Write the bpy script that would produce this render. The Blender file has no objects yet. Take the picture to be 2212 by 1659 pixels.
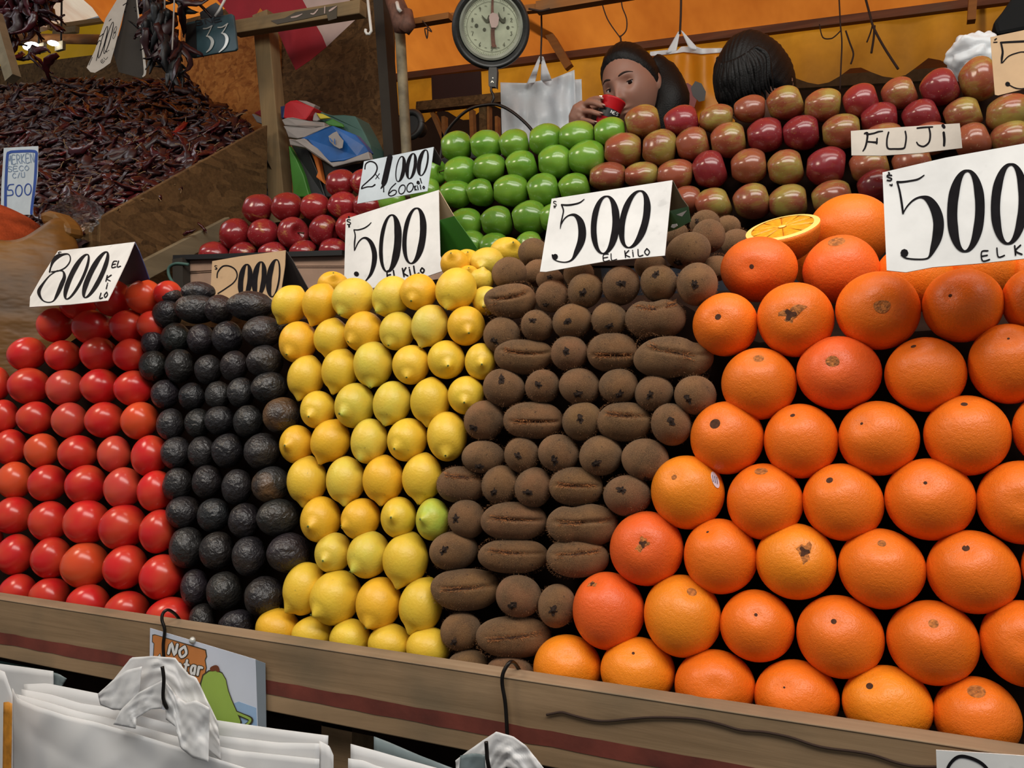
import bpy, bmesh, math, random
import numpy as np
from mathutils import Vector, Matrix, Quaternion, noise as mnoise

# ---------------------------------------------------------------- camera, world, lights, exposure
W, H, F = 2212.0, 1659.0, 1788.0
TH = math.atan(1788.0 / 3866.0)            # the camera looks a little to the left of the stall's normal
PH = math.atan(40.5 / 1788.0)
CAM = np.array([0.0, 0.0, 1.25])
fw = np.array([-math.sin(TH) * math.cos(PH), math.cos(TH) * math.cos(PH), math.sin(PH)])
rt = np.array([math.cos(TH), math.sin(TH), 0.0])
up = np.cross(rt, fw)
scene = bpy.context.scene
C = scene.collection
cd = bpy.data.cameras.new('camera'); cam = bpy.data.objects.new('camera', cd); C.objects.link(cam)
cam.location = CAM; cam.rotation_euler = (math.pi / 2 + PH, 0, TH)
cd.sensor_width = 36; cd.lens = F / W * 36; cd.clip_start = 0.02
scene.camera = cam
scene.view_settings.view_transform = 'Standard'
scene.view_settings.look = 'None'
scene.view_settings.gamma = 1
scene.view_settings.use_curve_mapping = False
scene.view_settings.exposure = 0.0

wd = bpy.data.worlds.new('world'); scene.world = wd; wd.use_nodes = True
bg = wd.node_tree.nodes['Background']
bg.inputs['Color'].default_value = (0.86, 0.93, 1.0, 1); bg.inputs['Strength'].default_value = 0.19

def area(name, loc, target, sx, sy, power, col, spread=math.pi):
    l = bpy.data.lights.new(name, 'AREA'); l.shape = 'RECTANGLE'; l.size = sx; l.size_y = sy
    l.energy = power; l.color = col; l.spread = spread
    o = bpy.data.objects.new(name, l); C.objects.link(o); o.location = loc
    o.rotation_euler = (Vector(target) - Vector(loc)).to_track_quat('-Z', 'Y').to_euler()
    return o
area('aisle_skylight', (0.5, -0.30, 3.2), (0.1, 1.0, 1.1), 3.2, .8, 70, (1.0, 0.95, 0.88))
area('aisle_lamp', (-1.9, 0.1, 2.7), (-0.4, 1.2, 1.0), 0.5, 0.5, 13, (1.0, 0.86, 0.68))
area('stall_lamp', (0.1, 1.15, 2.75), (0.0, 1.5, 1.3), 1.8, 0.25, 7, (1.0, 0.94, 0.85))
area('neighbour_lamp', (-2.9, 1.2, 2.9), (-2.6, 2.0, 1.6), 0.6, 0.4, 3.2, (0.95, 0.95, 1.0))
sun = bpy.data.lights.new('sun', 'SUN'); sun.energy = 3.0; sun.angle = 0.2; sun.color = (1, 0.95, 0.85)
so = bpy.data.objects.new('sun', sun); C.objects.link(so); so.rotation_euler = (math.radians(-48), math.radians(10), 0)

rnd = random.Random(7)
nr = np.random.RandomState(11)

# ---------------------------------------------------------------- pixel -> place
def ray(px, py):
    return fw + (px - 1106.0) / F * rt - (py - 829.5) / F * up
def onY(px, py, Y):                        # the point at stall depth Y seen at a pixel
    r = ray(px, py); return CAM + r * (Y / r[1])
def onP(px, py, p0, n):                    # on any plane
    r = ray(px, py); return CAM + r * (np.dot(np.array(p0) - CAM, n) / np.dot(r, n))
def onZ(px, py, z):
    r = ray(px, py); return CAM + r * ((z - CAM[2]) / r[2])
def proj(v):                               # points (N,3) -> pixels
    d = v - CAM; z = d @ fw
    return 1106.0 + F * (d @ rt) / z, 829.5 - F * (d @ up) / z
def depth(p): return float(np.dot(p - CAM, fw))
def cr(ox, oy, s=3.6867):                  # picks given in an enlarged cut of the photo
    return lambda x, y: (ox + x / s, oy + y / s)

# ---------------------------------------------------------------- objects
def obj(name, verts, faces, mat, parent=None, smooth=True, loc=None, rot=None):
    me = bpy.data.meshes.new(name)
    me.from_pydata([tuple(map(float, v)) for v in verts], [], [tuple(map(int, f)) for f in faces])
    if smooth: me.shade_smooth()
    if mat: me.materials.append(mat)
    me.update()
    o = bpy.data.objects.new(name, me); C.objects.link(o)
    if parent: o.parent = parent
    if loc is not None: o.location = tuple(map(float, loc))
    if rot is not None: o.rotation_mode = 'QUATERNION'; o.rotation_quaternion = rot
    return o
def tag(o, label, cat, group=None, kind=None):
    o['label'] = label; o['category'] = cat
    if group: o['group'] = group
    if kind: o['kind'] = kind
    return o
def struct(o): o['kind'] = 'structure'; return o
def empty(name, loc, label=None, cat=None, group=None):
    o = bpy.data.objects.new(name, None); C.objects.link(o); o.location = tuple(map(float, loc)); o.empty_display_size = .05
    if label: tag(o, label, cat, group)
    return o
def child(o, parent):                      # world-built mesh under an Empty that only has a location
    o.parent = parent; o.location = -Vector(parent.location) if parent.type == 'EMPTY' else (0, 0, 0)
    return o
def mod(o, kind, **k):
    m = o.modifiers.new(kind.lower(), kind)
    for a, b in k.items(): setattr(m, a, b)
    return m
def V(p): return Vector(tuple(map(float, p)))

class MB:                                  # gathers shapes of ONE part
    def __init__(s): s.v = []; s.f = []
    def add(s, v, f):
        n = len(s.v); s.v += [tuple(map(float, q)) for q in v]; s.f += [tuple(int(i) + n for i in q) for q in f]; return s
    def beam(s, p0, p1, w, t, side=(0, 1, 0)):          # box between two points; w across, t along side
        p0, p1 = V(p0), V(p1); d = (p1 - p0).normalized(); sd = Vector(side); sd = (sd - d * sd.dot(d)).normalized(); c = d.cross(sd)
        v = [p + c * (a * w / 2) + sd * (b * t / 2) for p in (p0, p1) for a, b in ((-1, -1), (1, -1), (1, 1), (-1, 1))]
        return s.add(v, [(0, 1, 2, 3), (7, 6, 5, 4), (0, 4, 5, 1), (1, 5, 6, 2), (2, 6, 7, 3), (3, 7, 4, 0)])
    def box(s, a, b):
        x0, y0, z0 = a; x1, y1, z1 = b
        v = [(x0, y0, z0), (x1, y0, z0), (x1, y1, z0), (x0, y1, z0), (x0, y0, z1), (x1, y0, z1), (x1, y1, z1), (x0, y1, z1)]
        return s.add(v, [(0, 3, 2, 1), (4, 5, 6, 7), (0, 1, 5, 4), (1, 2, 6, 5), (2, 3, 7, 6), (3, 0, 4, 7)])
    def tube(s, pts, r, n=8, cap=True):
        P = [V(p) for p in pts]; R = r if isinstance(r, (list, tuple)) else [r] * len(P)
        rings = []; prev = None
        for i, p in enumerate(P):
            d = (P[min(i + 1, len(P) - 1)] - P[max(i - 1, 0)]).normalized()
            if prev is None:
                a = Vector((0, 0, 1)) if abs(d.z) < .9 else Vector((1, 0, 0)); u = d.cross(a).normalized()
            else: u = (prev - d * prev.dot(d)).normalized()
            prev = u; w = d.cross(u)
            rings.append([p + (u * math.cos(2 * math.pi * k / n) + w * math.sin(2 * math.pi * k / n)) * R[i] for k in range(n)])
        v = [q for g in rings for q in g]; f = []
        for i in range(len(P) - 1):
            for k in range(n):
                a = i * n + k; b = i * n + (k + 1) % n; f.append((a, b, b + n, a + n))
        if cap: f.append(tuple(range(n))[::-1]); f.append(tuple(range(len(v) - n, len(v))))
        return s.add(v, f)
    def ball(s, c, r, nu=12, nv=8):
        D, Fc = sphere(nu, nv); r = np.array(r if hasattr(r, '__len__') else (r,) * 3)
        return s.add(D * r + np.array(c), Fc)
    def prism(s, pts, nrm, t):             # closed outline (3D points, flat) with thickness t along nrm
        n = len(pts); P = [V(p) for p in pts]; N = V(nrm).normalized() * t
        return s.add(P + [p + N for p in P], [tuple(range(n))[::-1], tuple(range(n, 2 * n))] + [(i, (i + 1) % n, (i + 1) % n + n, i + n) for i in range(n)])
    def build(s, name, mat, parent=None, smooth=False, bevel=0, world=True):
        o = obj(name, s.v, s.f, mat, None, smooth)
        if parent: child(o, parent)
        if bevel: mod(o, 'BEVEL', width=bevel, segments=2, limit_method='ANGLE')
        return o

_sph = {}
def sphere(nu, nv):
    if (nu, nv) in _sph: return _sph[(nu, nv)]
    v = [(0, 0, 1)]; f = []
    for j in range(1, nv):
        t = math.pi * j / nv
        for i in range(nu):
            p = 2 * math.pi * i / nu; v.append((math.sin(t) * math.cos(p), math.sin(t) * math.sin(p), math.cos(t)))
    v.append((0, 0, -1)); L = len(v) - 1
    for i in range(nu): f.append((0, 1 + i, 1 + (i + 1) % nu))
    for j in range(nv - 2):
        for i in range(nu):
            a = 1 + j * nu + i; b = 1 + j * nu + (i + 1) % nu; f.append((a, a + nu, b + nu, b))
    for i in range(nu): f.append((L, 1 + (nv - 2) * nu + (i + 1) % nu, 1 + (nv - 2) * nu + i))
    _sph[(nu, nv)] = (np.array(v, float), f); return _sph[(nu, nv)]
def pathpts(pts, n=6, closed=False):       # Catmull-Rom through 2D/3D/nD points
    P = [np.array(p, float) for p in pts]; out = []; m = len(P)
    rng = range(m) if closed else range(m - 1)
    for i in rng:
        if closed: a, b, c, d = P[i - 1], P[i], P[(i + 1) % m], P[(i + 2) % m]
        else: a, b, c, d = P[max(i - 1, 0)], P[i], P[i + 1], P[min(i + 2, m - 1)]
        for k in range(n):
            t = k / n
            out.append(.5 * ((2 * b) + (-a + c) * t + (2 * a - 5 * b + 4 * c - d) * t * t + (-a + 3 * b - 3 * c + d) * t ** 3))
    if not closed: out.append(P[-1])
    return out
ORD = ['', 'first', 'second', 'third', 'fourth', 'fifth', 'sixth', 'seventh', 'eighth', 'ninth', 'tenth', 'eleventh', 'twelfth', 'thirteenth', 'fourteenth']

# ---------------------------------------------------------------- materials
def lin(c):                                # sRGB 0-255 -> linear
    return tuple((x / 255 / 12.92) if x / 255 <= .04045 else ((x / 255 + .055) / 1.055) ** 2.4 for x in c) + (1,)
class N:
    def __init__(s, name):
        s.m = bpy.data.materials.new(name); s.m.use_nodes = True; s.t = s.m.node_tree; s.b = s.t.nodes['Principled BSDF']
    def n(s, typ, **k):
        q = s.t.nodes.new(typ)
        for a, b in k.items():
            if a in q.inputs.keys() if hasattr(q.inputs, 'keys') else False: q.inputs[a].default_value = b
            else: setattr(q, a, b)
        return q
    def l(s, a, b): s.t.links.new(a, b)
    def coord(s, scale=(1, 1, 1), out='Object'):
        tc = s.n('ShaderNodeTexCoord'); mp = s.n('ShaderNodeMapping'); mp.inputs['Scale'].default_value = scale
        s.l(tc.outputs[out], mp.inputs['Vector']); return mp.outputs[0]
    def noise(s, vec, scale, detail=4, rough=.5, dist=0):
        q = s.n('ShaderNodeTexNoise'); q.inputs['Scale'].default_value = scale; q.inputs['Detail'].default_value = detail
        q.inputs['Roughness'].default_value = rough; q.inputs['Distortion'].default_value = dist; s.l(vec, q.inputs['Vector']); return q
    def ramp(s, fac, stops, interp='LINEAR'):
        q = s.n('ShaderNodeValToRGB'); e = q.color_ramp.elements; q.color_ramp.interpolation = interp
        while len(e) < len(stops): e.new(.5)
        for i, (p, c) in enumerate(stops): e[i].position = p; e[i].color = c if len(c) == 4 else tuple(c) + (1,)
        s.l(fac, q.inputs[0]); return q.outputs[0]
    def mix(s, fac, a, b, mode='MIX'):
        q = s.n('ShaderNodeMix', data_type='RGBA', blend_type=mode)
        for v, i in ((fac, 0), (a, 6), (b, 7)):
            if hasattr(v, 'is_linked'): s.l(v, q.inputs[i])
            else: q.inputs[i].default_value = v
        return q.outputs[2]
    def bump(s, h, strength=.3, dist=.001, nrm=None):
        q = s.n('ShaderNodeBump'); q.inputs['Strength'].default_value = strength; q.inputs['Distance'].default_value = dist
        s.l(h, q.inputs['Height'])
        if nrm: s.l(nrm, q.inputs['Normal'])
        s.l(q.outputs[0], s.b.inputs['Normal']); return q.outputs[0]
    def set(s, **k):
        for a, v in k.items():
            i = s.b.inputs[a.replace('_', ' ')]
            if hasattr(v, 'is_linked'): s.l(v, i)
            else: i.default_value = v
        return s
    def objcol(s):
        q = s.n('ShaderNodeObjectInfo'); return q
G = (.5, .5, .5, 1)
def simple(name, rgb, rough=.6, var=.15, vscale=12, bump=0, bscale=60, **k):
    q = N(name); v = q.coord(); c = lin(rgb)
    nz = q.noise(v, vscale, 4)
    dark = tuple(x * (1 - var) for x in c[:3]) + (1,); lite = tuple(min(1, x * (1 + var)) for x in c[:3]) + (1,)
    q.set(Base_Color=q.ramp(nz.outputs[0], [(.3, dark), (.7, lite)]), Roughness=rough, **k)
    if bump: q.bump(q.noise(v, bscale, 3).outputs[0], bump, .002)
    return q.m
def translucent(name, rgb, weight=.5, rough=.6, bump=0, bscale=10, dark=None, var=.12, vscale=4, scale=(1, 1, 1)):
    q = N(name); v = q.coord(scale); c = lin(rgb)
    nz = q.noise(v, vscale, 5, .6)
    col = q.ramp(nz.outputs[0], [(.3, lin(dark) if dark else tuple(x * (1 - var) for x in c[:3]) + (1,)), (.7, c)])
    q.set(Base_Color=col, Roughness=rough)
    t = q.n('ShaderNodeBsdfTranslucent'); q.l(col, t.inputs['Color'])
    mx = q.n('ShaderNodeMixShader'); mx.inputs[0].default_value = weight
    q.l(q.b.outputs[0], mx.inputs[1]); q.l(t.outputs[0], mx.inputs[2])
    q.l(mx.outputs[0], q.t.nodes['Material Output'].inputs['Surface'])
    if bump:
        nb = q.bump(q.noise(v, bscale, 3).outputs[0], bump, .01); q.l(nb, t.inputs['Normal'])
    return q.m

def m_orange():
    q = N('orange_peel'); oi = q.objcol(); v = q.coord()
    big = q.noise(v, 9, 2); c2 = q.mix(big.outputs[0], oi.outputs['Color'], (.93, .27, .012, 1))
    col = q.mix(q.ramp(big.outputs[0], [(.45, (0, 0, 0)), (.75, (.55, .55, .55))]), oi.outputs['Color'], c2)
    vo = q.n('ShaderNodeTexVoronoi'); vo.inputs['Scale'].default_value = 560; q.l(v, vo.inputs['Vector'])
    pit = q.ramp(vo.outputs['Distance'], [(.0, (0, 0, 0)), (.45, (1, 1, 1))])
    n2 = q.noise(v, 260, 3)
    b1 = q.bump(pit, .40, .0006); b = q.bump(n2.outputs[0], .42, .0013, b1)
    q.set(Base_Color=col, Roughness=.40, Subsurface_Weight=.08, Subsurface_Radius=(.02, .008, .002), Subsurface_Scale=.3, Coat_Weight=.05, Coat_Roughness=.3, Specular_IOR_Level=.4)
    return q.m
def m_lemon():
    q = N('lemon_peel'); oi = q.objcol(); v = q.coord(); tc = q.n('ShaderNodeTexCoord')
    sp = q.n('ShaderNodeSeparateXYZ'); q.l(tc.outputs['Object'], sp.inputs[0])
    big = q.noise(v, 30, 3)
    blot = q.ramp(big.outputs[0], [(.35, (0, 0, 0)), (.7, (.5, .5, .5))])
    col = q.mix(blot, oi.outputs['Color'], (.80, .46, .03, 1))
    spk = q.ramp(q.noise(v, 160, 2).outputs[0], [(.70, (0, 0, 0)), (.78, (.5, .5, .5))])
    col = q.mix(spk, col, (.35, .25, .04, 1))
    tip = q.n('ShaderNodeMapRange'); tip.inputs[1].default_value = .030; tip.inputs[2].default_value = .046; q.l(sp.outputs[2], tip.inputs[0])
    mul = q.n('ShaderNodeMath', operation='MULTIPLY'); q.l(tip.outputs[0], mul.inputs[0]); q.l(oi.outputs['Alpha'], mul.inputs[1])
    col = q.mix(mul.outputs[0], col, (.42, .58, .10, 1))
    b = q.bump(q.noise(v, 300, 3).outputs[0], .32, .0013)
    q.set(Base_Color=col, Roughness=.42, Subsurface_Weight=.06, Subsurface_Radius=(.02, .012, .002), Subsurface_Scale=.3)
    return q.m
def m_tomato():
    q = N('tomato_skin'); oi = q.objcol(); v = q.coord()
    col = q.mix(q.ramp(q.noise(v, 22, 2).outputs[0], [(.4, (0, 0, 0)), (.75, (.6, .6, .6))]), oi.outputs['Color'], (.62, .10, .03, 1))
    q.bump(q.noise(v, 40, 2).outputs[0], .05, .003)
    q.set(Base_Color=col, Roughness=.24, Subsurface_Weight=.10, Subsurface_Radius=(.02, .004, .002), Subsurface_Scale=.3)
    return q.m
def m_avocado():
    q = N('avocado_skin'); oi = q.objcol(); v = q.coord()
    n1 = q.noise(v, 170, 3, .5, .5); n2 = q.noise(v, 26, 3)
    col = q.mix(q.ramp(n2.outputs[0], [(.52, (0, 0, 0)), (.72, (1, 1, 1))]), oi.outputs['Color'], (.036, .028, .022, 1))
    patch = q.ramp(q.noise(v, 14, 3).outputs[0], [(.50, (0, 0, 0)), (.66, (.85, .85, .85))])
    inv = q.n('ShaderNodeMath', operation='SUBTRACT'); inv.inputs[0].default_value = 1; q.l(oi.outputs['Alpha'], inv.inputs[1])
    m2 = q.n('ShaderNodeMath', operation='MULTIPLY'); q.l(patch, m2.inputs[0]); q.l(inv.outputs[0], m2.inputs[1])
    col = q.mix(m2.outputs[0], col, (.16, .08, .03, 1))
    q.bump(n1.outputs[0], .75, .0040)
    q.set(Base_Color=col, Roughness=.38, Specular_IOR_Level=.6)
    return q.m
def m_kiwi():
    q = N('kiwi_skin'); oi = q.objcol(); v = q.coord()
    n1 = q.noise(v, 900, 3, .8); n2 = q.noise(v, 24, 4)
    col = q.mix(q.ramp(n2.outputs[0], [(.42, (0, 0, 0)), (.62, (1, 1, 1))]), oi.outputs['Color'], (.085, .047, .025, 1))
    col = q.mix(q.ramp(n1.outputs[0], [(.42, (0, 0, 0)), (.72, (.75, .75, .75))]), col, (.33, .19, .09, 1))
    col = q.mix(q.ramp(q.noise(v, 210, 2).outputs[0], [(.68, (0, 0, 0)), (.74, (.8, .8, .8))]), col, (.05, .03, .02, 1))
    q.bump(n1.outputs[0], .75, .0018)
    q.set(Base_Color=col, Roughness=.9, Sheen_Weight=.32, Sheen_Roughness=.45, Sheen_Tint=(.8, .58, .4, 1), Specular_IOR_Level=.15)
    return q.m
def m_apple(name, other, thr, spec, rough=.22):
    q = N(name); oi = q.objcol(); v = q.coord((1, 1, .16)); v2 = q.coord()
    st = q.noise(v, 240, 4, .7); bg_ = q.noise(v2, 17, 2)
    ad = q.n('ShaderNodeMath', operation='MULTIPLY_ADD'); q.l(st.outputs[0], ad.inputs[0]); ad.inputs[1].default_value = .45; q.l(bg_.outputs[0], ad.inputs[2])
    a2 = q.n('ShaderNodeMath', operation='ADD'); q.l(ad.outputs[0], a2.inputs[0]); q.l(oi.outputs['Alpha'], a2.inputs[1])
    f = q.ramp(a2.outputs[0], [(thr, (0, 0, 0)), (min(.999, thr + .22), (1, 1, 1))])
    col = q.mix(f, other, oi.outputs['Color'])
    dots = q.ramp(q.noise(v2, 330, 1).outputs[0], [(.72, (0, 0, 0)), (.77, (.6, .6, .6))])
    col = q.mix(dots, col, spec)
    q.bump(q.noise(v2, 30, 2).outputs[0], .06, .003)
    q.set(Base_Color=col, Roughness=rough, Subsurface_Weight=.04, Subsurface_Scale=.2, Coat_Weight=.25, Coat_Roughness=.12)
    return q.m
def m_green():
    q = N('green_apple_skin'); oi = q.objcol(); v2 = q.coord()
    col = q.mix(q.ramp(q.noise(v2, 15, 2).outputs[0], [(.4, (0, 0, 0)), (.7, (.5, .5, .5))]), oi.outputs['Color'], (.24, .42, .05, 1))
    dots = q.ramp(q.noise(v2, 330, 1).outputs[0], [(.72, (0, 0, 0)), (.77, (.5, .5, .5))])
    col = q.mix(dots, col, (.42, .6, .2, 1))
    q.bump(q.noise(v2, 30, 2).outputs[0], .06, .003)
    q.set(Base_Color=col, Roughness=.22, Subsurface_Weight=.05, Subsurface_Scale=.2, Coat_Weight=.3, Coat_Roughness=.12)
    return q.m
def m_wood(name, a, b, axis=0, scale=26, rough=.75, stain=.4):
    q = N(name); sc = [1, 1, 1]; sc[axis] = .06; v = q.coord(tuple(sc)); w = q.coord()
    g = q.noise(v, scale, 6, .65, .5); s = q.noise(w, 7, 4)
    col = q.ramp(g.outputs[0], [(.3, lin(a)), (.7, lin(b))])
    col = q.mix(q.ramp(s.outputs[0], [(.5, (0, 0, 0)), (.7, (stain,) * 3)]), col, (.09, .085, .06, 1))
    q.bump(g.outputs[0], .4, .002); q.set(Base_Color=col, Roughness=rough, Specular_IOR_Level=.25)
    return q.m
def m_osb(name, a, b, c):
    q = N(name); v = q.coord((1, .35, 1)); w = q.coord((.4, 1, 1.2))
    nz = q.noise(v, 6, 3)
    ad = q.n('ShaderNodeMixRGB', blend_type='ADD'); ad.inputs[0].default_value = .18; q.l(v, ad.inputs[1]); q.l(nz.outputs['Color'], ad.inputs[2])
    vo = q.n('ShaderNodeTexVoronoi'); vo.inputs['Scale'].default_value = 58; vo.inputs['Randomness'].default_value = 1; q.l(ad.outputs[0], vo.inputs['Vector'])
    sp = q.n('ShaderNodeSeparateColor'); q.l(vo.outputs['Color'], sp.inputs[0])
    col = q.ramp(sp.outputs[0], [(.0, lin(a)), (.5, lin(b)), (1, lin(c))])
    n2 = q.noise(w, 95, 5, .7)
    col = q.mix(.45, col, q.ramp(n2.outputs[0], [(.3, lin(a)), (.7, lin(c))]))
    q.bump(n2.outputs[0], .3, .003); q.set(Base_Color=col, Roughness=.8, Specular_IOR_Level=.2)
    return q.m
def m_paper(name, rgb, spots=.0):
    q = N(name); v = q.coord(); c = lin(rgb)
    n1 = q.noise(v, 14, 5, .6)
    col = q.ramp(n1.outputs[0], [(.35, tuple(x * .86 for x in c[:3]) + (1,)), (.6, c)])
    col = q.mix(q.ramp(q.noise(v, 40, 3).outputs[0], [(.66, (0, 0, 0)), (.74, (.35,) * 3)]), col, tuple(x * .55 for x in c[:3]) + (1,))
    q.bump(q.noise(v, 25, 2).outputs[0], .15, .003)
    q.set(Base_Color=col, Roughness=.65, Specular_IOR_Level=.3); return q.m
M = dict(
    tarp2=translucent('sky_streaked_tarp', (250, 244, 228), .7, .5, .2, 3, (180, 100, 36), vscale=2.2, scale=(1, .12, 1)),  # white streaks paint in the bright sky showing through
    orange=m_orange(), lemon=m_lemon(), tomato=m_tomato(), avocado=m_avocado(), kiwi=m_kiwi(), green=m_green(),
    fuji=m_apple('blush_apple_skin', (.28, .215, .05, 1), .62, (.55, .40, .22, 1)),
    red=m_apple('red_apple_skin', (.62, .38, .10, 1), .40, (.62, .34, .2, 1), .2),
    navel=simple('navel_scar', (176, 104, 44), .8, .6, 260, .8, 500), pit=simple('navel_pit', (74, 38, 16), .9, .4, 300),
    tuft=simple('kiwi_blossom_end', (46, 30, 20), .95, .5, 500, .8, 900), crease=simple('kiwi_crease', (70, 42, 24), .95, .5, 300, .8, 700),
    stem=simple('fruit_stem', (70, 48, 26), .8), lemtip=simple('lemon_stem_scar', (96, 110, 50), .7),
    rail=m_wood('rail_wood', (116, 93, 67), (164, 136, 104)), railtop=m_wood('rail_edge_wood', (128, 104, 80), (160, 138, 112), stain=.5),
    redpaint=simple('worn_red_paint', (104, 46, 34), .7, .35, 18, .3, 60),
    fuzz=simple('kiwi_fuzz', (150, 106, 70), 1.0, .4, 60), fuzzl=simple('kiwi_crease_fuzz', (178, 118, 70), 1.0, .4, 60),
    board=simple('dark_shelf_board', (34, 21, 15), .95, .3, 20, Specular_IOR_Level=.1),
    post=m_wood('post_wood', (112, 92, 64), (140, 118, 84), 2), beamw=m_wood('crossbeam_wood', (118, 98, 68), (150, 126, 90)),
    greyw=m_wood('grey_wood', (110, 100, 78), (134, 122, 96), 1),
    osb=m_osb('osb_board', (60, 44, 26), (94, 70, 42), (120, 92, 58)), osb_lit=m_osb('osb_board_lit', (120, 66, 26), (168, 104, 48), (190, 130, 66)),
    white=m_paper('white_card', (226, 226, 224)), bluecard=m_paper('pale_blue_card', (196, 208, 216)), greycard=m_paper('grey_card', (188, 182, 172)),
    brown=m_paper('brown_cardboard', (186, 156, 120)), cardbox=m_paper('pinkish_cardboard', (168, 138, 118)),
    ink=simple('black_marker', (22, 20, 23), .85, .3, 60, Specular_IOR_Level=.1), bluei=simple('blue_marker', (44, 74, 150), .5), faint=simple('faded_marker', (120, 140, 165), .6),
    greendark=simple('dark_green_card', (30, 62, 30), .5, .2), greenback=simple('printed_green_card', (48, 112, 30), .5, .15), darkback=simple('dark_card_back', (34, 30, 30), .6), bluedark=simple('printed_blue_card', (30, 40, 90), .5),
    cream=simple('cream_card', (210, 186, 150), .6),
    bag=translucent('white_plastic_bag', (246, 246, 246), .28, .45, .08, 10, var=.04), bag2=translucent('translucent_grey_plastic', (150, 165, 168), .4, .3, .3, 14),
    bagy=translucent('yellow_plastic_bag', (236, 160, 24), .4, .45, .3, 10), bagw=translucent('white_market_bag', (240, 246, 250), .35, .35, .5, 18),
    tarp=translucent('orange_tarp', (240, 146, 56), .65, .5, 1.0, 4, (172, 84, 26), vscale=2.0, scale=(1, .3, 1)),  # darker noise paints the shadows of the folds into the orange
    valance=translucent('yellow_valance', (235, 160, 40), .6, .6, .3, 3, (170, 110, 24), vscale=3),
    ytarp=translucent('yellow_tarp', (232, 206, 60), .5, .5, .2, 3),
    wire=simple('dark_wire', (34, 30, 28), .4, .2, 50, Metallic=.6), rope=simple('dark_string', (52, 34, 24), .9), wstring=simple('grey_string', (150, 146, 140), .8),
    metal=simple('worn_black_metal', (40, 42, 42), .45, .5, 24, .2, 40), rim=simple('pale_rim', (138, 142, 128), .5, .2, 20), dial=simple('scale_dial', (170, 176, 152), .45, .2, 22),
    dialink=simple('dial_ink', (70, 72, 56), .7), rust=simple('rusty_metal', (104, 70, 56), .7, .4, 50, .3, 80), whitepl=simple('white_plastic_bit', (205, 205, 200), .4),
    pipe=simple('chipped_pipe', (128, 118, 92), .6, .45, 20, .3, 40), pipedark=simple('dark_channel', (44, 38, 30), .8),
    chilli=simple('dried_chilli_skin', (62, 18, 23), .26, .6, 18, .6, 45), chillid=simple('dark_chilli_skin', (44, 17, 20), .4, .5, 18, .5, 40),
    chillir=simple('bright_dried_chilli', (112, 22, 18), .3, .4, 20, .5, 45), cstem=simple('chilli_stem', (120, 96, 66), .8),
    powder=simple('red_spice', (136, 58, 30), 1.0, .45, 18, .8, 200, Specular_IOR_Level=.05), sack=translucent('amber_sack', (138, 94, 36), .2, .5, 1.0, 8, (78, 54, 24), vscale=4, scale=(1, 1, 2.4)),
    plate=simple('teal_plate', (48, 74, 82), .5, .25, 12), silver=simple('silver_numeral', (190, 192, 186), .35, .1, 20, Metallic=.3),
    redcloth=simple('red_cloth', (150, 26, 40), .8, .1), whitecloth=simple('pale_cloth', (180, 158, 150), .8, .1), ocloth=simple('orange_cloth', (200, 110, 40), .8),
    blue=simple('blue_plastic', (24, 84, 150), .35, .25, 12, .3, 20), greyp=simple('grey_plastic', (140, 134, 130), .5, .15, 10, .3, 20), redp=simple('red_plastic', (176, 28, 36), .35, .15, 10),
    greenp=simple('green_plastic', (60, 120, 40), .45), dullblack=simple('dull_black', (12, 13, 14), .8, Specular_IOR_Level=.2), blackp=simple('black_plastic', (22, 24, 26), .5), tealp=simple('teal_mesh', (62, 96, 88), .7), yellowp=simple('yellow_plastic', (196, 180, 50), .5), navy=simple('navy_plastic', (20, 36, 80), .4),
    darkpanel=simple('dark_panel', (44, 22, 20), .6), skin=simple('skin', (146, 106, 89), .5, .06, 20, Subsurface_Weight=.12, Subsurface_Scale=.05), hair=simple('black_hair', (8, 7, 7), .55, .4, 90, .5, 260, Specular_IOR_Level=.25),
    nail=simple('fingernail', (190, 150, 140), .3), eye=simple('eye_white', (200, 190, 184), .15, .03), iris=simple('dark_iris', (24, 14, 10), .1), brow=simple('eyebrow', (48, 34, 29), .9),
    shirt=simple('dark_top', (40, 46, 56), .9), jeans=simple('dark_trousers', (30, 34, 46), .9), cupred=simple('red_cup', (190, 24, 32), .35, .05), cupblack=simple('black_band', (18, 20, 20), .4),
    ltext=simple('white_print', (225, 225, 225), .5, .02), lips=simple('lips', (150, 76, 70), .4),
    pulp=simple('orange_pulp', (244, 164, 40), .25, .22, 130, .5, 200, Subsurface_Weight=.15, Subsurface_Scale=.05), pith=simple('orange_pith', (248, 214, 120), .5, .05), sticker=simple('fruit_sticker', (225, 215, 225), .4, .02), stext=simple('sticker_print', (110, 100, 120), .5),
    poster=simple('poster_paper', (206, 212, 226), .35, .06, 8), psign=simple('painted_sign', (196, 124, 66), .4, .12, 12), pgreen=simple('poster_green', (150, 178, 80), .4, .1), pdark=simple('poster_dark', (64, 56, 40), .5), pbrown=simple('poster_brown', (110, 58, 34), .5), skyb=simple('poster_blue', (150, 180, 215), .4, .1),
    sleeve=translucent('clear_sleeve', (150, 160, 170), .3, .2),
    clear=None, floor=simple('market_floor', (70, 68, 64), .7, .2, 5), concrete=simple('dim_back_wall', (70, 50, 32), .9, .3, 4), tbar=m_wood('tarp_bar_wood', (84, 50, 34), (124, 76, 50)), slat=m_wood('brown_slat', (120, 76, 36), (160, 104, 52)),
    led=None)
q = N('clear_film'); q.set(Base_Color=(.9, .95, .95, 1), Roughness=.12, Transmission_Weight=1.0, IOR=1.15, Alpha=.55); M['clear'] = q.m
q = N('lit_tube_or_gap'); q.set(Emission_Color=(.92, .95, 1, 1), Emission_Strength=14.0); M['led'] = q.m
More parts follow.
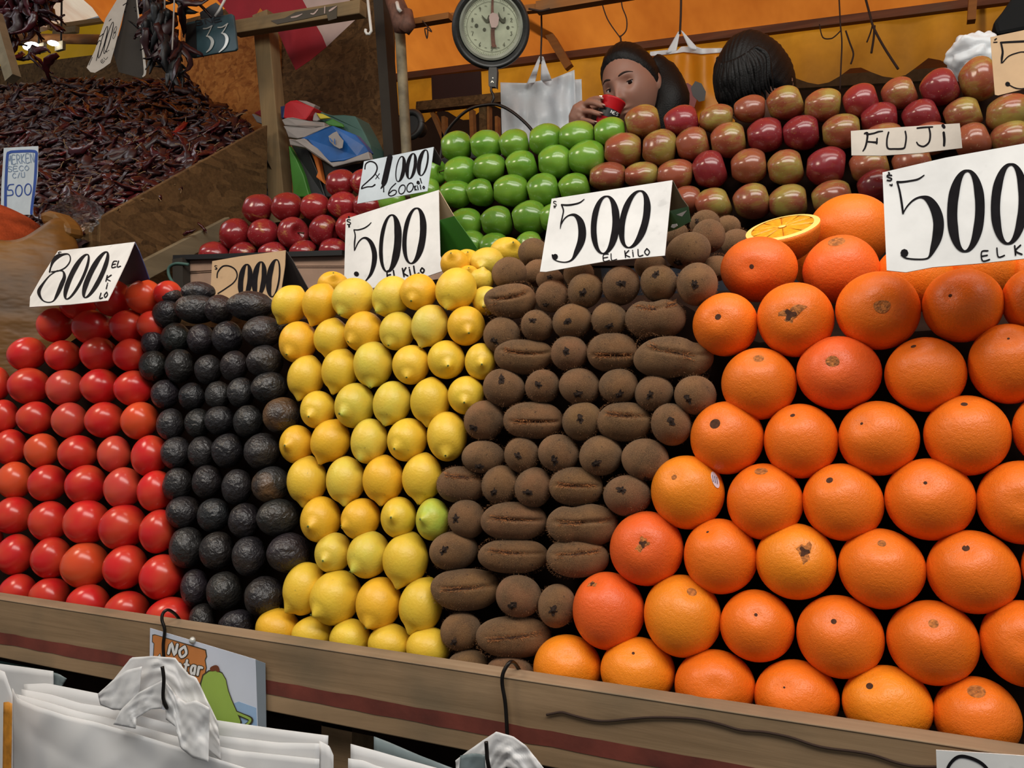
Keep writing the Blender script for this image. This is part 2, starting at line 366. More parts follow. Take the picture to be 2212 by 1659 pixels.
# ---------------------------------------------------------------- fruit
def lumps(D, amp, k, seed):
    r = np.random.RandomState(seed); o = np.zeros(len(D))
    for _ in range(5):
        a = r.normal(size=3); a /= np.linalg.norm(a); o += np.cos(k * (D @ a) + r.uniform(0, 6.28))
    return 1 + amp * o / 2.5
def ang(D): return np.arccos(np.clip(D[:, 2], -1, 1))
def sh_orange(D, s, o):
    a = ang(D); r = lumps(D, .016, 3.0, s)
    r *= 1 - .05 * np.exp(-(a / .22) ** 2) + .015 * np.exp(-((a - .5) / .25) ** 2)
    return D * r[:, None] * np.array([1, 1, .97])
def sh_lemon(D, s, o):
    a = ang(D); k = o.get('nip', 1.0); r = lumps(D, .02, 3.2, s)
    v = D * r[:, None] * np.array([1, 1, 1.12])
    v[:, 2] += .10 * k * np.exp(-(a / .30) ** 2) + .13 * k * np.exp(-(a / .15) ** 2); v[:, 2] -= .035 * np.exp(-((a - .42) / .15) ** 2)
    v[:, 2] -= .10 * np.exp(-((math.pi - a) / .3) ** 2)
    return v
def sh_tomato(D, s, o):
    a = ang(D); r = lumps(D, .014, 2.5, s)
    v = np.sign(D) * np.abs(D) ** .93 * r[:, None] * np.array([1, .96, 1.0])
    return v
def sh_avocado(D, s, o):
    r = lumps(D, .018, 5, s) * lumps(D, .010, 11, s + 5) * lumps(D, .006, 23, s + 9); a = ang(D)
    v = D * r[:, None]; v[:, :2] *= (1 - .10 * (D[:, 2:3] < 0) * D[:, 2:3] ** 2 * 1.4); v[:, 2] *= 1.16
    return v
def sh_kiwi(D, s, o):
    a = ang(D); r = lumps(D, .018, 3, s)
    v = D * r[:, None] * np.array([1, .95, 1.1]); v[:, 2] -= .05 * np.exp(-(a / .25) ** 2)
    v[:, 2] += .04 * np.exp(-(a / .10) ** 2); return v
def sh_wide(D, s, o):                      # broad fused kiwi: local X is the long side, Z faces out, a furrow runs along it
    r = lumps(D, .015, 3, s)
    v = np.sign(D) * np.abs(D) ** np.array([.82, 1, 1]) * r[:, None] * np.array([1.0, 1, 1])
    g = np.exp(-((D[:, 1] - o.get('cy', -.25)) / .10) ** 2) * (D[:, 2] > 0) * np.clip(1.05 - np.abs(D[:, 0]) * 1.25, 0, 1) ** .5
    v *= (1 - 1.25 * o.get('cd', .16) * g)[:, None]
    if o.get('dbl'):                       # two lobes grown together
        x0 = o['dbl']; n = np.exp(-((D[:, 0] - x0) / .20) ** 2); v[:, 1:] *= (1 - .16 * n)[:, None]
    v[:, 1] += o.get('bend', 0) * (D[:, 0] ** 2 - .3)
    return v
def sh_apple(D, s, o):
    t = ang(D); q = lumps(D, .016, 2.6, s); st = np.sin(t)
    rad = st * (1 + .10 * np.cos(t)) ; z = .90 * np.cos(t) - .40 * np.exp(-(t / .36) ** 2) + .22 * np.exp(-((math.pi - t) / .30) ** 2)
    ph = np.arctan2(D[:, 1], D[:, 0]); rad = rad * (1 + .025 * np.cos(5 * ph + s) * (t > 1.6))
    xy = D[:, :2] / np.maximum(st, 1e-6)[:, None]
    return np.column_stack([xy * rad[:, None] * np.array([1, .97]), z]) * q[:, None]
SH = dict(orange=sh_orange, lemon=sh_lemon, tomato=sh_tomato, avocado=sh_avocado, kiwi=sh_kiwi, wide=sh_wide, green=sh_apple, fuji=sh_apple, red=sh_apple)
RES = dict(orange=(56, 36), lemon=(48, 36), tomato=(40, 26), avocado=(56, 40), kiwi=(40, 26), wide=(64, 40), green=(44, 32), fuji=(44, 32), red=(44, 32))
def capdirs(amax, nu, nr_, az=0):          # patch of directions round local +Z
    v = [(0, 0, 1)]; f = []
    for j in range(1, nr_ + 1):
        t = amax * j / nr_
        for i in range(nu):
            p = 2 * math.pi * i / nu; v.append((math.sin(t) * math.cos(p), math.sin(t) * math.sin(p), math.cos(t)))
    for i in range(nu): f.append((0, 1 + i, 1 + (i + 1) % nu))
    for j in range(nr_ - 1):
        for i in range(nu):
            a = 1 + j * nu + i; b = 1 + j * nu + (i + 1) % nu; f.append((a, a + nu, b + nu, b))
    return np.array(v), f
NAME = dict(orange='orange', lemon='lemon', tomato='tomato', avocado='avocado', kiwi='kiwi_fruit', wide='kiwi_fruit', green='green_apple', fuji='blush_apple', red='red_apple')
MAT = dict(orange='orange', lemon='lemon', tomato='tomato', avocado='avocado', kiwi='kiwi', wide='kiwi', green='green', fuji='fuji', red='red')
seedc = [100]
def fruit(kind, px, py, w, h, axis, pt, col, opt=None, name=None):
    """axis: view direction of the local +Z pole as (right, down) in half sizes; pt: 3D centre."""
    opt = opt or {}; seedc[0] += 1; s = seedc[0]
    nu, nv = RES[kind]; D, Fc = sphere(nu, nv)
    pt = np.array(pt); away = pt - CAM; away /= np.linalg.norm(away)
    r_ = np.cross(away, [0, 0, 1]); r_ /= np.linalg.norm(r_); u_ = np.cross(r_, away)
    B = np.column_stack([r_, u_, away])    # view basis
    ax, ay = axis[0], -axis[1]; q = ax * ax + ay * ay
    lim = .9990 if kind in ('green', 'fuji', 'red') else .98
    if q > lim: sc_ = math.sqrt(lim / q); ax *= sc_; ay *= sc_; q = lim
    az = -math.sqrt(1 - q)
    if opt.get('back'): az = -az
    Z = Vector((ax, ay, az)).normalized()
    if kind == 'wide':
        X = Vector((math.cos(opt.get('rot', 0)), math.sin(opt.get('rot', 0)), 0)); X = (X - Z * X.dot(Z)).normalized()
    else:
        X = Vector((1, 0, 0)) if abs(Z.x) < .8 else Vector((0, 1, 0)); X = (X - Z * X.dot(Z)).normalized()
        X.rotate(Quaternion(Z, rnd.uniform(0, 6.28)))
    Y = Z.cross(X); Rl = np.array([[X[i], Y[i], Z[i]] for i in range(3)])     # local -> view
    loc = SH[kind](D, s, opt) @ Rl.T
    ctr = (loc.max(0) + loc.min(0)) / 2; d = depth(pt); scl = np.array([w, h, (w + h) / 2 if kind != 'wide' else h]) / 2 * d / F
    ext = (loc.max(0) - loc.min(0)) / 2; scl = scl / ext; scl[2] = math.sqrt(scl[0] * scl[1]) if kind != 'wide' else scl[1]
    pos = pt.copy()
    for _ in range(3):
        wv = ((loc - ctr) * scl) @ B.T + pos; x, y = proj(wv)
        scl[0] *= w / (x.max() - x.min()); scl[1] *= h / (y.max() - y.min())
        pos += r_ * ((px - (x.max() + x.min()) / 2) * d / F) - u_ * ((py - (y.max() + y.min()) / 2) * d / F)
    Rw = B @ Rl; T = lambda U: (((SH[kind](U[0], s, opt) * U[1][:, None]) @ Rl.T - ctr) * scl) @ B.T @ Rw   # unit dirs + factor -> object space
    P = T((D, np.ones(len(D))))
    # B may be left-handed: keep the rotation proper
    if np.linalg.det(Rw) < 0:
        Rw = Rw * np.array([1, 1, 1.0]); Rw[:, 0] *= -1; flip = True
    else: flip = False
    def L(A):
        if flip: A = A * np.array([-1, 1, 1])
        return A
    rot = Matrix(Rw.tolist()).to_quaternion()
    ff = [f[::-1] for f in Fc] if flip else Fc
    o = obj(name or NAME[kind], L(P), ff, M[MAT[kind]], None, True, pos, rot)
    o.color = col
    def part(nm, dirs, faces, fac, mat, smooth=True):
        return obj(nm, L(T((dirs, fac))), [f[::-1] for f in faces] if flip else faces, mat, o, smooth)
    o_ = dict(o=o, part=part, L=L, T=T, flip=flip)
    if kind == 'orange' and opt.get('navel', 1):
        sz = opt.get('ns', .09); nt = opt.get('nt', 'hole'); a, f = capdirs(sz, 18, 5); t = ang(a); ph = np.arctan2(a[:, 1], a[:, 0]); rr = t / sz
        if nt == 'split':                  # torn ragged navel
            k = 1 + .35 * np.cos(3 * ph + s) + .2 * np.cos(7 * ph); t2 = t * k * (1 + .35 * np.cos(2 * ph)); a = np.column_stack([np.sin(t2) * np.cos(ph), np.sin(t2) * np.sin(ph), np.cos(t2)])
            part('navel', a, f, 1.004 + .012 * np.sin(rr * 3.1) * (rr < 1) + .008 * np.cos(5 * ph) * rr * (rr < .95), M['navel'])
            b, g = capdirs(sz * .55, 12, 3); pb = np.arctan2(b[:, 1], b[:, 0]); tb = ang(b) * (1 + .4 * np.cos(3 * pb + 1)); b = np.column_stack([np.sin(tb) * np.cos(pb), np.sin(tb) * np.sin(pb), np.cos(tb)])
            part('navel_opening', b, g, np.full(len(b), 1.021), M['pit'])
        elif nt == 'ring':
            part('navel', a, f, 1.002 + .010 * np.sin(np.clip(rr, 0, 1) * 3.1), M['navel'])
        else:
            part('navel', a, f, 1.0015 + .006 * (rr < .9), M['pit'])
    if kind == 'lemon' and opt.get('tip', 1):
        a, f = capdirs(.055, 10, 3); part('stem_scar', a, f, np.full(len(a), 1.006), M['lemtip'])
    if kind == 'kiwi' and opt.get('tip', 1):
        a, f = capdirs(.22, 18, 5); ph = np.arctan2(a[:, 1], a[:, 0]); t = ang(a); k = .78 + .22 * np.cos(2 * ph + s) + .22 * np.cos(5 * ph + 2 * s) + .3 * nr.uniform(-1, 1, len(a))
        t2 = t * np.clip(k, .35, 2); a2 = np.column_stack([np.sin(t2) * np.cos(ph), np.sin(t2) * np.sin(ph), np.cos(t2)])
        part('blossom_end', a2, f, 1.01 + .05 * (t < .06) + nr.uniform(0, .025, len(a)), M['tuft'])
    if kind in ('kiwi', 'wide'):           # short bristles all over the skin
        nh = 900 if kind == 'kiwi' else 1500; R = np.random.RandomState(s); dd = R.normal(size=(nh, 3)); dd /= np.linalg.norm(dd, axis=1)[:, None]
        P0 = L(T((dd, np.ones(nh)))); P1 = L(T((dd, np.full(nh, 1.05)))); nn = P1 - P0; nn /= np.linalg.norm(nn, axis=1)[:, None]; sd = np.cross(nn, R.normal(size=(nh, 3))); sd /= np.linalg.norm(sd, axis=1)[:, None]
        lean = R.normal(scale=.5, size=(nh, 3)); hl = R.uniform(.0007, .0019, nh)[:, None]; tip = P0 + (nn + lean) * hl; wv_ = .00016
        vs = np.empty((nh * 3, 3)); vs[0::3] = P0 - sd * wv_; vs[1::3] = P0 + sd * wv_; vs[2::3] = tip
        fz = obj('fuzz', vs, [(3 * i, 3 * i + 1, 3 * i + 2) for i in range(nh)], M['fuzz'], o); fz['kind'] = 'stuff'
    if kind == 'wide' and opt.get('cd', .16) > .03:
        n = 34; cy = opt.get('cy', -.25); dirs = []; xs = np.linspace(-.62, .62, n)
        for x in xs:
            for dy in (-1, 0, 1):
                wob = .034 + .03 * nr.uniform(); yy = cy + dy * wob * (1 - abs(x) * 1.0); dirs.append((x, yy + .01 * math.sin(9 * x + s), math.sqrt(max(.01, 1 - x * x - yy * yy))))
        f = []
        for i in range(n - 1):
            for k in range(2): a = i * 3 + k; f.append((a, a + 3, a + 4, a + 1))
        nh = 420; R = np.random.RandomState(s + 3); xx = R.uniform(-.66, .66, nh); sg = R.choice([-1, 1], nh); yy = cy + sg * (.05 + np.abs(R.normal(scale=.035, size=nh)))
        dd = np.column_stack([xx, yy, np.sqrt(np.clip(1 - xx * xx - yy * yy, .01, 1))]); P0 = L(T((dd, np.ones(nh)))); P1 = L(T((dd, np.full(nh, 1.05)))); nn = P1 - P0; nn /= np.linalg.norm(nn, axis=1)[:, None]
        sd = np.cross(nn, R.normal(size=(nh, 3))); sd /= np.linalg.norm(sd, axis=1)[:, None]; tip = P0 + (nn + R.normal(scale=.7, size=(nh, 3))) * R.uniform(.0012, .0030, nh)[:, None]
        vs = np.empty((nh * 3, 3)); vs[0::3] = P0 - sd * .0003; vs[1::3] = P0 + sd * .0003; vs[2::3] = tip
        fz = obj('crease_fuzz', vs, [(3 * i, 3 * i + 1, 3 * i + 2) for i in range(nh)], M['fuzzl'], o); fz['kind'] = 'stuff'; fz['label'] = 'lighter bristles along the furrow'
        dirs = np.array(dirs); part('crease', dirs, f, 1.012 + nr.uniform(0, .03, len(dirs)), M['crease'])  # dark blossom-end strip, with the furrow's shadow line put into its colour
    if kind in ('green', 'fuji', 'red') and opt.get('stem'):
        mb = MB(); e = .42
        base = np.array([[0, 0, 1.0]]); p = T((base, np.ones(1)))[0]; r = w * d / F / 2
        c0 = Vector(p); mb.tube([c0 + Vector((0, 0, -.05 * r)), c0 + Vector((.03 * r, 0, .25 * r)), c0 + Vector((.12 * r, .03 * r, .55 * r))], [.045 * r, .04 * r, .06 * r], 6)
        obj('stem', L(np.array(mb.v)), mb.f, M['stem'], o)
    return o_

T1 = ((0, .928, .985), np.array([0, 1, -.17]))          # stacked face of the front tier
T2 = ((0, 1.66, 1.62), np.array([0, 1, -.30]))          # stacked face of the raised tier
def plane1(px, py, back=0): return onP(px, py, np.array(T1[0]) + [0, back, 0], T1[1])
def plane2(px, py, back=0): return onP(px, py, np.array(T2[0]) + [0, back, 0], T2[1])
def vary(c, a=.12, al=1.0, r=rnd):
    k = 1 + r.uniform(-a, a); return tuple(max(0, x * k * (1 + r.uniform(-a, a) * .5)) for x in c[:3]) + (al,)
BLUSH = {}
def where(kindname, ri, n, i, extra=''):
    side = ORD[i + 1] + ' from the left'
    return kindname, side

# Each row is listed from the rail upward; every entry: x, y, width, height in the photograph, then what is special.
TOMATO = [
 [(38,1281,88,84),(107,1290,94,86),(190,1304,98,86),(274,1319,102,86),(368,1333,110,88)],
 [(33,1198,90,90),(110,1205,92,92),(183,1221,110,102,'orange'),(270,1225,100,98),(350,1247,102,100)],
 [(-12,1165,40,60),(30,1113,92,82),(106,1126,94,88),(187,1128,106,98),(265,1139,108,100),(342,1148,86,96)],
 [(32,1038,86,82,'orange'),(103,1044,90,80),(186,1048,96,88),(266,1054,88,90,'pale'),(337,1061,84,90)],
 [(22,966,80,78),(90,974,80,76,'orange'),(168,979,90,78),(247,981,76,80,'pale'),(324,985,84,90)],
 [(8,900,70,74),(76,903,86,72),(150,908,82,78,'pale'),(226,907,90,78),(302,909,86,82,'orange')],
 [(-6,830,60,76),(63,834,98,80),(141,838,88,78,'pale'),(217,835,92,78),(289,839,90,78)],
 [(58,765,90,74),(136,769,82,68),(214,766,87,76),(284,767,84,72)],
 [(119,702,84,76),(199,707,92,76),(277,706,86,74),(330,704,74,66)],
 [(168,655,84,74),(244,644,88,80),(312,641,85,75,'orange'),(362,634,64,56)]]
AVO = [
 [(437,1338,60,70,0,0),(512,1352,82,72,0,-.3)],
 [(420,1270,62,82,0,0),(485,1277,80,86,0,0),(572,1288,90,88,.6,0)],
 [(404,1183,80,90,0,0),(468,1190,78,84,0,0),(538,1201,76,88,.2,0),(624,1194,98,88,.7,0)],
 [(396,1107,78,72,0,0),(462,1113,74,74,0,0),(528,1125,72,78,0,0),(602,1118,98,82,.7,0)],
 [(384,1047,68,74,0,0),(448,1041,68,74,0,0),(512,1052,68,78,0,0),(586,1047,86,80,.5,0,'patch')],
 [(380,979,68,72,0,0),(436,977,62,70,0,0),(492,974,72,76,0,0),(567,975,82,80,.4,0)],
 [(369,917,64,70,0,0),(428,914,60,64,0,0),(474,908,66,64,0,0),(537,911,68,72,0,0),(609,898,84,80,.5,0,'patch')],
 [(357,852,64,64,0,0),(415,857,60,62,0,0),(472,853,60,60,0,0),(521,848,62,66,0,0),(582,838,82,70,.5,0)],
 [(331,791,64,68,0,0),(388,791,66,74,0,0),(450,799,62,66,0,0),(506,791,62,68,0,0),(572,781,82,72,.5,0)],
 [(330,740,52,58,0,0),(380,730,66,66,0,0),(434,733,62,66,0,0),(491,729,68,72,0,0),(567,717,88,70,.6,0)],
 [(361,679,66,64,-.3,0),(425,667,98,66,.8,0),(474,668,66,64,.4,0),(540,661,104,66,.9,0)],
 [(367,638,52,42,0,0),(428,630,76,44,.7,-.3)]]
LEMON = [
 [(600,1360,98,94,.2,.8,'o'),(675,1373,92,90,-.2,.9),(757,1381,92,92,0,.9),(842,1392,96,94,.1,.9),(926,1401,98,96,.1,.85)],
 [(656,1272,92,116,-.72,.68),(725,1291,114,122,-.7,.5),(818,1304,100,116,-.4,.72,'o'),(909,1309,96,126,-.45,.88)],
 [(720,1194,82,88,-.42,.3,'g'),(796,1198,94,104,-.6,.52,'g'),(876,1211,100,126,-.3,.93)],
 [(693,1122,90,100,-.42,.25,'o'),(779,1121,86,90,-.8,.3,'o'),(861,1118,78,90,-.3,0),(936,1122,76,92,-.5,-.02,'lime')],
 [(663,1041,88,114,-.15,.96),(747,1040,86,110,-.05,.93,'g'),(828,1038,90,112,-.1,.94,'o'),(912,1034,88,114,-.15,.95)],
 [(641,960,76,84,-.5,.04,'o'),(714,955,88,100,-.4,.9,'o'),(798,953,82,98,-.4,.7,'g'),(880,950,88,94,-.5,.34),(966,943,88,108,-.05,.65)],
 [(687,885,78,82,-.4,.28),(766,876,88,98,-.5,.3,'g'),(847,872,84,98,-.3,.85,'g'),(929,869,86,110,-.1,.95),(1007,854,80,84,-.1,.3)],
 [(661,817,82,100,-.3,.9),(735,803,82,100,-.3,.9),(806,788,86,102,-.1,.82,'g'),(888,788,82,86,-.2,.5),(964,777,82,84,.08,.25),(1038,781,68,80,.05,.1)],
 [(644,739,84,90,-.42,.5,'o'),(717,731,80,90,-.2,.95),(786,716,86,88,-.6,.42,'o'),(858,715,78,84,-.35,.6,'g'),(929,705,82,94,-.4,.84,'p'),(1007,704,82,86,.1,.28,'o')],
 [(626,659,80,86,-.5,.85),(692,659,80,94,-.4,.88,'o'),(763,645,94,90,-.5,.6,'g'),(846,641,86,90,-.6,.58,'g'),(904,631,80,80,-.3,.35,'o'),(985,625,90,94,-.35,.7)]]
LEMON_BACK = [(720,616,70,60,0,-.6,.06,'o'),(983,572,64,66,-.2,-.6,.10,'o'),(1010,568,60,60,0,-.6,.14,''),(1052,568,74,68,-.3,.2,.13,'g'),(1094,545,74,66,.3,-.5,.20,''),(1040,604,54,58,.1,-.95,.06,'g'),(1052,650,64,64,-.2,.3,.03,'g'),(1012,598,50,50,0,-.6,.10,'o'),(935,1250,40,44,-.6,-.6,.07,'o')]
KIWI = [
 [(1010,1440,92,76,0,0),(1100,1456,106,82,0,0)],
 [(996,1364,90,86,-.3,.4),(1110,1376,164,92,'w',.08,-.1,.05,0,-.05)],
 [(1006,1274,152,92,'w',.06,-.15,.12,0,-.10),(1121,1288,100,94,-.3,.35),(1203,1309,82,96,-.15,.2)],
 [(980,1190,106,86,-.4,0),(1108,1201,152,76,'w',-.08,-.25,.12,0,-.02),(1248,1205,136,86,'w',.1,-.3,.10,0,0)],
 [(1008,1121,82,86,-.5,0),(1110,1126,144,84,'w',-.08,-.15,.18,0,0),(1258,1134,156,92,'w',.05,-.25,.2,-.15,0)],
 [(996,1047,106,80,'w',-.1,-.5,.08,0,0),(1081,1047,82,84,-.3,.35),(1152,1053,82,88,-.2,.2),(1244,1051,116,84,'w',-.05,-.12,.14,0,0),(1355,1071,104,90,-.2,-.2)],
 [(1044,987,94,72,-.2,.4),(1127,983,76,78,-.2,.05),(1207,979,90,82,-.2,.3),(1298,984,94,88,-.2,.35),(1394,993,104,92,0,.9)],
 [(1046,908,88,86,-.5,.3),(1152,908,130,80,'w',-.02,0,.18,0,0),(1258,910,88,84,-.1,-.1),(1348,911,118,86,'w',-.1,-.4,.14,0,0),(1450,917,88,92,0,-.15)],
 [(1089,838,92,84,-.1,-.4),(1172,835,76,74,-.2,-.1),(1252,835,90,80,-.1,.35),(1336,834,86,76,.1,.4),(1413,849,84,78,-.2,.1),(1502,854,92,86,-.3,.15)],
 [(1131,771,128,76,'w',-.1,-.3,.2,0,-.12),(1230,763,80,78,-.15,-.1),(1323,761,110,84,'w',-.03,.1,.14,0,0),(1455,772,174,92,'w',-.22,-.35,.14,.3,0)],
 [(1084,724,80,80,-.35,.3),(1160,704,70,70,-.25,-.3),(1236,694,86,78,-.2,0),(1316,690,78,74,0,.3),(1416,688,132,84,'w',.06,-.7,.1,-.05,.0)],
 [(1102,651,114,78,'w',.25,-.35,.2,0,-.12),(1193,640,72,70,-.4,.5),(1264,628,76,78,-.1,.1),(1342,617,82,86,0,-.1),(1423,612,80,82,-.1,-.45),(1506,614,90,94,-.1,0)]]
KIWI_BACK = [(1152,545,66,62,0,.7,.14),(1100,591,76,72,0,.7,.07),(1162,590,64,60,0,.8,.12),(1188,604,60,50,0,-.2,.07),(1250,592,66,60,0,.8,.07),(1405,575,70,60,0,.8,.09),(1487,542,98,82,-.4,.55,.09),(1530,510,74,74,0,.8,.17),(1523,484,66,62,-.5,-.2,.25),(1572,490,56,50,0,.8,.30),(1590,523,66,58,0,.8,.24),(1548,580,66,56,0,.8,.12),(1462,505,50,50,0,.8,.26)]
ORANGE = [
 [(1226,1442,148,144,0,-.4,0),(1378,1452,162,154,-.1,-.5,.045),(1545,1484,176,164,0,0,0),(1722,1508,186,168,-.3,-.25,.03),(1918,1524,200,176,-.35,-.42,.09,'hole'),(2112,1550,196,180,-.05,-.6,.2,'ring')],
 [(1315,1320,156,170,-.45,-.68,.11,'split'),(1475,1331,168,180,.25,-.6,.13,'ring'),(1636,1352,162,158,0,-.3,.05),(1816,1376,192,182,-.15,-.35,.07),(2016,1389,204,186,0,-.42,.11,'ring'),(2214,1391,198,190,0,0,0)],
 [(1397,1185,160,162,-.1,-.12,.16,'split'),(1557,1202,160,164,-.35,-.65,.04),(1720,1213,176,166,.2,-.25,.2,'split'),(1906,1229,192,176,0,-.6,.1,'ring'),(2103,1236,206,182,-.15,-.5,.09,'hole'),(2300,1230,190,176,0,0,0)],
 [(1486,1064,160,160,-.38,-.42,.08,'ring'),(1653,1084,166,166,-.1,-.82,.17,'ring'),(1822,1085,178,168,-.3,-.55,.09,'hole'),(2010,1079,200,178,-.12,-.4,.045),(2212,1086,208,182,0,0,0)],
 [(1571,946,160,158,-.32,-.4,.15,'hole'),(1731,953,162,162,-.2,-.72,.07,'hole'),(1899,947,178,162,-.4,-.38,.04),(2090,941,192,174,-.02,-.8,.08,'hole'),(2266,928,162,160,0,0,0)],
 [(1640,829,164,156,0,-.72,.15,'ring'),(1813,806,186,160,-.15,-.28,.17,'ring'),(2000,809,180,162,-.25,-.8,.07,'hole'),(2181,786,182,174,0,-.65,.035)],
 [(1567,701,142,138,-.22,-.25,.1,'hole'),(1719,691,168,162,-.12,-.15,.24,'split'),(1897,671,186,170,.1,-.12,.2,'ring'),(2081,660,180,160,-.3,-.28,.05),(2232,650,140,140,0,0,0)]]
ORANGE_BACK = [(1640,582,168,142,-.2,-.08,.07,.07,'hole'),(1817,582,168,150,-.1,-.85,.24,.09,'ring'),(1838,500,188,164,-.1,.65,.06,.26,''),(1975,600,176,150,0,.9,.05,.11,''),(2120,585,180,150,0,.9,.05,.13,''),(2250,590,170,150,0,.9,.05,.13,''),(1745,560,80,110,0,0,0,.27,'')]
GREEN = [
 [(1014,530,66,66),(1066,534,62,64),(1144,530,62,62)],
 [(1005,484,70,70),(1073,479,72,70),(1144,471,78,78),(1200,472,72,70)],
 [(848,436,66,64),(918,414,70,66),(983,420,68,62),(1038,416,64,62),(1103,412,74,72),(1174,410,74,74),(1241,405,72,64)],
 [(938,373,58,64,'stem'),(993,372,70,70),(1056,363,70,64),(1127,358,72,68),(1198,350,72,76),(1267,342,78,80)],
 [(985,317,66,70),(1049,314,68,68),(1111,312,68,68),(1178,303,70,74),(1245,295,76,70),(1317,286,68,68)]]
FUJI = [
 [(1482,432,66,62,.6),(1541,441,84,72,.45),(1624,435,84,80,.55),(1702,436,84,78,.35),(1798,428,92,80,.3),(1892,404,84,82,.8)],
 [(1312,382,78,66,.6),(1385,379,72,60,.12),(1458,377,78,68,.7),(1533,366,78,84,.95),(1617,359,78,78,.75),(1697,362,80,80,.35),(1784,360,86,88,.9),(1878,358,90,80,.6),(1971,352,92,80,.7)],
 [(1345,324,80,76,.6),(1424,320,74,84,.4),(1496,312,76,78,.7),(1573,303,78,80,.55),(1652,292,78,78,1.0),(1730,287,80,78,.8),(1817,284,84,78,.5),(1905,302,88,76,.7),(2005,300,88,76,.7),(2101,304,88,80,.65),(2184,298,92,80,.5)],
 [(1388,263,78,76,.5),(1472,262,78,72,.9),(1547,256,74,64,.1),(1619,235,68,62,.7),(1697,223,84,78,.5),(1777,228,80,76,.22),(1899,256,80,72,.95),(1990,251,88,76,.9),(2080,247,88,76,.15),(2177,246,98,90,.4)],
 [(1860,218,82,78,.85),(1943,202,82,74,.65),(2030,189,90,86,.8),(2114,170,90,100,.45)]]
RED = [
 [(461,552,68,62),(526,552,64,60),(590,552,66,60),(657,548,66,60),(718,544,64,60)],
 [(507,506,68,70),(568,505,68,66),(634,504,70,72,'cavity'),(699,499,64,72),(757,492,66,66),(812,488,60,60)],
 [(557,452,70,66),(619,448,68,66),(680,448,64,62),(740,444,66,62),(794,446,62,60)],
 [(735,397,64,64),(786,394,60,60)]]

def rowname(ri, total):
    if ri == 0: return 'in the bottom row'
    if ri == total - 1: return 'in the top row'
    return 'in the %s row up' % ORD[ri + 1]
def place_rows(rows, kind, noun, tail, group, cat, planef, colf, r0=None, nrows=None):
    n = nrows or len(rows)
    for ri, row in enumerate(rows):
        vis = [e for e in row]
        for i, e in enumerate(row):
            px, py, w, h = e[:4]; k, axis, opt, col, adj = colf(e, ri, i)
            fr = fruit(k, px, py, w, h, axis, planef(px, py), col, opt)
            pos = ORD[i + 1] + ' from left' if i else 'leftmost'
            if len(row) > 1 and i == len(row) - 1: pos = 'rightmost'
            tag(fr['o'], ('%s %s, %s %s%s' % (adj, noun, pos, rowname(ri, n), tail)).strip(), cat, group)
            if opt.get('sticker'):
                d = np.array([-.02, 0, 1.]); FRS.append((fr, e))
FRS = []
def c_tomato(e, ri, i):
    a = e[4] if len(e) > 4 else ''
    c = {'': (.62, .018, .018), 'orange': (.72, .075, .022), 'pale': (.56, .055, .04)}[a]
    adj = {'': 'glossy red', 'orange': 'orange-red', 'pale': 'paler red'}[a]
    return 'tomato', (rnd.uniform(-.9, -.5), rnd.uniform(.5, .9)), {'back': 1}, vary(c, .08), adj
def c_avo(e, ri, i):
    ax = e[4]; p = 'patch' in e
    c = vary((.022, .019, .020), .22, 0.0 if p else 1.0)
    return 'avocado', (ax if ax else rnd.uniform(-.25, .25), e[5] + rnd.uniform(-.2, .2)), {'back': 1} if ax else {}, c, 'black avocado with brown scarred patch'.replace(' avocado', '') if p else ('black wrinkled' if e[2] < 85 else 'long black')
def c_lemon(e, ri, i):
    t = e[6] if len(e) > 6 else ''
    c = {'': (.82, .56, .045), 'o': (.86, .47, .025), 'g': (.74, .58, .07), 'lime': (.46, .58, .07), 'p': (.72, .60, .10)}[t]
    adj = {'': 'yellow', 'o': 'deep yellow', 'g': 'green-tipped yellow', 'lime': 'lime green', 'p': 'pale yellow-green'}[t]
    return 'lemon', (e[4], e[5]), {'nip': rnd.uniform(.75, 1.15)}, vary(c, .05, {'g': .9, 'lime': .0, 'p': .6}.get(t, .12)), adj
def c_kiwi(e, ri, i):
    c = vary((.185, .088, .038), .16)
    if e[4] == 'w': return 'wide', (.05, .1), dict(rot=e[5], cy=e[6], cd=e[7], dbl=e[8], bend=e[9]), c, ('broad creased brown' if not e[8] else 'double-lobed brown')
    return 'kiwi', (e[4], e[5]), {}, c, 'fuzzy brown'
REDO = {(1, 0), (2, 0), (5, 1)}
def c_orange(e, ri, i):
    c = (.85, .175, .010)
    if (ri, i) in REDO: c = (.84, .125, .018)
    if (ri, i) in {(0, 0), (0, 1), (0, 4), (3, 0), (1, 1), (2, 2)}: c = (.90, .26, .012)
    nt = e[7] if len(e) > 7 else 'hole'
    adj = {'split': 'split-navel', 'ring': 'ring-navelled', 'hole': 'smooth'}[nt] if e[6] else 'plain'
    if (ri, i) in REDO: adj = 'reddish'
    o = {'navel': e[6] > 0, 'ns': e[6], 'nt': nt}
    if (ri, i) == (3, 0): o['sticker'] = 1; adj = 'white-stickered'
    return 'orange', (e[4], e[5]), o, vary(c, .05), adj
def c_green(e, ri, i):
    st = 'stem' in e
    return 'green', ((.72, -.1) if st else (rnd.uniform(1.0, 1.05), rnd.uniform(-.28, .12))), {'stem': st, 'back': 0 if st else (1 + 0 * rnd.random())}, vary((.105, .25, .022), .1), 'stem-side green' if st else 'shiny green'
def c_fuji(e, ri, i):
    f = e[4]; c = (.20, .020, .024) if f > .75 else (.25, .068, .034)
    adj = 'deep red' if f > .75 else ('yellow-green' if f < .25 else 'red-blushed')
    return 'fuji', (rnd.uniform(1.0, 1.05), rnd.uniform(-.32, .1)), {'back': 1 + 0 * rnd.random()}, vary(c, .1, (f - .5) * .75), adj
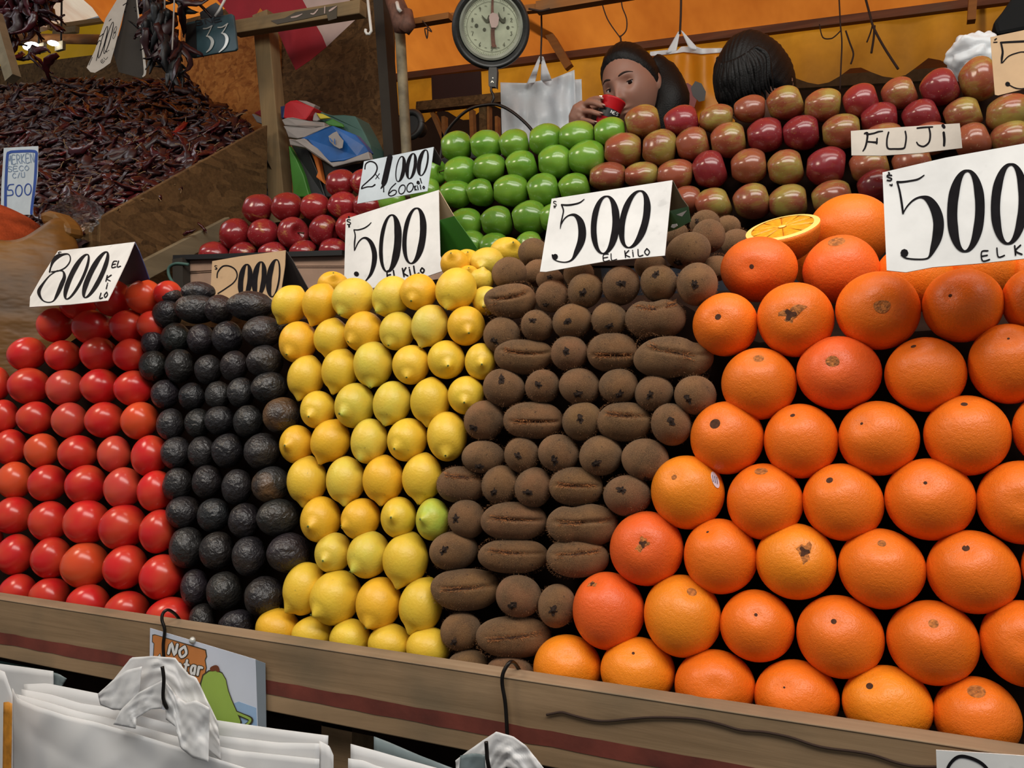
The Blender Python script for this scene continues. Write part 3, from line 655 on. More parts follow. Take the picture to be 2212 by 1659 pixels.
def c_red(e, ri, i):
    cav = 'cavity' in e
    return 'red', ((.45, -.12) if cav else (rnd.uniform(.93, 1.05), rnd.uniform(-.1, .3))), {'stem': cav, 'back': 0 if cav else rnd.random() < .4}, vary((.25, .018, .022), .14, rnd.uniform(-.34, -.05)), 'streaky' if cav else 'shiny'
place_rows(TOMATO, 'tomato', 'tomato', '', 'tomatoes stacked at the left of the stall', 'tomato', plane1, c_tomato)
place_rows(AVO, 'avocado', 'avocado', '', 'avocados stacked between tomatoes and lemons', 'avocado', plane1, c_avo)
place_rows(LEMON, 'lemon', 'lemon', '', 'lemons stacked between avocados and kiwis', 'lemon', plane1, c_lemon)
place_rows(KIWI, 'kiwi', 'kiwi fruit', '', 'kiwi fruits stacked between lemons and oranges', 'kiwi', plane1, c_kiwi)
place_rows(ORANGE, 'orange', 'orange', '', 'oranges stacked at the right of the stall', 'orange', plane1, c_orange)
place_rows(GREEN, 'green', 'apple', '', 'green apples on the raised shelf', 'apple', plane2, c_green)
place_rows(FUJI, 'fuji', 'blush apple', '', 'blush apples on the raised shelf', 'apple', plane2, c_fuji)
place_rows(RED, 'red', 'red apple', '', 'red apples behind the cardboard strip', 'apple', lambda x, y: plane2(x, y, .04), c_red)
# the fruit lying loose on the crests, further back
lb = ['behind the crest, beside the avocados', 'behind the crest under the price card corner', 'just right of the price card', 'with a pale tip left of the kiwis', 'highest, against the green apples', 'pointing up between lemons and kiwis', 'tucked under the leftmost kiwi', 'half hidden behind the crest lemon', 'peeping out low beside the kiwis']
for e, w_ in zip(LEMON_BACK, lb):
    c = {'': (.82, .56, .045), 'o': (.86, .47, .025), 'g': (.74, .58, .07)}[e[7]]
    fr = fruit('lemon', e[0], e[1], e[2], e[3], (e[4], e[5]), plane1(e[0], e[1], e[6]), vary(c, .05, .6 if e[7] == 'g' else .1), {})
    tag(fr['o'], 'yellow lemon ' + w_, 'lemon', 'loose lemons behind the crest')
kb = ['left of the middle price card', 'above the broad leftmost crest kiwi', 'in the shade left under the price card', 'behind the crest kiwi beside the broad one', 'hidden behind the crest under the card', 'shaded under the right end of the card', 'large one right of the price card', 'behind the large one by the card', 'topmost, in front of the blush apples', 'small pale one beside the half orange', 'below the small pale one near the orange', 'wedged between crest kiwi and orange', 'peeping out behind the card edge']
for e, w_ in zip(KIWI_BACK, kb):
    fr = fruit('kiwi', e[0], e[1], e[2], e[3], (e[4], e[5]), plane1(e[0], e[1], e[6]), vary((.16, .08, .038), .14), {'tip': e[5] < .75})
    tag(fr['o'], 'brown kiwi fruit ' + w_, 'kiwi', 'loose kiwis behind the crest')
ob = ['reddish one directly under the cut half', 'red-tinged one with a pale navel, below the large one', 'large one beside the cut half orange', 'in shade under the left of the big card', 'in shade under the middle of the big card', 'in shade under the right of the big card', 'hidden behind the two under the cut half']
for i, (e, w_) in enumerate(zip(ORANGE_BACK, ob)):
    c = (.86, .15, .018) if i < 2 else (.86, .19, .012)
    fr = fruit('orange', e[0], e[1], e[2], e[3], (e[4], e[5]), plane1(e[0], e[1], e[7]), vary(c, .03), {'navel': e[6] > 0 and e[8] != '', 'ns': e[6], 'nt': e[8] or 'hole'})
    tag(fr['o'], 'orange ' + w_, 'orange', 'oranges behind the crest')

# the round sticker on one orange
fr, e = FRS[0]; o = fr['o']; bpy.context.view_layer.update()
def on_fruit(o, px, py, lift):
    Rm = o.rotation_quaternion.to_matrix().to_4x4(); Rm.translation = o.location
    inv = Rm.inverted(); a = inv @ V(CAM); b = inv.to_3x3() @ V(ray(px, py))
    h, loc, nn, ix = o.ray_cast(a, b.normalized()); return loc + nn * lift if h else None
def decal(o, name, poly, mat, lift):
    pts = [on_fruit(o, x, y, lift) for x, y in poly]; c = on_fruit(o, sum(p[0] for p in poly) / len(poly), sum(p[1] for p in poly) / len(poly), lift)
    if None in pts or c is None: return None
    mb = MB(); n = len(pts); mb.add([c] + pts, [(0, 1 + i, 1 + (i + 1) % n) for i in range(n)])
    ob_ = obj(name, mb.v, mb.f, mat, o); return ob_
k3 = cr(1000, 800)
ell = [k3(2006 + 30 * math.cos(t) + 16 * math.sin(t), 873 + 64 * math.sin(t) + 10 * math.cos(t)) for t in np.linspace(0, 2 * math.pi, 24, endpoint=False)]
s_ = decal(o, 'sticker', ell, M['sticker'], .0006)
if s_:
    s_['label'] = 'round white sticker with grey print'
    for dx in (-18, -2, 14):
        decal(s_.parent, 'sticker_print', [k3(1998 + dx + a, 873 + b + dx * .5) for a, b in ((0, -30), (6, -28), (12, 24), (6, 26))], M['stext'], .0011)

# the cut half orange resting on the crest
pc = plane1(1690, 492, .17); d = depth(pc); R = 78 * d / F
nrm = Vector((-.10, -.50, .86)).normalized(); qt = nrm.to_track_quat('Z', 'Y')
he = empty('half_orange', pc, 'cut half orange showing its flesh, resting on the crest oranges', 'orange'); he.rotation_mode = 'QUATERNION'; he.rotation_quaternion = qt
D, Fc = sphere(48, 32)
v = D.copy(); v[v[:, 2] > 0, 2] = 0; v *= np.array([R, R, R * .98])
s_ = obj('peel', v, Fc, M['orange'], he); s_.color = (.88, .22, .015, 1)
a = [(0, 0)]; mb = MB()
ringz = [(0, .0035), (.80, .0035), (.86, .003), (.97, .0022), (1.0, .0)]
def disc(r0, r1, z0, z1, n=64):
    vs = []; 
    for r_, z_ in ((r0, z0), (r1, z1)): vs += [(R * r_ * math.cos(2 * math.pi * i / n), R * r_ * math.sin(2 * math.pi * i / n), z_) for i in range(n)]
    return vs, [(i, (i + 1) % n, (i + 1) % n + n, i + n) for i in range(n)]
vs, fs = disc(.84, .995, .0016, .0004); obj('pith', vs, fs, M['pith'], he)
vs, fs = disc(.0, .10, .0030, .0022); obj('core', vs, fs, M['pith'], he)
for k in range(10):                        # segments of the flesh
    a0 = 2 * math.pi * (k + .035) / 10; a1 = 2 * math.pi * (k + .965) / 10; mb = MB(); nA, nR = 8, 8; vs = []
    for i in range(nR + 1):
        for j in range(nA + 1):
            t = i / nR; al = a0 + (a1 - a0) * j / nA; rr = R * (.11 + .73 * t * (1 - .04 * abs(2 * j / nA - 1) ** 4)); edge = min(t, 1 - t, j / nA, 1 - j / nA)
            vs.append((rr * math.cos(al), rr * math.sin(al), .0012 + .0016 * min(1, edge * 6)))
    fs = [(i * (nA + 1) + j, (i + 1) * (nA + 1) + j, (i + 1) * (nA + 1) + j + 1, i * (nA + 1) + j + 1) for i in range(nR) for j in range(nA)]
    obj('segment', vs, fs, M['pulp'], he)
# ---------------------------------------------------------------- the stall
ZR = CAM[2] - .3097; ZB = CAM[2] - .400
fl = MB().box((-6, -3, -.05), (4, 6, 0)).build('floor', M['floor']); struct(fl)
rail = empty('display_rail', (0, .865, ZB), 'long weathered wooden rail along the foot of the fruit piles', 'rail')
MB().box((-2.2, .850, ZB), (1.25, .880, ZR)).build('board', M['rail'], rail, bevel=.0015)
MB().box((-2.2, .8492, ZR - .0008), (1.25, .8805, ZR + .0012)).build('top_edge', M['railtop'], rail, bevel=.001)
mb = MB(); xs = np.linspace(-2.2, 1.25, 120); v = []; r2 = random.Random(3)
for x in xs:
    a = CAM[2] - .3600 + r2.uniform(-.0008, .0008); b = CAM[2] - .3775 + r2.uniform(-.0008, .0008); v += [(x, .8493, a), (x, .8493, b)]
mb.add(v, [(2 * i, 2 * i + 1, 2 * i + 3, 2 * i + 2) for i in range(len(xs) - 1)]); st_ = mb.build('painted_stripe', M['redpaint'], rail); st_['label'] = 'worn dark red painted stripe'
# string caught on the rail's face
k7 = cr(1000, 1209); k8 = cr(1600, 1209, 3.6144)
pts = [k7(665, 1235), k7(730, 1222), k7(790, 1215), k7(870, 1238), k7(1000, 1272), k7(1100, 1285), k7(1200, 1282), k7(1330, 1268), k7(1500, 1256), k7(1700, 1258), k7(1880, 1272), k7(2050, 1310), k8(0, 1330), k8(180, 1345), k8(380, 1385), k8(560, 1445), k8(700, 1475), k8(900, 1500), k8(1050, 1530), k8(1200, 1580), k8(1350, 1612), k8(1540, 1618)]
mb = MB(); mb.tube([onY(x, y, .8478) for x, y in pathpts(pts, 4)], .0013, 6)
tag(mb.build('string', M['rope'], smooth=True), 'thin brown string stuck along the face of the wooden rail', 'string')
# legs and a dark panel standing in for the shade under the rail
for nm, px, lb in (('leg', 730, 0), ('leg', -700, 0), ('leg', 2900, 0)):
    p = onY(px, 1600, .885); w = .048
    o = MB().box((p[0] - w / 2, .882, 0.0), (p[0] + w / 2, .93, ZB + .05)).build('leg', M['rail'], rail)
mb = MB().box((-2.2, 1.15, 0), (1.25, 1.17, .80)); struct(mb.build('under_rail_shade_1', M['board']))
bin_ = empty('display_bin', (0, .95, ZB), 'dark sloping wooden boards carrying the front fruit piles', 'display stand')
def onT(px, py, off, P=T1):
    n = P[1] / np.linalg.norm(P[1]); return onP(px, py, np.array(P[0]) + n * off, P[1])
crest = [(-500, 1290), (-500, 860), (20, 835), (60, 800), (120, 760), (180, 720), (340, 700), (590, 715), (640, 690), (1040, 670), (1100, 690), (1480, 660), (1580, 720), (1640, 740), (2060, 710), (2500, 690), (2500, 1640), (1200, 1440)]
n1 = T1[1] / np.linalg.norm(T1[1])
MB().prism([onT(x, y, .056) for x, y in crest], n1, .012).build('back_board', M['board'], bin_)  # backing in place of more fruit, toned dark for the shaded gaps
MB().box((-2.2, .882, ZB - .02), (1.25, 1.02, ZB)).build('bottom_board', M['board'], bin_)
# shallower board carrying the fruit behind the crest
a = plane1(1010, 640); x0, x1 = a[0], plane1(2500, 640)[0]
mb = MB(); zc = CAM[2] + .02; mb.prism([(x0, 1.06, zc), (x1, 1.06, zc), (x1, 1.42, zc + .17), (x0, 1.42, zc + .17)], (0, .43, -.9), .012)
mb.build('crest_board', M['board'], bin_)
# raised shelf with its own sloping board, toned dark for the shade between the apples
sh = empty('raised_shelf', (0, 1.7, 1.5), 'raised dark shelf carrying the apple piles', 'shelf')
n2 = T2[1] / np.linalg.norm(T2[1])
MB().box((-1.35, 1.63, 1.42), (1.6, 2.0, 1.445)).build('shelf_board', M['board'], sh)
up2 = [(1010, 560), (990, 330), (1320, 300), (1400, 275), (1660, 240), (1780, 240), (1860, 230), (1950, 215), (2040, 205), (2140, 185), (2400, 170), (2400, 560)]
MB().prism([onT(x, y + 14, .058, T2) for x, y in up2], n2, .012).build('back_board', M['board'], sh)
lo2 = [(430, 580), (480, 535), (530, 480), (700, 455), (725, 425), (800, 410), (1010, 420), (1010, 580)]
MB().prism([onT(x, y + 10, .10, T2) for x, y in lo2], n2, .012).build('back_board', M['board'], sh)
for x in (-1.25, .2, 1.5): MB().box((x, 1.66, 0), (x + .05, 1.71, 1.42)).build('leg', M['post'], sh)
# cardboard strip in front of the red apples
kA = cr(0, 400); kB = cr(500, 400); kC = cr(1000, 400); kD = cr(1600, 400, 3.6144); kE = cr(0, 0); kF = cr(500, 0); kG = cr(1000, 0); kH = cr(1600, 0, 3.6144)
Yc = 1.585
P4 = [onY(x, y, Yc) for x, y in (kA(1478, 603), kB(900, 548), kB(1960, 530), kB(1960, 700), kB(900, 860), kA(1500, 860))]
cb = MB().prism(P4, (0, 1, 0), .004).build('cardboard_strip', M['cardbox']); tag(cb, 'pinkish cardboard strip holding back the small red apples', 'cardboard')
mb = MB()
for dy in (0, 13):
    mb.tube([onY(*kA(1482, 690 + dy), Yc - .001), onY(*kB(380, 640 + dy), Yc - .001), onY(*kB(900, 640 + dy), Yc - .001)], .0012, 5)
mb.build('fold', M['cardbox'], None, True).parent = cb
mb = MB(); mb.beam(onY(*kA(1400, 580), 1.58), onY(*kB(900, 542), 1.58), .012, .02); tag(mb.build('shelf_lip', M['blackp']), 'thin dark lip running above the cardboard strip', 'strip')
mb = MB(); mb.beam(onY(*kA(1448, 590), 1.575), onY(*kA(1455, 840), 1.575), .035, .03); tag(mb.build('corner_post', M['pipedark']), 'short dark post at the left end of the cardboard strip', 'post')
mb = MB(); mb.tube([onY(x, y, 1.56) for x, y in pathpts([kA(1500, 632), kA(1400, 625), kA(1345, 660), kA(1350, 730), kA(1400, 800), kA(1440, 830)], 5)], .004, 8)
tag(mb.build('cable', M['tealp'], smooth=True), 'looped dark green cable left of the cardboard strip', 'cable')

# ---------------------------------------------------------------- price cards
class Flat:
    """A flat card in the place; its outline and lettering are picked on the photo and laid on the card's plane."""
    def __init__(s, ref, Y, n):
        s.p0 = onY(ref[0], ref[1], Y); s.n = np.array(n, float); s.n /= np.linalg.norm(s.n)
        if np.dot(s.n, s.p0 - CAM) > 0: s.n = -s.n
    def at(s, p, lift=0): return onP(p[0], p[1], s.p0 + s.n * lift, s.n)
    def sheet(s, name, poly, mat, parent=None, t=.0012, lift=0, bevel=0, curl=None):
        mb = MB(); mb.prism([s.at(p, lift) for p in poly], -s.n, t); o = mb.build(name, mat, parent, bevel=bevel); return o
    def ink(s, name, strokes, mat, parent, lift=.0006, smoothn=6):
        mb = MB()
        for si, st in enumerate(strokes):
            P = pathpts([(a[0], a[1], a[2]) for a in st], smoothn) if len(st) > 2 else [np.array(a, float) for a in st]
            P = [np.array(p) for p in P]; v = []; n = len(P)
            for i in range(n):
                d = P[min(i + 1, n - 1)][:2] - P[max(i - 1, 0)][:2]; L = np.hypot(*d) or 1; q = np.array([-d[1], d[0]]) / L * max(.3, P[i][2]) / 2
                v += [P[i][:2] + q, P[i][:2] - q]
            f = [(2 * i, 2 * i + 1, 2 * i + 3, 2 * i + 2) for i in range(n - 1)]
            for e in (0, n - 1):           # rounded ends
                k = len(v); v.append(P[e][:2]); m = 8
                for j in range(m): t = 2 * math.pi * j / m; v.append(P[e][:2] + np.array([math.cos(t), math.sin(t)]) * max(.3, P[e][2]) / 2)
                f += [(k, k + 1 + j, k + 1 + (j + 1) % m) for j in range(m)]
            mb.add([s.at(p, lift + si * .000006 + min(j, 2 * n) * .0000008 + (.00004 if j >= 2 * n else 0) + (.00003 if j >= 2 * n + 9 else 0)) for j, p in enumerate(v)], f)
        return mb.build(name, mat, parent)
def zero(k, cx, cy, rx, ry, slant, wl, wr, wt=10, n=28):
    """pen-made oval: thick on its left and right flanks"""
    out = []
    for i in range(n + 1):
        a = 2 * math.pi * i / n - math.pi / 2; x = cx + rx * math.cos(a) + slant * -ry * math.sin(a); y = cy + ry * math.sin(a)
        c = math.cos(a); w = wt + ((wr if c > 0 else wl) - wt) * min(1, abs(c) ** 1.3 * 1.15); q = k(x, y); out.append((q[0], q[1], w / k(1, 0)[0] if False else w / KS(k)))
    return out
def KS(k): return 1.0 / (k(1, 0)[0] - k(0, 0)[0])
def pen(k, pts): return [(*k(p[0], p[1]), p[2] / KS(k)) for p in pts]
GL = dict(A=[[(0, 1), (.45, 0), (.9, 1)], [(.2, .62), (.72, .62)]], E=[[(.85, 0), (.1, .02), (.05, 1), (.9, .97)], [(.07, .5), (.7, .47)]], L=[[(.1, 0), (.1, 1), (.85, .95)]],
 K=[[(.1, 0), (.1, 1)], [(.8, 0), (.15, .55), (.85, 1)]], i=[[(.3, .3), (.3, 1)], [(.3, .05), (.3, .08)]], I=[[(.3, 0), (.3, 1)]], l=[[(.3, 0), (.3, 1)]], O=[[(.5, 0), (.05, .5), (.45, 1), (.9, .55), (.5, 0)]],
 o=[[(.5, .4), (.1, .7), (.45, 1), (.85, .7), (.5, .4)]], M=[[(.05, 1), (.15, 0), (.5, .6), (.85, 0), (.95, 1)]], C=[[(.9, .15), (.45, 0), (.05, .5), (.45, 1), (.9, .85)]], R=[[(.1, 1), (.1, 0), (.8, .15), (.7, .45), (.1, .52)], [(.35, .52), (.9, 1)]],
 N=[[(.1, 1), (.1, 0), (.85, 1), (.85, 0)]], S=[[(.9, .1), (.3, 0), (.1, .28), (.85, .68), (.6, 1), (.05, .9)]], B=[[(.1, 1), (.1, 0), (.7, .1), (.65, .42), (.12, .48), (.8, .6), (.75, .95), (.1, 1)]], e=[[(.1, .7), (.8, .66), (.5, .4), (.1, .7), (.45, 1), (.85, .9)]],
 F=[[(.95, 0), (.1, .04), (.05, 1)], [(.08, .5), (.7, .48)]], U=[[(.1, 0), (.05, .85), (.5, 1), (.85, .9), (.9, 0)]], J=[[(.1, .03), (.95, 0)], [(.6, 0), (.55, .85), (.3, 1), (.02, .85)]], P=[[(.1, 1), (.1, 0), (.8, .12), (.75, .5), (.1, .58)]],
 p=[[(.1, .35), (.1, 1.3)], [(.1, .5), (.5, .35), (.85, .65), (.5, 1), (.1, .9)]], r=[[(.15, .38), (.15, 1)], [(.15, .6), (.4, .4), (.75, .42)]], t=[[(.4, .05), (.4, .9), (.75, 1)], [(.1, .38), (.8, .38)]], a=[[(.8, .4), (.3, .38), (.08, .7), (.35, 1), (.8, .85)], [(.8, .38), (.82, 1)]],
 **{'0': [[(.5, 0), (.08, .5), (.5, 1), (.9, .5), (.5, 0)]], '1': [[(.2, .2), (.5, 0), (.5, 1)]], '2': [[(.1, .25), (.45, 0), (.85, .25), (.1, 1), (.9, .97)]], '3': [[(.1, .1), (.8, .05), (.4, .42), (.85, .7), (.4, 1), (.05, .88)]], '4': [[(.65, 1), (.65, 0), (.05, .68), (.9, .68)]],
 '5': [[(.85, 0), (.2, .02), (.12, .45), (.8, .55), (.7, .95), (.05, .95)]], '6': [[(.8, 0), (.2, .5), (.2, .9), (.6, 1), (.8, .7), (.2, .62)]], '7': [[(.1, 0), (.9, .02), (.4, 1)]], '8': [[(.5, .45), (.15, .2), (.5, 0), (.85, .2), (.5, .45), (.1, .78), (.5, 1), (.9, .78), (.5, .45)]], '9': [[(.8, .35), (.4, .5), (.15, .2), (.5, 0), (.85, .3), (.6, 1)]], '$': [[(.9, .2), (.3, .12), (.15, .38), (.85, .62), (.6, .9), (.05, .8)], [(.5, 0), (.5, 1)]], '/': [[(.8, 0), (.2, 1)]], '"': [[(.3, 0), (.3, .3)], [(.6, 0), (.6, .3)]], '.': [[(.3, .97), (.3, 1)]]})
def word(k, txt, p0, p1, h, wd=8, gap=1.15, up=None):
    """letters between baseline points p0 -> p1 (enlarged-cut coordinates); h = cap height"""
    p0 = np.array(p0, float); p1 = np.array(p1, float); adv = (p1 - p0) / max(1, len(txt)); L = np.hypot(*adv); e = adv / L
    u = np.array(up, float) / np.hypot(*up) if up is not None else np.array([e[1], -e[0]]); out = []
    for i, ch in enumerate(txt):
        if ch == ' ' or ch not in GL: continue
        for st in GL[ch]:
            out.append(pen(k, [tuple(p0 + adv * i + e * (x * L / gap) + u * h * (1 - y)) + (wd,) for x, y in st]))
    return out
def card(name, label, ref, Y, n, poly, mat, ink, inkmat='ink', back=None, smoothn=6, cat='price sign'):
    F_ = Flat(ref, Y, n); g = empty(name, F_.at(ref), label, cat, 'handwritten price cards')
    F_.sheet('front_panel', poly, mat, g)
    if ink: F_.ink('lettering', ink, M[inkmat], g, smoothn=smoothn)
    for nm, bp, bY, bn, bm in (back or []):
        B_ = Flat(bp[0], bY, bn); B_.p0 = F_.at(bp[0]) - F_.n * (.0018 if nm != 'print_mark' else .0008); B_.sheet(nm, bp, M[bm], g)
    return F_, g
# 500 over the kiwis
k = kC
ink = [pen(k, [(785, 155, 12), (830, 158, 14), (880, 152, 13), (930, 138, 11), (965, 112, 7)]), pen(k, [(785, 155, 12), (800, 200, 11), (792, 250, 10), (782, 300, 12), (775, 345, 5)]),
 pen(k, [(780, 315, 8), (810, 265, 10), (850, 238, 12), (895, 240, 26), (935, 290, 52), (950, 370, 62), (940, 450, 58), (905, 530, 40), (870, 590, 16), (820, 612, 9), (760, 606, 9), (720, 585, 9), (712, 555, 12)]), pen(k, [(735, 568, 44), (736, 572, 40)]),
 zero(k, 1130, 315, 88, 228, .06, 46, 58), zero(k, 1365, 270, 92, 226, .20, 48, 56)]
ink += word(k, 'EL', (1120, 605), (1240, 590), 52, 8) + word(k, 'KiLO', (1290, 575), (1500, 552), 52, 9) + word(k, 'S', (722, 168), (752, 165), 40, 6) + word(k, '"', (722, 215), (752, 212), 50, 6) + word(k, '"', (735, 115), (765, 112), 26, 6)
card('price_card', 'white card reading 500 el kilo over the kiwis, black marker numerals', k(1150, 330), 1.0, (.05, 1, -.45), [k(*p) for p in ((707, 108), (1668, -40), (1640, 240), (1608, 560), (1150, 603), (850, 655), (660, 690), (613, 688))], M['white'], ink,
     back=[('brown_back_panel', [k(1668, -40), k(1740, 100), k(1792, 170), k(1644, 205)], 1.05, (.6, 1, .3), 'pdark'), ('green_back_panel', [k(1644, 205), k(1792, 170), k(1812, 290), k(1700, 350), k(1622, 375)], 1.05, (.6, 1, .3), 'greendark'), ('print_mark', [k(1700, 235), k(1785, 200), k(1745, 250)], 1.05, (.6, 1, .3), 'greyp'), ('print_mark', [k(1655, 335), k(1665, 312), k(1700, 308), k(1706, 325), k(1680, 342)], 1.05, (.6, 1, .3), 'greyp')])
F_ = None
# 500 over the lemons
k = kB
ink = [pen(k, [(975, 355, 9), (1010, 355, 10), (1055, 342, 10), (1090, 320, 9), (1112, 297, 6)]), pen(k, [(975, 355, 9), (985, 400, 10), (980, 460, 12), (978, 520, 6)]),
 pen(k, [(982, 515, 8), (1010, 455, 10), (1045, 422, 12), (1080, 425, 22), (1115, 465, 34), (1138, 540, 40), (1135, 620, 38), (1112, 700, 26), (1080, 748, 12), (1050, 780, 8)]), pen(k, [(993, 705, 38), (997, 708, 38)]),
 zero(k, 1258, 462, 66, 226, .08, 30, 58), zero(k, 1452, 402, 72, 220, .10, 34, 52)]
ink += word(k, 'El', (1245, 748), (1330, 735), 62, 12) + word(k, 'KiLo', (1370, 728), (1550, 692), 66, 12) + word(k, 'S', (922, 315), (958, 310), 40, 8) + word(k, '"', (928, 285), (955, 282), 36, 7) + word(k, '"', (930, 372), (955, 370), 54, 7)
card('price_card', 'white card reading 500 el kilo over the lemons, with green back panel', k(1250, 450), 1.22, (.10, 1, -.32), [k(*p) for p in ((910, 268), (1280, 150), (1650, 38), (1655, 300), (1662, 560), (1690, 680), (1500, 745), (1150, 815), (895, 840))], M['white'], ink,
     back=[('green_back_panel', [k(1653, 280), k(1772, 246), k(1955, 500), k(1900, 560), k(1690, 592), k(1662, 560)], 1.22, (.35, 1, .5), 'greenback'), ('cream_back_panel', [k(1650, 38), k(1772, 246), k(1653, 280)], 1.22, (.35, 1, .5), 'cream')])
# 500 over the oranges (cut by the frame)
k = kD
ink = [pen(k, [(1222, -26, 16), (1260, -26, 15), (1320, -34, 13), (1385, -48, 13), (1432, -78, 9)]), pen(k, [(1222, -26, 14), (1240, 40, 15), (1256, 130, 17), (1268, 218, 16)]),
 pen(k, [(1270, 215, 10), (1300, 165, 12), (1350, 115, 14), (1410, 92, 18), (1470, 115, 55), (1520, 190, 78), (1545, 290, 84), (1535, 400, 78), (1505, 490, 50), (1475, 555, 18), (1440, 575, 11), (1360, 577, 11), (1290, 568, 11), (1255, 545, 12)]), pen(k, [(1278, 528, 62), (1280, 530, 60)]),
 zero(k, 1760, 200, 108, 315, .03, 80, 74, 16), zero(k, 2098, 145, 108, 310, .04, 72, 74, 16)]
ink += word(k, 'E', (1885, 590), (1960, 580), 72, 11) + word(k, 'L', (2005, 560), (2080, 548), 70, 11) + word(k, 'KILO', (2140, 545), (2440, 515), 72, 13) + word(k, 'S', (1142, -35), (1192, -38), 44, 11) + [pen(k, [(1156, -98, 14), (1160, -92, 14)]), pen(k, [(1165, -5, 10), (1180, 2, 12), (1182, -10, 8)])]
card('price_card', 'largest white card, reading 500 el kilo over the oranges', k(1700, 200), .90, (-.02, 1, -.30), [k(*p) for p in ((1107, -100), (1600, -215), (2212, -325), (2560, -385), (2560, 530), (2212, 574), (1850, 612), (1500, 640), (1290, 680), (1140, 665))], M['white'], ink)
# 800 over the tomatoes
k = kA
ink = [pen(k, [(402, 660, 10), (420, 610, 24), (455, 570, 34), (500, 552, 18), (540, 548, 10), (558, 570, 9), (555, 610, 10), (520, 655, 10), (470, 680, 10), (410, 690, 10)]), pen(k, [(402, 655, 12), (395, 690, 14)]),
 pen(k, [(455, 680, 8), (395, 720, 9), (345, 780, 16), (310, 840, 28), (318, 885, 20), (345, 920, 10), (385, 932, 8), (425, 920, 9), (455, 870, 26), (490, 790, 34), (512, 730, 26), (500, 685, 12), (455, 680, 8)]),
 zero(k, 612, 728, 50, 178, .45, 38, 22, 9), zero(k, 762, 712, 48, 182, .46, 40, 34, 9)]
ink += word(k, 'EL', (888, 655), (970, 645), 48, 9, up=(.25, -1)) + word(k, 'K', (838, 765), (890, 760), 48, 9, up=(.25, -1)) + word(k, 'i', (838, 825), (868, 820), 48, 9, up=(.25, -1)) + word(k, 'LO', (790, 902), (858, 890), 44, 9, up=(.25, -1)) + word(k, 'S', (455, 560), (485, 556), 28, 6, up=(.3, -1))
card('price_card', 'white card reading 800 el kilo over the tomatoes, leaning askew', k(650, 720), .955, (.30, 1, -.75), [k(*p) for p in ((462, 522), (760, 490), (1070, 452), (1010, 600), (900, 830), (855, 918), (560, 950), (235, 970), (240, 890), (330, 730))], M['white'], ink,
     back=[('printed_back_panel', [k(1070, 452), k(1105, 520), k(1150, 640), k(1188, 750), k(1010, 795), k(925, 765)], 1.1, (.5, 1, .4), 'bluedark')])
# 2000 on brown cardboard
k = cr(0, 400)
ink = [pen(k, [(1728, 735, 9), (1735, 690, 10), (1775, 645, 11), (1830, 645, 11), (1875, 675, 11), (1888, 725, 10), (1860, 775, 9), (1800, 820, 9), (1735, 862, 9)])] + [zero(kB, 110, 760, 36, 130, .10, 42, 40, 8), zero(kB, 222, 745, 36, 135, .10, 44, 40, 8), zero(kB, 340, 740, 40, 148, .12, 44, 14, 8)] + word(k, 'S', (1710, 670), (1735, 668), 30, 5) + word(k, '"', (1715, 690), (1735, 690), 30, 5)
card('price_card', 'brown cardboard card reading 2000 behind the avocados', kB(200, 700), 1.16, (0, 1, -.30), [kA(1690, 605), kB(60, 568), kB(430, 518), kB(425, 640), kB(400, 800), kB(385, 925), kB(0, 930), kA(1670, 940)], M['brown'], ink,
     back=[('dark_back_panel', [kB(430, 518), kB(480, 590), kB(625, 850), kB(500, 930), kB(385, 925)], 1.16, (.4, 1, .3), 'darkback')])
# 2 x 1000 / $600 el kilo
k = kF
ink = [pen(k, [(1062, 1345, 9), (1070, 1305, 10), (1105, 1285, 10), (1145, 1300, 11), (1160, 1340, 11), (1140, 1390, 10), (1090, 1440, 9), (1045, 1480, 9), (1035, 1502, 9)]), pen(k, [(1035, 1502, 9), (1080, 1488, 9), (1120, 1485, 9), (1142, 1470, 12)]),
 pen(k, [(1145, 1385, 6), (1175, 1422, 6)]), pen(k, [(1178, 1382, 6), (1148, 1424, 6)]), pen(k, [(1262, 1250, 44), (1240, 1350, 46), (1222, 1430, 46), (1212, 1460, 40)]), pen(k, [(1240, 1265, 12), (1250, 1255, 20)]), pen(k, [(1190, 1500, 8), (1212, 1472, 24)]),
 zero(k, 1342, 1345, 30, 100, .15, 8, 30, 7), zero(k, 1432, 1322, 30, 100, .15, 28, 26, 7), zero(k, 1528, 1295, 32, 102, .18, 32, 14, 7)]
ink += [pen(k, [(1212, 1490, 8), (1212, 1520, 8)]), pen(k, [(1212, 1522, 10), (1212, 1526, 10)]), pen(k, [(1308, 1460, 8), (1268, 1500, 8), (1250, 1545, 8), (1270, 1560, 8), (1305, 1545, 8), (1312, 1520, 8), (1285, 1515, 8), (1255, 1540, 8)]), zero(k, 1358, 1508, 25, 36, .2, 8, 8, 8), zero(k, 1422, 1492, 25, 36, .2, 8, 8, 8)]
ink += word(k, 'el', (1478, 1468), (1535, 1450), 38, 8) + word(k, 'Kilo', (1460, 1515), (1545, 1500), 34, 8)
card('price_card', 'pale bluish card reading 2x1000 and 600 el kilo, beside green apples', k(1300, 1400), 1.50, (.05, 1, -.25), [k(*p) for p in ((1055, 1285), (1330, 1228), (1610, 1170), (1590, 1330), (1560, 1522), (1280, 1572), (1000, 1622))], M['bluecard'], ink,
     back=[('dark_back_panel', [k(1610, 1170), k(1672, 1275), k(1660, 1320), k(1592, 1290)], 1.5, (.5, 1, .4), 'darkback')])
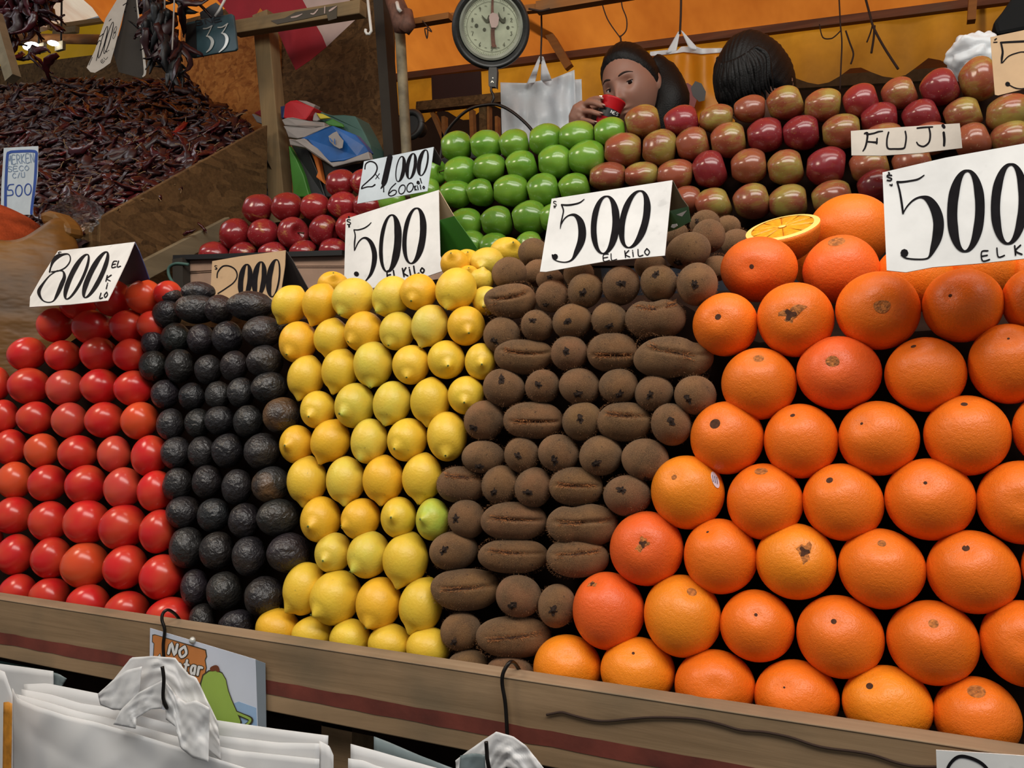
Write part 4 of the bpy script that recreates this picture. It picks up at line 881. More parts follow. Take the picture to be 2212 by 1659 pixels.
# FUJI
k = kH
ink = [pen(k, [(968, 1042, 14), (990, 1040, 16), (985, 1100, 15), (972, 1150, 14), (955, 1178, 10)]), pen(k, [(985, 1050, 14), (1040, 1040, 13), (1075, 1028, 13), (1108, 1024, 9)]), pen(k, [(985, 1105, 13), (1020, 1108, 13), (1062, 1112, 18)]), pen(k, [(1065, 1080, 12), (1062, 1120, 14)]),
 pen(k, [(1155, 1032, 13), (1142, 1090, 13), (1148, 1155, 14), (1200, 1162, 13), (1270, 1158, 14), (1285, 1130, 13), (1292, 1070, 13), (1285, 1025, 12)]), pen(k, [(1378, 1000, 12), (1430, 994, 13), (1498, 990, 11)]), pen(k, [(1470, 995, 13), (1480, 1050, 14), (1470, 1110, 14), (1430, 1142, 13), (1390, 1132, 12), (1374, 1110, 10)]),
 pen(k, [(1585, 1035, 20), (1590, 1090, 20), (1588, 1135, 18)]), pen(k, [(1580, 980, 26), (1588, 992, 24)])]
card('name_card', 'narrow grey card reading FUJI stuck in the blush apples', k(1290, 1090), 1.56, (0, 1, -.35), [k(*p) for p in ((860, 1022), (1280, 990), (1710, 962), (1720, 1050), (1730, 1155), (1400, 1195), (1100, 1215), (865, 1213))], M['greycard'], ink)
# brown card with a 5, top right corner
ink = [pen(k, [(2030, 332, 14), (2090, 328, 15), (2212, 322, 16), (2300, 318, 14)]), pen(k, [(2032, 332, 14), (2045, 400, 16), (2040, 450, 18), (2036, 490, 10)]), pen(k, [(2045, 488, 9), (2090, 440, 9), (2150, 415, 9), (2212, 405, 10), (2300, 430, 30), (2340, 540, 34), (2300, 660, 20), (2212, 690, 9), (2150, 688, 9), (2100, 665, 9)]), pen(k, [(2083, 655, 36), (2087, 657, 34)]), pen(k, [(1975, 330, 8), (2002, 328, 8)]), pen(k, [(1985, 310, 12), (1998, 300, 8)])]
card('price_card', 'brown cardboard card with a black 5 at the top right corner', k(2100, 500), 1.45, (0, 1, -.25), [k(*p) for p in ((1950, 290), (2212, 235), (2500, 180), (2500, 640), (2212, 695), (2010, 745), (1985, 740), (1965, 500))], M['brown'], ink)
# blue-bordered card in the chillies
k = kE
F_, g = card('price_card', 'white card with blue border reading merken seco 500, by the spice sack', k(150, 1400), 1.42, (.1, 1, -.1), [k(*p) for p in ((30, 1178), (303, 1163), (298, 1400), (262, 1640), (262, 1710), (5, 1710), (10, 1500))], M['bluecard'],
   [zero(k, 150, 1518, 26, 44, .05, 9, 9, 9), zero(k, 222, 1508, 26, 44, .05, 9, 9, 9), pen(k, [(108, 1468, 9), (70, 1475, 9), (62, 1512, 9), (95, 1515, 9), (100, 1550, 9), (50, 1558, 9)])], 'bluei')
F_.ink('border', [pen(k, [(42, 1700, 22), (45, 1500, 22), (58, 1250, 22), (75, 1215, 22), (120, 1207, 22), (250, 1203, 22), (288, 1215, 22), (288, 1260, 22), (278, 1450, 22), (255, 1640, 22), (250, 1700, 22)])], M['bluei'], g)
F_.ink('faded_lettering', word(k, 'MERKEN', (62, 1310), (280, 1290), 70, 7) + word(k, 'SECO', (62, 1368), (240, 1355), 40, 6) + word(k, 'C/U', (100, 1420), (205, 1408), 38, 6), M['faint'], g)
# card with a wire line at the lower right edge
k = kD; k8_ = cr(1600, 1209, 3.6144)
card('price_card', 'white card edge with a black curve at the lower right corner', k8_(1900, 1600), .835, (0, 1, 0), [k8_(*p) for p in ((1525, 1487), (1900, 1510), (2400, 1545), (2400, 2000), (1545, 2000))], M['white'],
     [pen(k8_, [(1600, 1700, 22), (1620, 1620, 24), (1665, 1560, 26), (1720, 1535, 26), (1800, 1550, 26), (1880, 1590, 26), (1935, 1650, 24), (1960, 1720, 20)])])
# ---------------------------------------------------------------- building round the stall
kI = cr(380, 0, 4.2538); kJ = cr(880, 0, 5.53); kK = cr(540, 200, 6.9125); kL = cr(1220, 80, 7.9); kM = cr(0, 1400, 6.4067); k9 = cr(0, 0, 5.2667)
def pxbeam(a, b, Y, wpx, t=.03, Yb=None):
    p, q = onY(*a, Y), onY(*b, Yb or Y); d = depth((p + q) / 2); return MB().beam(p, q, wpx * d / F, t)
def patch(name, top, bot, nu, nv, Yf, mat, parent=None, t=.0008, smooth=True):
    """hanging sheet between a top and a bottom outline, Yf(u, v) = its depth"""
    def along(P, u):
        P = np.array(P, float); L = np.concatenate([[0], np.cumsum(np.hypot(*np.diff(P, axis=0).T))]); L /= L[-1]
        return np.array([np.interp(u, L, P[:, 0]), np.interp(u, L, P[:, 1])])
    v = []
    for j in range(nv + 1):
        for i in range(nu + 1):
            u, w = i / nu, j / nv; p = along(top, u) * (1 - w) + along(bot, u) * w; v.append(onY(p[0], p[1], Yf(u, w)))
    f = [(j * (nu + 1) + i, (j + 1) * (nu + 1) + i, (j + 1) * (nu + 1) + i + 1, j * (nu + 1) + i + 1) for j in range(nv) for i in range(nu)]
    mb = MB().add(v, f); o = mb.build(name, mat, parent, smooth)
    if t: mod(o, 'SOLIDIFY', thickness=t, offset=0)
    return o
def nz(x, y, z=0): return mnoise.noise(Vector((x, y, z)))
struct(MB().box((-7, 4.6, 0), (5, 4.7, 3.6)).build('wall_back', M['concrete']))
# orange tarp roof of the stall, seen from below, its back edge tied to a long bar
xl = onY(400, 200, 3.4)[0]
def roof(name, xa, xb, y0, z0, y1, z1, mat, label, cat='tarp', dz=0.0):
    nu, nv = 90, 50; v = []
    for j in range(nv + 1):
        for i in range(nu + 1):
            x = xa + (xb - xa) * i / nu; w = j / nv; y = y0 + (y1 - y0) * w; s = x + .55 * (y0 - y)
            z = z0 + dz * (x - xa) + (z1 - z0) * w + .05 * math.sin(6 * x + 2 * w) * w * (1 - w) * 2 + .012 * math.sin(s * 23 + 4 * nz(s * 2, w)) * min(1, w * 12) + .05 * nz(s * 3.2, w * 1.2, 3) * min(1, w * 3) + .03 * nz(s * 9, w * 2, 8) * min(1, w * 5) + (.07 * abs(nz(s * 5 + w * 3, w * .8, 14)) + .03 * abs(nz(s * 13 + w * 5, w * 1.2, 19))) * min(1, w * 5) - .12 * math.sin(math.pi * w)
            v.append((x, y, z))
    f = [(j * (nu + 1) + i, j * (nu + 1) + i + 1, (j + 1) * (nu + 1) + i + 1, (j + 1) * (nu + 1) + i) for j in range(nv) for i in range(nu)]
    return tag(obj(name, v, f, mat), label, cat)
pa, pb = onY(880, 165, 3.4), onY(2084, 11, 3.4); sl = (pb[2] - pa[2]) / (pb[0] - pa[0])
roof('tarp_roof', xl, 3.2, 3.4, pa[2] + sl * (xl - pa[0]) + .02, .7, 4.5, M['tarp'], 'orange tarpaulin roof over the stall, sagging in folds', dz=sl)
def along_bar(x): return onY(880, 165, 3.4) + (onY(2084, 11, 3.4) - onY(880, 165, 3.4)) * ((x - pa[0]) / (pb[0] - pa[0]))
mb = MB().beam(along_bar(xl), along_bar(2.6), .032, .03); tag(mb.build('tarp_bar', M['tbar'], bevel=.002), 'long wooden bar along the lower edge of the orange tarp', 'beam')
pl_ = onY(150, 52, 3.7)
roof('tarp_roof', -7.0, xl - .05, 3.7, pl_[2], 1.0, pl_[2] + 1.3, M['tarp2'], 'orange tarp roof with sky-white streaks beyond the hanging chillies')
mb = pxbeam(k9(560, 320), k9(1250, 220), 3.68, 9); tag(mb.build('roof_batten', M['beamw']), 'pale roof batten below the streaky tarp, far left', 'beam')
mb = pxbeam(k9(620, 375), k9(880, 335), 3.6, 13); tag(mb.build('roof_plank', M['greyw']), 'short pale grey plank under the roof batten, far left', 'plank')
mb = MB().tube([onY(*k9(-600, 430), 3.3), onY(*k9(640, 442), 3.3), onY(*k9(2400, 470), 3.3)], .028, 12); tag(mb.build('crossbar', M['slat'], smooth=True), 'round brown bar running above the yellow tarp', 'bar')
yt = patch('yellow_tarp', [k9(-900, 200), k9(900, 240), k9(2600, 120)], [k9(-900, 900), k9(900, 800), k9(2600, 900)], 60, 10, lambda u, w: 3.75 + .04 * nz(u * 25, w * 2), M['ytarp']); tag(yt, 'bright yellow tarp wall behind the hanging chillies', 'tarp')
mb = MB().prism([onY(*k9(x, y), 3.0) for x, y in ((-900, 800), (200, 740), (700, 670), (1100, 620), (1900, 560), (2100, 1400), (-900, 1400))], (0, 1, 0), .02); tag(mb.build('back_panel', M['osb']), 'dark wooden panel behind the dried chilli heap', 'panel')
# two tube lamps glowing behind the chillies, and a glow standing in for a daylight gap by the woman
for kk, c, hw, Y, lb in ((k9, (350, 525), 112, 3.2, 'larger bright white lamp behind the hanging chillies'), (k9, (605, 492), 60, 3.2, 'smaller bright white lamp right of the larger one'), (kL, (470, 1050), 190, 3.7, 'bright white glow standing in for a daylight gap left of the drinking woman')):
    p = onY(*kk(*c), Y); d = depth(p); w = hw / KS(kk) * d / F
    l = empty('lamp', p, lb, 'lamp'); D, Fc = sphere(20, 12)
    obj('lit_tube_or_gap', D * np.array([w, .03, w * .36 if kk is k9 else w * .30]), Fc, M['led'], l)
    MB().tube([p + np.array([0, .05, .02]), p + np.array([0, .05, .9])], .006, 6).build('cord', M['wire'], l); MB().beam(p + np.array([-w * 1.1, .045, .0]), p + np.array([w * 1.1, .045, .0]), .05, .02).build('fitting', M['greyw'], l)  # the daylight gap's stand-in has an added cord and fitting too

# OSB wall behind the post, painted pipe at its right end
a = onY(392, 500, 2.62); b = onY(846, 500, 2.62); zt = onY(400, 42, 2.62)[2]
ow = MB().box((a[0], 2.62, .6), (b[0], 2.64, zt)).build('wall_left', M['osb']); struct(ow)
xm = onY(600, 300, 2.6)[0]
MB().box((a[0], 2.605, .6), (xm, 2.6195, zt - .05)).build('lit_wall_part', M['osb_lit'], ow)  # lighter copy of the wall's left part: orange light put into the colour
pw = empty('painted_pipe', onY(880, 330, 2.2), 'chipped cream pipe standing at the end of the board wall', 'pipe')
MB().tube([onY(*kF(1298, -60), 2.2), onY(*kF(1345, 300), 2.2), onY(*kF(1395, 1220), 2.2), onY(*kF(1425, 1700), 2.2)], .0165, 16).build('pipe', M['pipe'], pw, smooth=True)
mb = MB(); mb.tube([onY(*kF(1290, -20), 2.17), onY(*kF(1330, 80), 2.15), onY(*kF(1350, 200), 2.15), onY(*kF(1350, 260), 2.16)], [.028, .030, .026, .02], 12); mb.tube([onY(*kF(1390, 90), 2.15), onY(*kF(1400, 200), 2.15), onY(*kF(1370, 250), 2.15)], [.02, .026, .02], 12)
mb.build('rusty_clamp', M['rust'], pw, smooth=True)
MB().tube([onY(*kF(1318, 20), 2.12), onY(*kF(1330, 70), 2.115), onY(*kF(1350, 95), 2.12)], .006, 8).build('bolt', M['whitepl'], pw, smooth=True)
mb = pxbeam(kF(1195, -60), kF(1290, 1300), 2.28, 24, .05); tag(mb.build('dark_channel', M['pipedark']), 'dark upright channel beside the chipped pipe', 'post')
mb = pxbeam(kJ(20, 290), kJ(520, 205), 2.22, 13, .03); mb2 = mb; p, q = onY(*kJ(1555, 100), 2.22), onY(*kJ(2700, -90), 2.22); mb.beam(onY(*kJ(500, 210), 2.26), p, .02, .02); mb.beam(p, q, .03, .03)
tag(mb.build('hanging_bar', M['slat']), 'wooden bar under the tarp from which the scale hangs', 'beam')
mb = pxbeam(kJ(1430, -40), kJ(1935, 810), 3.32, 17, .03); tag(mb.build('slanting_batten', M['slat']), 'slanting batten under the orange tarp right of the scale', 'batten')
# frame: post with a crossbeam
fr_ = empty('post_and_crossbeam', onY(610, 430, 2.2), 'weathered wooden post with a crossbeam in front of the board wall', 'post')
mb = MB(); P0, P1 = onY(*kF(262, 120), 2.2), onY(*kF(395, 1620), 2.2); P2 = P1 + (P1 - P0) * .8; mb.beam(P0, P2, .066, .05); mb.build('post', M['post'], fr_, bevel=.003)
pxbeam(kI(560, 268), kI(1722, 80), 2.13, 30, .04).build('crossbeam', M['beamw'], fr_, bevel=.003)
mb = MB(); q0 = P1 + np.array([.050, .03, 0]); mb.beam(q0 + np.array([-.012, 0, .20]), q0 + np.array([.03, 0, -.6]), .022, .03); mb.build('batten', M['slat'], fr_)
FB = Flat(kI(1100, 170), 2.108, (0, 1, 0)); o = FB.sheet('peeling_label', [kI(*p) for p in ((870, 190), (1000, 165), (1100, 110), (1480, 50), (1478, 168), (1400, 190), (1385, 128), (1200, 170), (930, 222))], M['pdark'], fr_, t=.0004)
FB.ink('label_scraps', [pen(kI, p) for p in ([(1060, 160, 12), (1110, 150, 16), (1160, 128, 6)], [(1240, 125, 10), (1268, 125, 14), (1305, 85, 8)], [(1368, 60, 9), (1366, 120, 9)], [(1410, 100, 14), (1440, 80, 18), (1478, 55, 5)])], M['whitecloth'], fr_, lift=.001)
# pennant cloth behind the crossbeam
bn = empty('pennant', onY(*kI(1000, 150), 2.3), 'red and white cloth pennant hanging behind the crossbeam', 'flag')
FP = Flat(kI(1000, 150), 2.3, (.1, 1, 0))
FP.sheet('red_panel', [kI(*p) for p in ((370, -10), (400, -200), (1100, -200), (1165, 0), (1290, 235), (1345, 330), (1385, 430), (1240, 550), (1100, 645), (1020, 480), (945, 310), (870, 170), (540, 200), (450, 80))], M['redcloth'], bn, t=.001)
FP.sheet('white_panel', [kI(*p) for p in ((1165, 0), (1100, -200), (1570, -200), (1600, 20), (1650, 180), (1500, 320), (1385, 430), (1345, 330), (1290, 235))], M['whitecloth'], bn, t=.001)
FP.sheet('orange_point', [kI(*p) for p in ((775, 75), (705, 185), (845, 158))], M['ocloth'], bn, t=.0006, lift=.003)
mb = MB().tube([onY(*kI(*p), 2.05) for p in ((1757, -60), (1772, 80), (1790, 240), (1795, 285), (1780, 312), (1755, 312), (1742, 290), (1745, 268))], .0045, 8); tag(mb.build('hanging_hook', M['whitepl'], smooth=True), 'white plastic hook hanging at the end of the crossbeam', 'hook')
mb = MB().tube([onY(*kI(*p), 1.95) for p in ((480, -60), (400, 90), (360, 150))], .004, 8); tag(mb.build('string', M['whitepl'], smooth=True), 'white cord rising from the number plate', 'cord')
# number plate 33
FN = Flat(kE(1680, 280), 1.98, (.12, 1, 0)); pn = empty('number_plate', FN.at(kE(1680, 280)), 'dark teal number plate reading BNE 33', 'sign')
FN.sheet('plate', [kE(*p) for p in ((1478, 190), (1490, 176), (1660, 140), (1838, 108), (1855, 118), (1872, 250), (1885, 385), (1870, 402), (1690, 430), (1540, 460), (1478, 452), (1474, 330))], M['plate'], pn, t=.008, bevel=.002)
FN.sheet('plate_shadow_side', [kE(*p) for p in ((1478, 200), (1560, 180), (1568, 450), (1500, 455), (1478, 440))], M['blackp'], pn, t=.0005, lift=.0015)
FN.ink('small_lettering', word(kE, 'BNE', (1560, 205), (1780, 165), 38, 9), M['blackp'], pn, lift=.001)
FN.ink('numerals', [pen(kE, p) for p in ([(1620, 228, 10), (1650, 225, 10), (1688, 205, 10)], [(1688, 205, 6), (1665, 255, 8), (1645, 290, 8)], [(1645, 285, 8), (1675, 300, 20), (1692, 335, 26), (1675, 385, 18), (1645, 415, 8)], [(1735, 218, 8), (1770, 215, 10), (1812, 188, 10)], [(1812, 188, 6), (1790, 230, 8), (1765, 265, 8)], [(1765, 262, 8), (1795, 278, 20), (1808, 315, 26), (1790, 370, 18), (1745, 415, 8)])], M['silver'], pn, lift=.003)
FN2 = Flat(kE(1700, 60), 2.02, (0, 1, 0)); o = FN2.sheet('grey_board', [kE(*p) for p in ((1590, 100), (1680, 40), (1720, 20), (1770, 60), (1780, 130), (1600, 150))], M['metal']); tag(o, 'small dark grey board just behind the number plate', 'board')

# yellow valance hanging from the tarp bar, scalloped at the bottom
def val(name, x0, x1, Y, dtop, drop, sc, mat, label, off=0):
    nu = 160; v = []
    for i in range(nu + 1):
        x = x0 + (x1 - x0) * i / nu; t = along_bar(x); tz = t[2] - dtop; s = abs(math.sin(math.pi * (x + off) / sc)); zb = tz - drop - .06 * (.5 + .5 * math.cos(2 * math.pi * (x + off) / sc)) ** .7
        yy = Y + .012 * math.sin(26 * x) + .01 * nz(x * 7, 1)
        for j in range(5): w = j / 4; v.append((x, yy + .01 * w * nz(x * 12, w * 3, 5), tz + (zb - tz) * w))
    f = [(i * 5 + j, i * 5 + j + 1, (i + 1) * 5 + j + 1, (i + 1) * 5 + j) for i in range(nu) for j in range(4)]
    o = obj(name, v, f, mat); tag(o, label, 'valance'); return o
val('valance', xl, 2.6, 3.43, 0, .17, .26, M['valance'], 'yellow scalloped valance below the tarp bar')
x_a, x_b = onY(860, 200, 3.9)[0], onY(2300, 200, 3.9)[0]
for i, (ya, yb, Y, th, nm, lb) in enumerate(((150, 118, 3.95, .05, 'slat', 'upper brown slat in the background under the valance'), (168, 140, 3.9, .045, 'slat', 'middle brown slat in the background under the valance'), (186, 165, 3.8, .05, 'slat', 'lowest brown slat in the background above the apples'))):
    a, b = onY(1640, ya, Y), onY(2080, yb - 6, Y); mb = MB().beam(a + (a - b) * 2.2, b, th, .03); tag(mb.build('background_slat', M['slat' if i < 2 else 'greyw']), lb, 'slat', 'background slats')
o = Flat(kJ(580, 1000), 3.2, (0, 1, 0)); tag(o.sheet('maroon_board', [kJ(*p) for p in ((285, 905), (870, 850), (880, 1140), (295, 1200))], M['darkpanel'], t=.01), 'dark maroon panel left of the scale hook', 'panel')
rk = empty('wooden_rack', onY(*kJ(600, 1250), 3.1), 'brown wooden rack with sticks behind the scale pan hoop', 'rack')
pxbeam(kJ(130, 1285), kJ(1300, 1160), 3.1, 20, .04).build('top_rail', M['osb'], rk)
for a, b, w, m in (((915, 1270), (925, 1800), 17, 'osb'), ((310, 1350), (450, 1680), 9, 'slat'), ((445, 1400), (450, 1680), 8, 'slat'), ((775, 1320), (790, 1680), 9, 'slat'), ((980, 1280), (985, 1650), 5.5, 'slat'), ((1078, 1400), (1082, 1650), 6.5, 'slat')):
    pxbeam(kJ(*a), kJ(*b), 3.12, w, .03).build('stick', M[m], rk)
_q = onY(*kJ(922, 1750), 3.12); MB().beam(_q, np.array([_q[0], _q[1], 0]), .05, .04).build('leg', M['osb'], rk)
val('lower_fringe', xl, 0.2, 3.5, .44, .10, .26, M['valance'], 'pale yellow scalloped fringe behind the wooden rack', .1)
ho = empty('round_housing', onY(*kJ(40, 1490), 2.5), 'round black housing half hidden by the chipped pipe', 'fan'); p = onY(*kJ(40, 1490), 2.5)
mb = MB(); R = 150 / 5.53 * depth(p) / F; rg = [p + np.array([R * math.cos(t), 0, R * math.sin(t)]) for t in np.linspace(0, 2 * math.pi, 33)]; mb.tube(rg, .012, 8, False); mb.build('ring', M['metal'], ho, smooth=True)
mb = MB(); mb.tube([p + np.array([0, -.0, 0]), p + np.array([0, .07, 0])], [R * .95, R * .6], 32); mb.build('housing', M['blackp'], ho, smooth=False)
# uprights at the far right and strings on the bar
mb = pxbeam(kH(1815, -60), kH(1800, 170), 3.3, 16, .04); tag(mb.build('pole', M['slat']), 'brown pole where the tarp bar ends, upper right', 'pole')
mb = pxbeam(kH(1890, -60), kH(1900, 600), 3.5, 11, .04); tag(mb.build('pole', M['slat']), 'thinner brown pole right of the bar end, upper right', 'pole')
def cord(pts, k, Y, r, label, mat='rope', n=5):
    mb = MB().tube([onY(x, y, Y) for x, y in pathpts([k(*p) for p in pts], n)], r, 6); return tag(mb.build('string', M[mat], smooth=True), label, 'string', 'strings hanging from the tarp frame')
cord([(1600, 130), (1603, 400), (1595, 660), (1597, 730)], kJ, 2.27, .0028, 'dark string holding the white bags right of the scale')
cord([(1450, 105), (1520, 118), (1600, 130), (1700, 105)], kJ, 2.16, .003, 'dark string from the scale to the hanging bar')
cord([(1100, 0), (1150, 150), (1240, 283), (1255, 290), (1300, 240), (1303, 150), (1270, 60), (1262, 0)], kG, 2.6, .0022, 'thin looped string above the woman')
cord([(1252, 285), (1258, 320), (1256, 365)], kG, 2.6, .003, 'short string end directly above the woman')
cord([(1738, -40), (1735, 120), (1728, 270)], kG, 2.65, .0038, 'dark string holding the yellow bag')
cord([(768, -20), (778, 180), (790, 330), (783, 520), (775, 700)], kH, 3.2, .003, 'straight thin string right of the dark hair')
cord([(970, -30), (1010, 120), (1040, 220), (1120, 370), (1230, 540)], kH, 3.2, .0045, 'thick slanting string across the yellow valance')
cord([(615, 190), (640, 290), (700, 302), (740, 280), (785, 235)], kH, 3.3, .0025, 'wavy short string left of the straight one')
cord([(1030, 190), (1015, 250), (985, 330)], kH, 3.3, .003, 'short loose string end by the slanting string')
cord([(1045, 200), (1038, 300), (1020, 415)], kH, 3.28, .0045, 'longer loose string end by the slanting string')
cord([(820, 240), (850, 330), (880, 420), (860, 500)], kH, 3.3, .0035, 'curved loose string on the yellow valance')
cord([(180, 250), (240, 330), (235, 460), (210, 340), (290, 380), (250, 320)], kJ, 2.2, .002, 'tangled string ends on the bar left of the scale')

# ---------------------------------------------------------------- hanging scale
sc_ = empty('hanging_scale', onY(*kJ(1000, 330), 1.98), 'round hanging scale with black rim and pale green dial', 'scale')
p = onY(*kJ(998, 335), 1.98); d = depth(p); ax = Vector(tuple(CAM - p)); ax = (ax.normalized() + Vector((.05, 0, .02))).normalized(); R = 84.5 * d / F
q = ax.to_track_quat('Z', 'Y').to_matrix()
def lathe(prof, c, q, n=64):
    v = []; 
    for r, z in prof: v += [tuple(np.array(c) + np.array(q @ Vector((r * math.cos(2 * math.pi * i / n), r * math.sin(2 * math.pi * i / n), z)))) for i in range(n)]
    f = [(j * n + i, j * n + (i + 1) % n, (j + 1) * n + (i + 1) % n, (j + 1) * n + i) for j in range(len(prof) - 1) for i in range(n)]
    mb = MB().add(v, f); mb.f.append(tuple(range(n))[::-1]); mb.f.append(tuple(range((len(prof) - 1) * n, len(prof) * n))); return mb
s = R
lathe([(s * .6, -.07), (s * .93, -.06), (s, -.035), (s, .0), (s * .985, .012), (s * .93, .018), (s * .88, .016), (s * .80, .006), (s * .8, .0)], p, q).build('housing', M['metal'], sc_, smooth=False).modifiers.new('b', 'BEVEL').width = .0015
pf = p + np.array(q @ Vector((.0, .004, 0)))
lathe([(s * .81, .000), (s * .81, .009), (s * .76, .011), (s * .70, .006), (s * .70, .0)], pf, q).build('pale_rim', M['rim'], sc_)
lathe([(s * .71, .0), (s * .71, .004)], pf, q).build('dial', M['dial'], sc_)
FS = Flat(kJ(1010, 320), 1.98, (0, 1, 0)); FS.n = np.array(ax); FS.p0 = pf + np.array(ax) * .0045
cx, cy = 1012, 318; ticks = []
for i in range(100):
    a = 2 * math.pi * i / 100; r0, r1 = (325, 345) if i % 5 else (312, 345); ticks.append(pen(kJ, [(cx + r0 * math.sin(a), cy - r0 * math.cos(a), 3), (cx + r1 * math.sin(a), cy - r1 * math.cos(a), 3)]))
for rr in (302, 350): ticks.append(pen(kJ, [(cx + rr * math.sin(a), cy - rr * math.cos(a), 3.5) for a in np.linspace(0, 2 * math.pi, 60)]))
for i in range(1, 10):
    a = 2 * math.pi * i / 10; x, y = cx + 245 * math.sin(a), cy - 262 * math.cos(a); ticks += word(kJ, str(i), (x - 15, y + 24), (x + 15, y + 24), 48, 7)
    a += math.pi / 10; ticks.append(pen(kJ, [(cx + 245 * math.sin(a) - 12, cy - 262 * math.cos(a), 5), (cx + 245 * math.sin(a) + 12, cy - 262 * math.cos(a) + 3, 5)]))
FS.ink('dial_print', ticks, M['dialink'], sc_, lift=.0006, smoothn=1)
FS.ink('needle', [pen(kJ, [(1018, -10, 26), (1015, 120, 30), (1020, 300, 44), (1020, 430, 46), (1030, 545, 48)]), pen(kJ, [(1050, 540, 20), (1068, 575, 4)])], M['rust'], sc_, lift=.004)
o = FS.sheet('emblem', [kJ(*z) for z in ((985, 170), (1020, 150), (1075, 165), (1095, 215), (1085, 290), (1060, 330), (1005, 330), (985, 270), (975, 210))], M['whitecloth'], sc_, t=.004, lift=.006)
FS.ink('emblem_wings', [pen(kJ, [(890, 185, 8), (925, 230, 22), (960, 250, 34), (975, 190, 20)]), pen(kJ, [(1090, 150, 8), (1110, 220, 26), (1150, 250, 44), (1165, 215, 20)])], M['dialink'], sc_, lift=.003)
for x, y, r in ((825, 305, 21), (1200, 328, 19), (920, 352, 19)): lathe([(r / 5.53 * d / F, .0), (r / 5.53 * d / F, .0012)], FS.at(kJ(x, y)), q, 16).build('screw_hole', M['dialink'], sc_)
FQ = Flat(kJ(1015, 940), 1.98, (0, 1, 0)); FQ.sheet('bracket', [kJ(*z) for z in ((975, 800), (1062, 800), (1070, 850), (1062, 1055), (1045, 1040), (980, 1040), (968, 1020), (965, 850))], M['metal'], sc_, t=.012, bevel=.001)
FQ.ink('bracket_rivet', [pen(kJ, [(1000, 985, 10), (1012, 968, 12), (1028, 985, 10)]), pen(kJ, [(1020, 930, 14), (1022, 932, 14)])], M['silver'], sc_, lift=.001)
MB().tube([onY(x, y, 1.97) for x, y in pathpts([kJ(*z) for z in ((1000, 1040), (1003, 1090), (1025, 1130), (1030, 1180), (1010, 1225), (1000, 1245))], 5)], .0035, 8).build('hook', M['wire'], sc_, smooth=True)
arc = pathpts([kJ(*z) for z in ((390, 2000), (400, 1850), (450, 1620), (560, 1455), (740, 1305), (950, 1250), (1110, 1262), (1300, 1372), (1500, 1575), (1560, 1800), (1570, 2000))], 6)
MB().tube([onY(x, y, 1.95) for x, y in arc], .0042, 10).build('pan_hoop', M['wire'], sc_, smooth=True)
pa_, pb_ = onY(*kJ(420, 2000), 1.95), onY(*kJ(1540, 2000), 1.95); c_ = (pa_ + pb_) / 2; r_ = abs(pb_[0] - pa_[0]) / 2
lathe([(r_ * .3, -.05), (r_ * .8, -.03), (r_, 0), (r_ * .99, .002), (r_ * .78, -.026), (r_ * .28, -.046)], c_, Matrix.Identity(3)).build('pan', M['metal'], sc_, smooth=True)
MB().tube([p + np.array([0, 0, R * .95]), p + np.array([0, .0, R * 1.7])], .006, 8).build('top_rod', M['wire'], sc_)

# ---------------------------------------------------------------- hanging market bags
wb = empty('white_bag', onY(*kJ(1590, 900), 2.12), 'white shopping bags hanging by a string right of the scale', 'bag')
fold = lambda u, w: 2.29 + .008 * math.sin(u * 21 + w) + .018 * nz(u * 5, w * 3, 2)
patch('bag_body', [kJ(*z) for z in ((1110, 985), (1420, 992), (1600, 960), (1720, 945), (1995, 835))], [kJ(*z) for z in ((1130, 1700), (1500, 1720), (1800, 1720), (2030, 1700))], 40, 24, fold, M['bagw'], wb)
patch('bag_body', [kJ(*z) for z in ((1150, 1000), (1500, 1000), (1800, 960), (2080, 945))], [kJ(*z) for z in ((1180, 1700), (1500, 1720), (1900, 1720), (2098, 1650))], 30, 20, lambda u, w: fold(u, w) + .02, M['bagw'], wb)
patch('handle', [kJ(*z) for z in ((1575, 672), (1600, 668))], [kJ(*z) for z in ((1425, 1000), (1525, 985))], 4, 10, lambda u, w: 2.28 + .01 * math.sin(w * 9), M['bagw'], wb)
patch('handle', [kJ(*z) for z in ((1602, 668), (1625, 680))], [kJ(*z) for z in ((1590, 985), (1725, 960))], 4, 10, lambda u, w: 2.275 + .01 * math.sin(w * 7), M['bagw'], wb)
yb = empty('yellow_bag', onY(*kG(1740, 500), 2.62), 'yellow shopping bag with white top hanging behind the woman', 'bag')
f2 = lambda u, w: 2.66 + .03 * math.sin(u * 17) * (1 - w * .6) * .5 + .012 * nz(u * 6, w * 4, 4)
patch('bag_body', [kG(*z) for z in ((1490, 440), (1640, 425), (1760, 405), (1900, 425), (2150, 405))], [kG(*z) for z in ((1500, 1100), (1800, 1120), (2170, 1100))], 44, 22, f2, M['bagy'], yb)
patch('white_top', [kG(*z) for z in ((1490, 412), (1620, 398), (1700, 408), (1740, 370), (1850, 368), (1900, 385), (2150, 382))], [kG(*z) for z in ((1490, 448), (1640, 432), (1760, 415), (1900, 432), (2150, 412))], 44, 5, lambda u, w: f2(u, 0) - .004, M['bagw'], yb)
patch('handle', [kG(*z) for z in ((1715, 250), (1728, 255))], [kG(*z) for z in ((1615, 425), (1700, 410))], 4, 10, lambda u, w: 2.65, M['bagw'], yb)
patch('handle', [kG(*z) for z in ((1735, 240), (1752, 250))], [kG(*z) for z in ((1800, 385), (1890, 405))], 4, 10, lambda u, w: 2.65, M['bagw'], yb)
Fy = Flat(kG(1790, 750), 2.61, (0, 1, 0))
Fy.sheet('print', [kG(*z) for z in ((1700, 690), (1790, 660), (1850, 700), (1860, 800), (1830, 900), (1700, 860), (1650, 760))], simple('faded_red_print', (120, 50, 44), .5), yb, t=.0006)
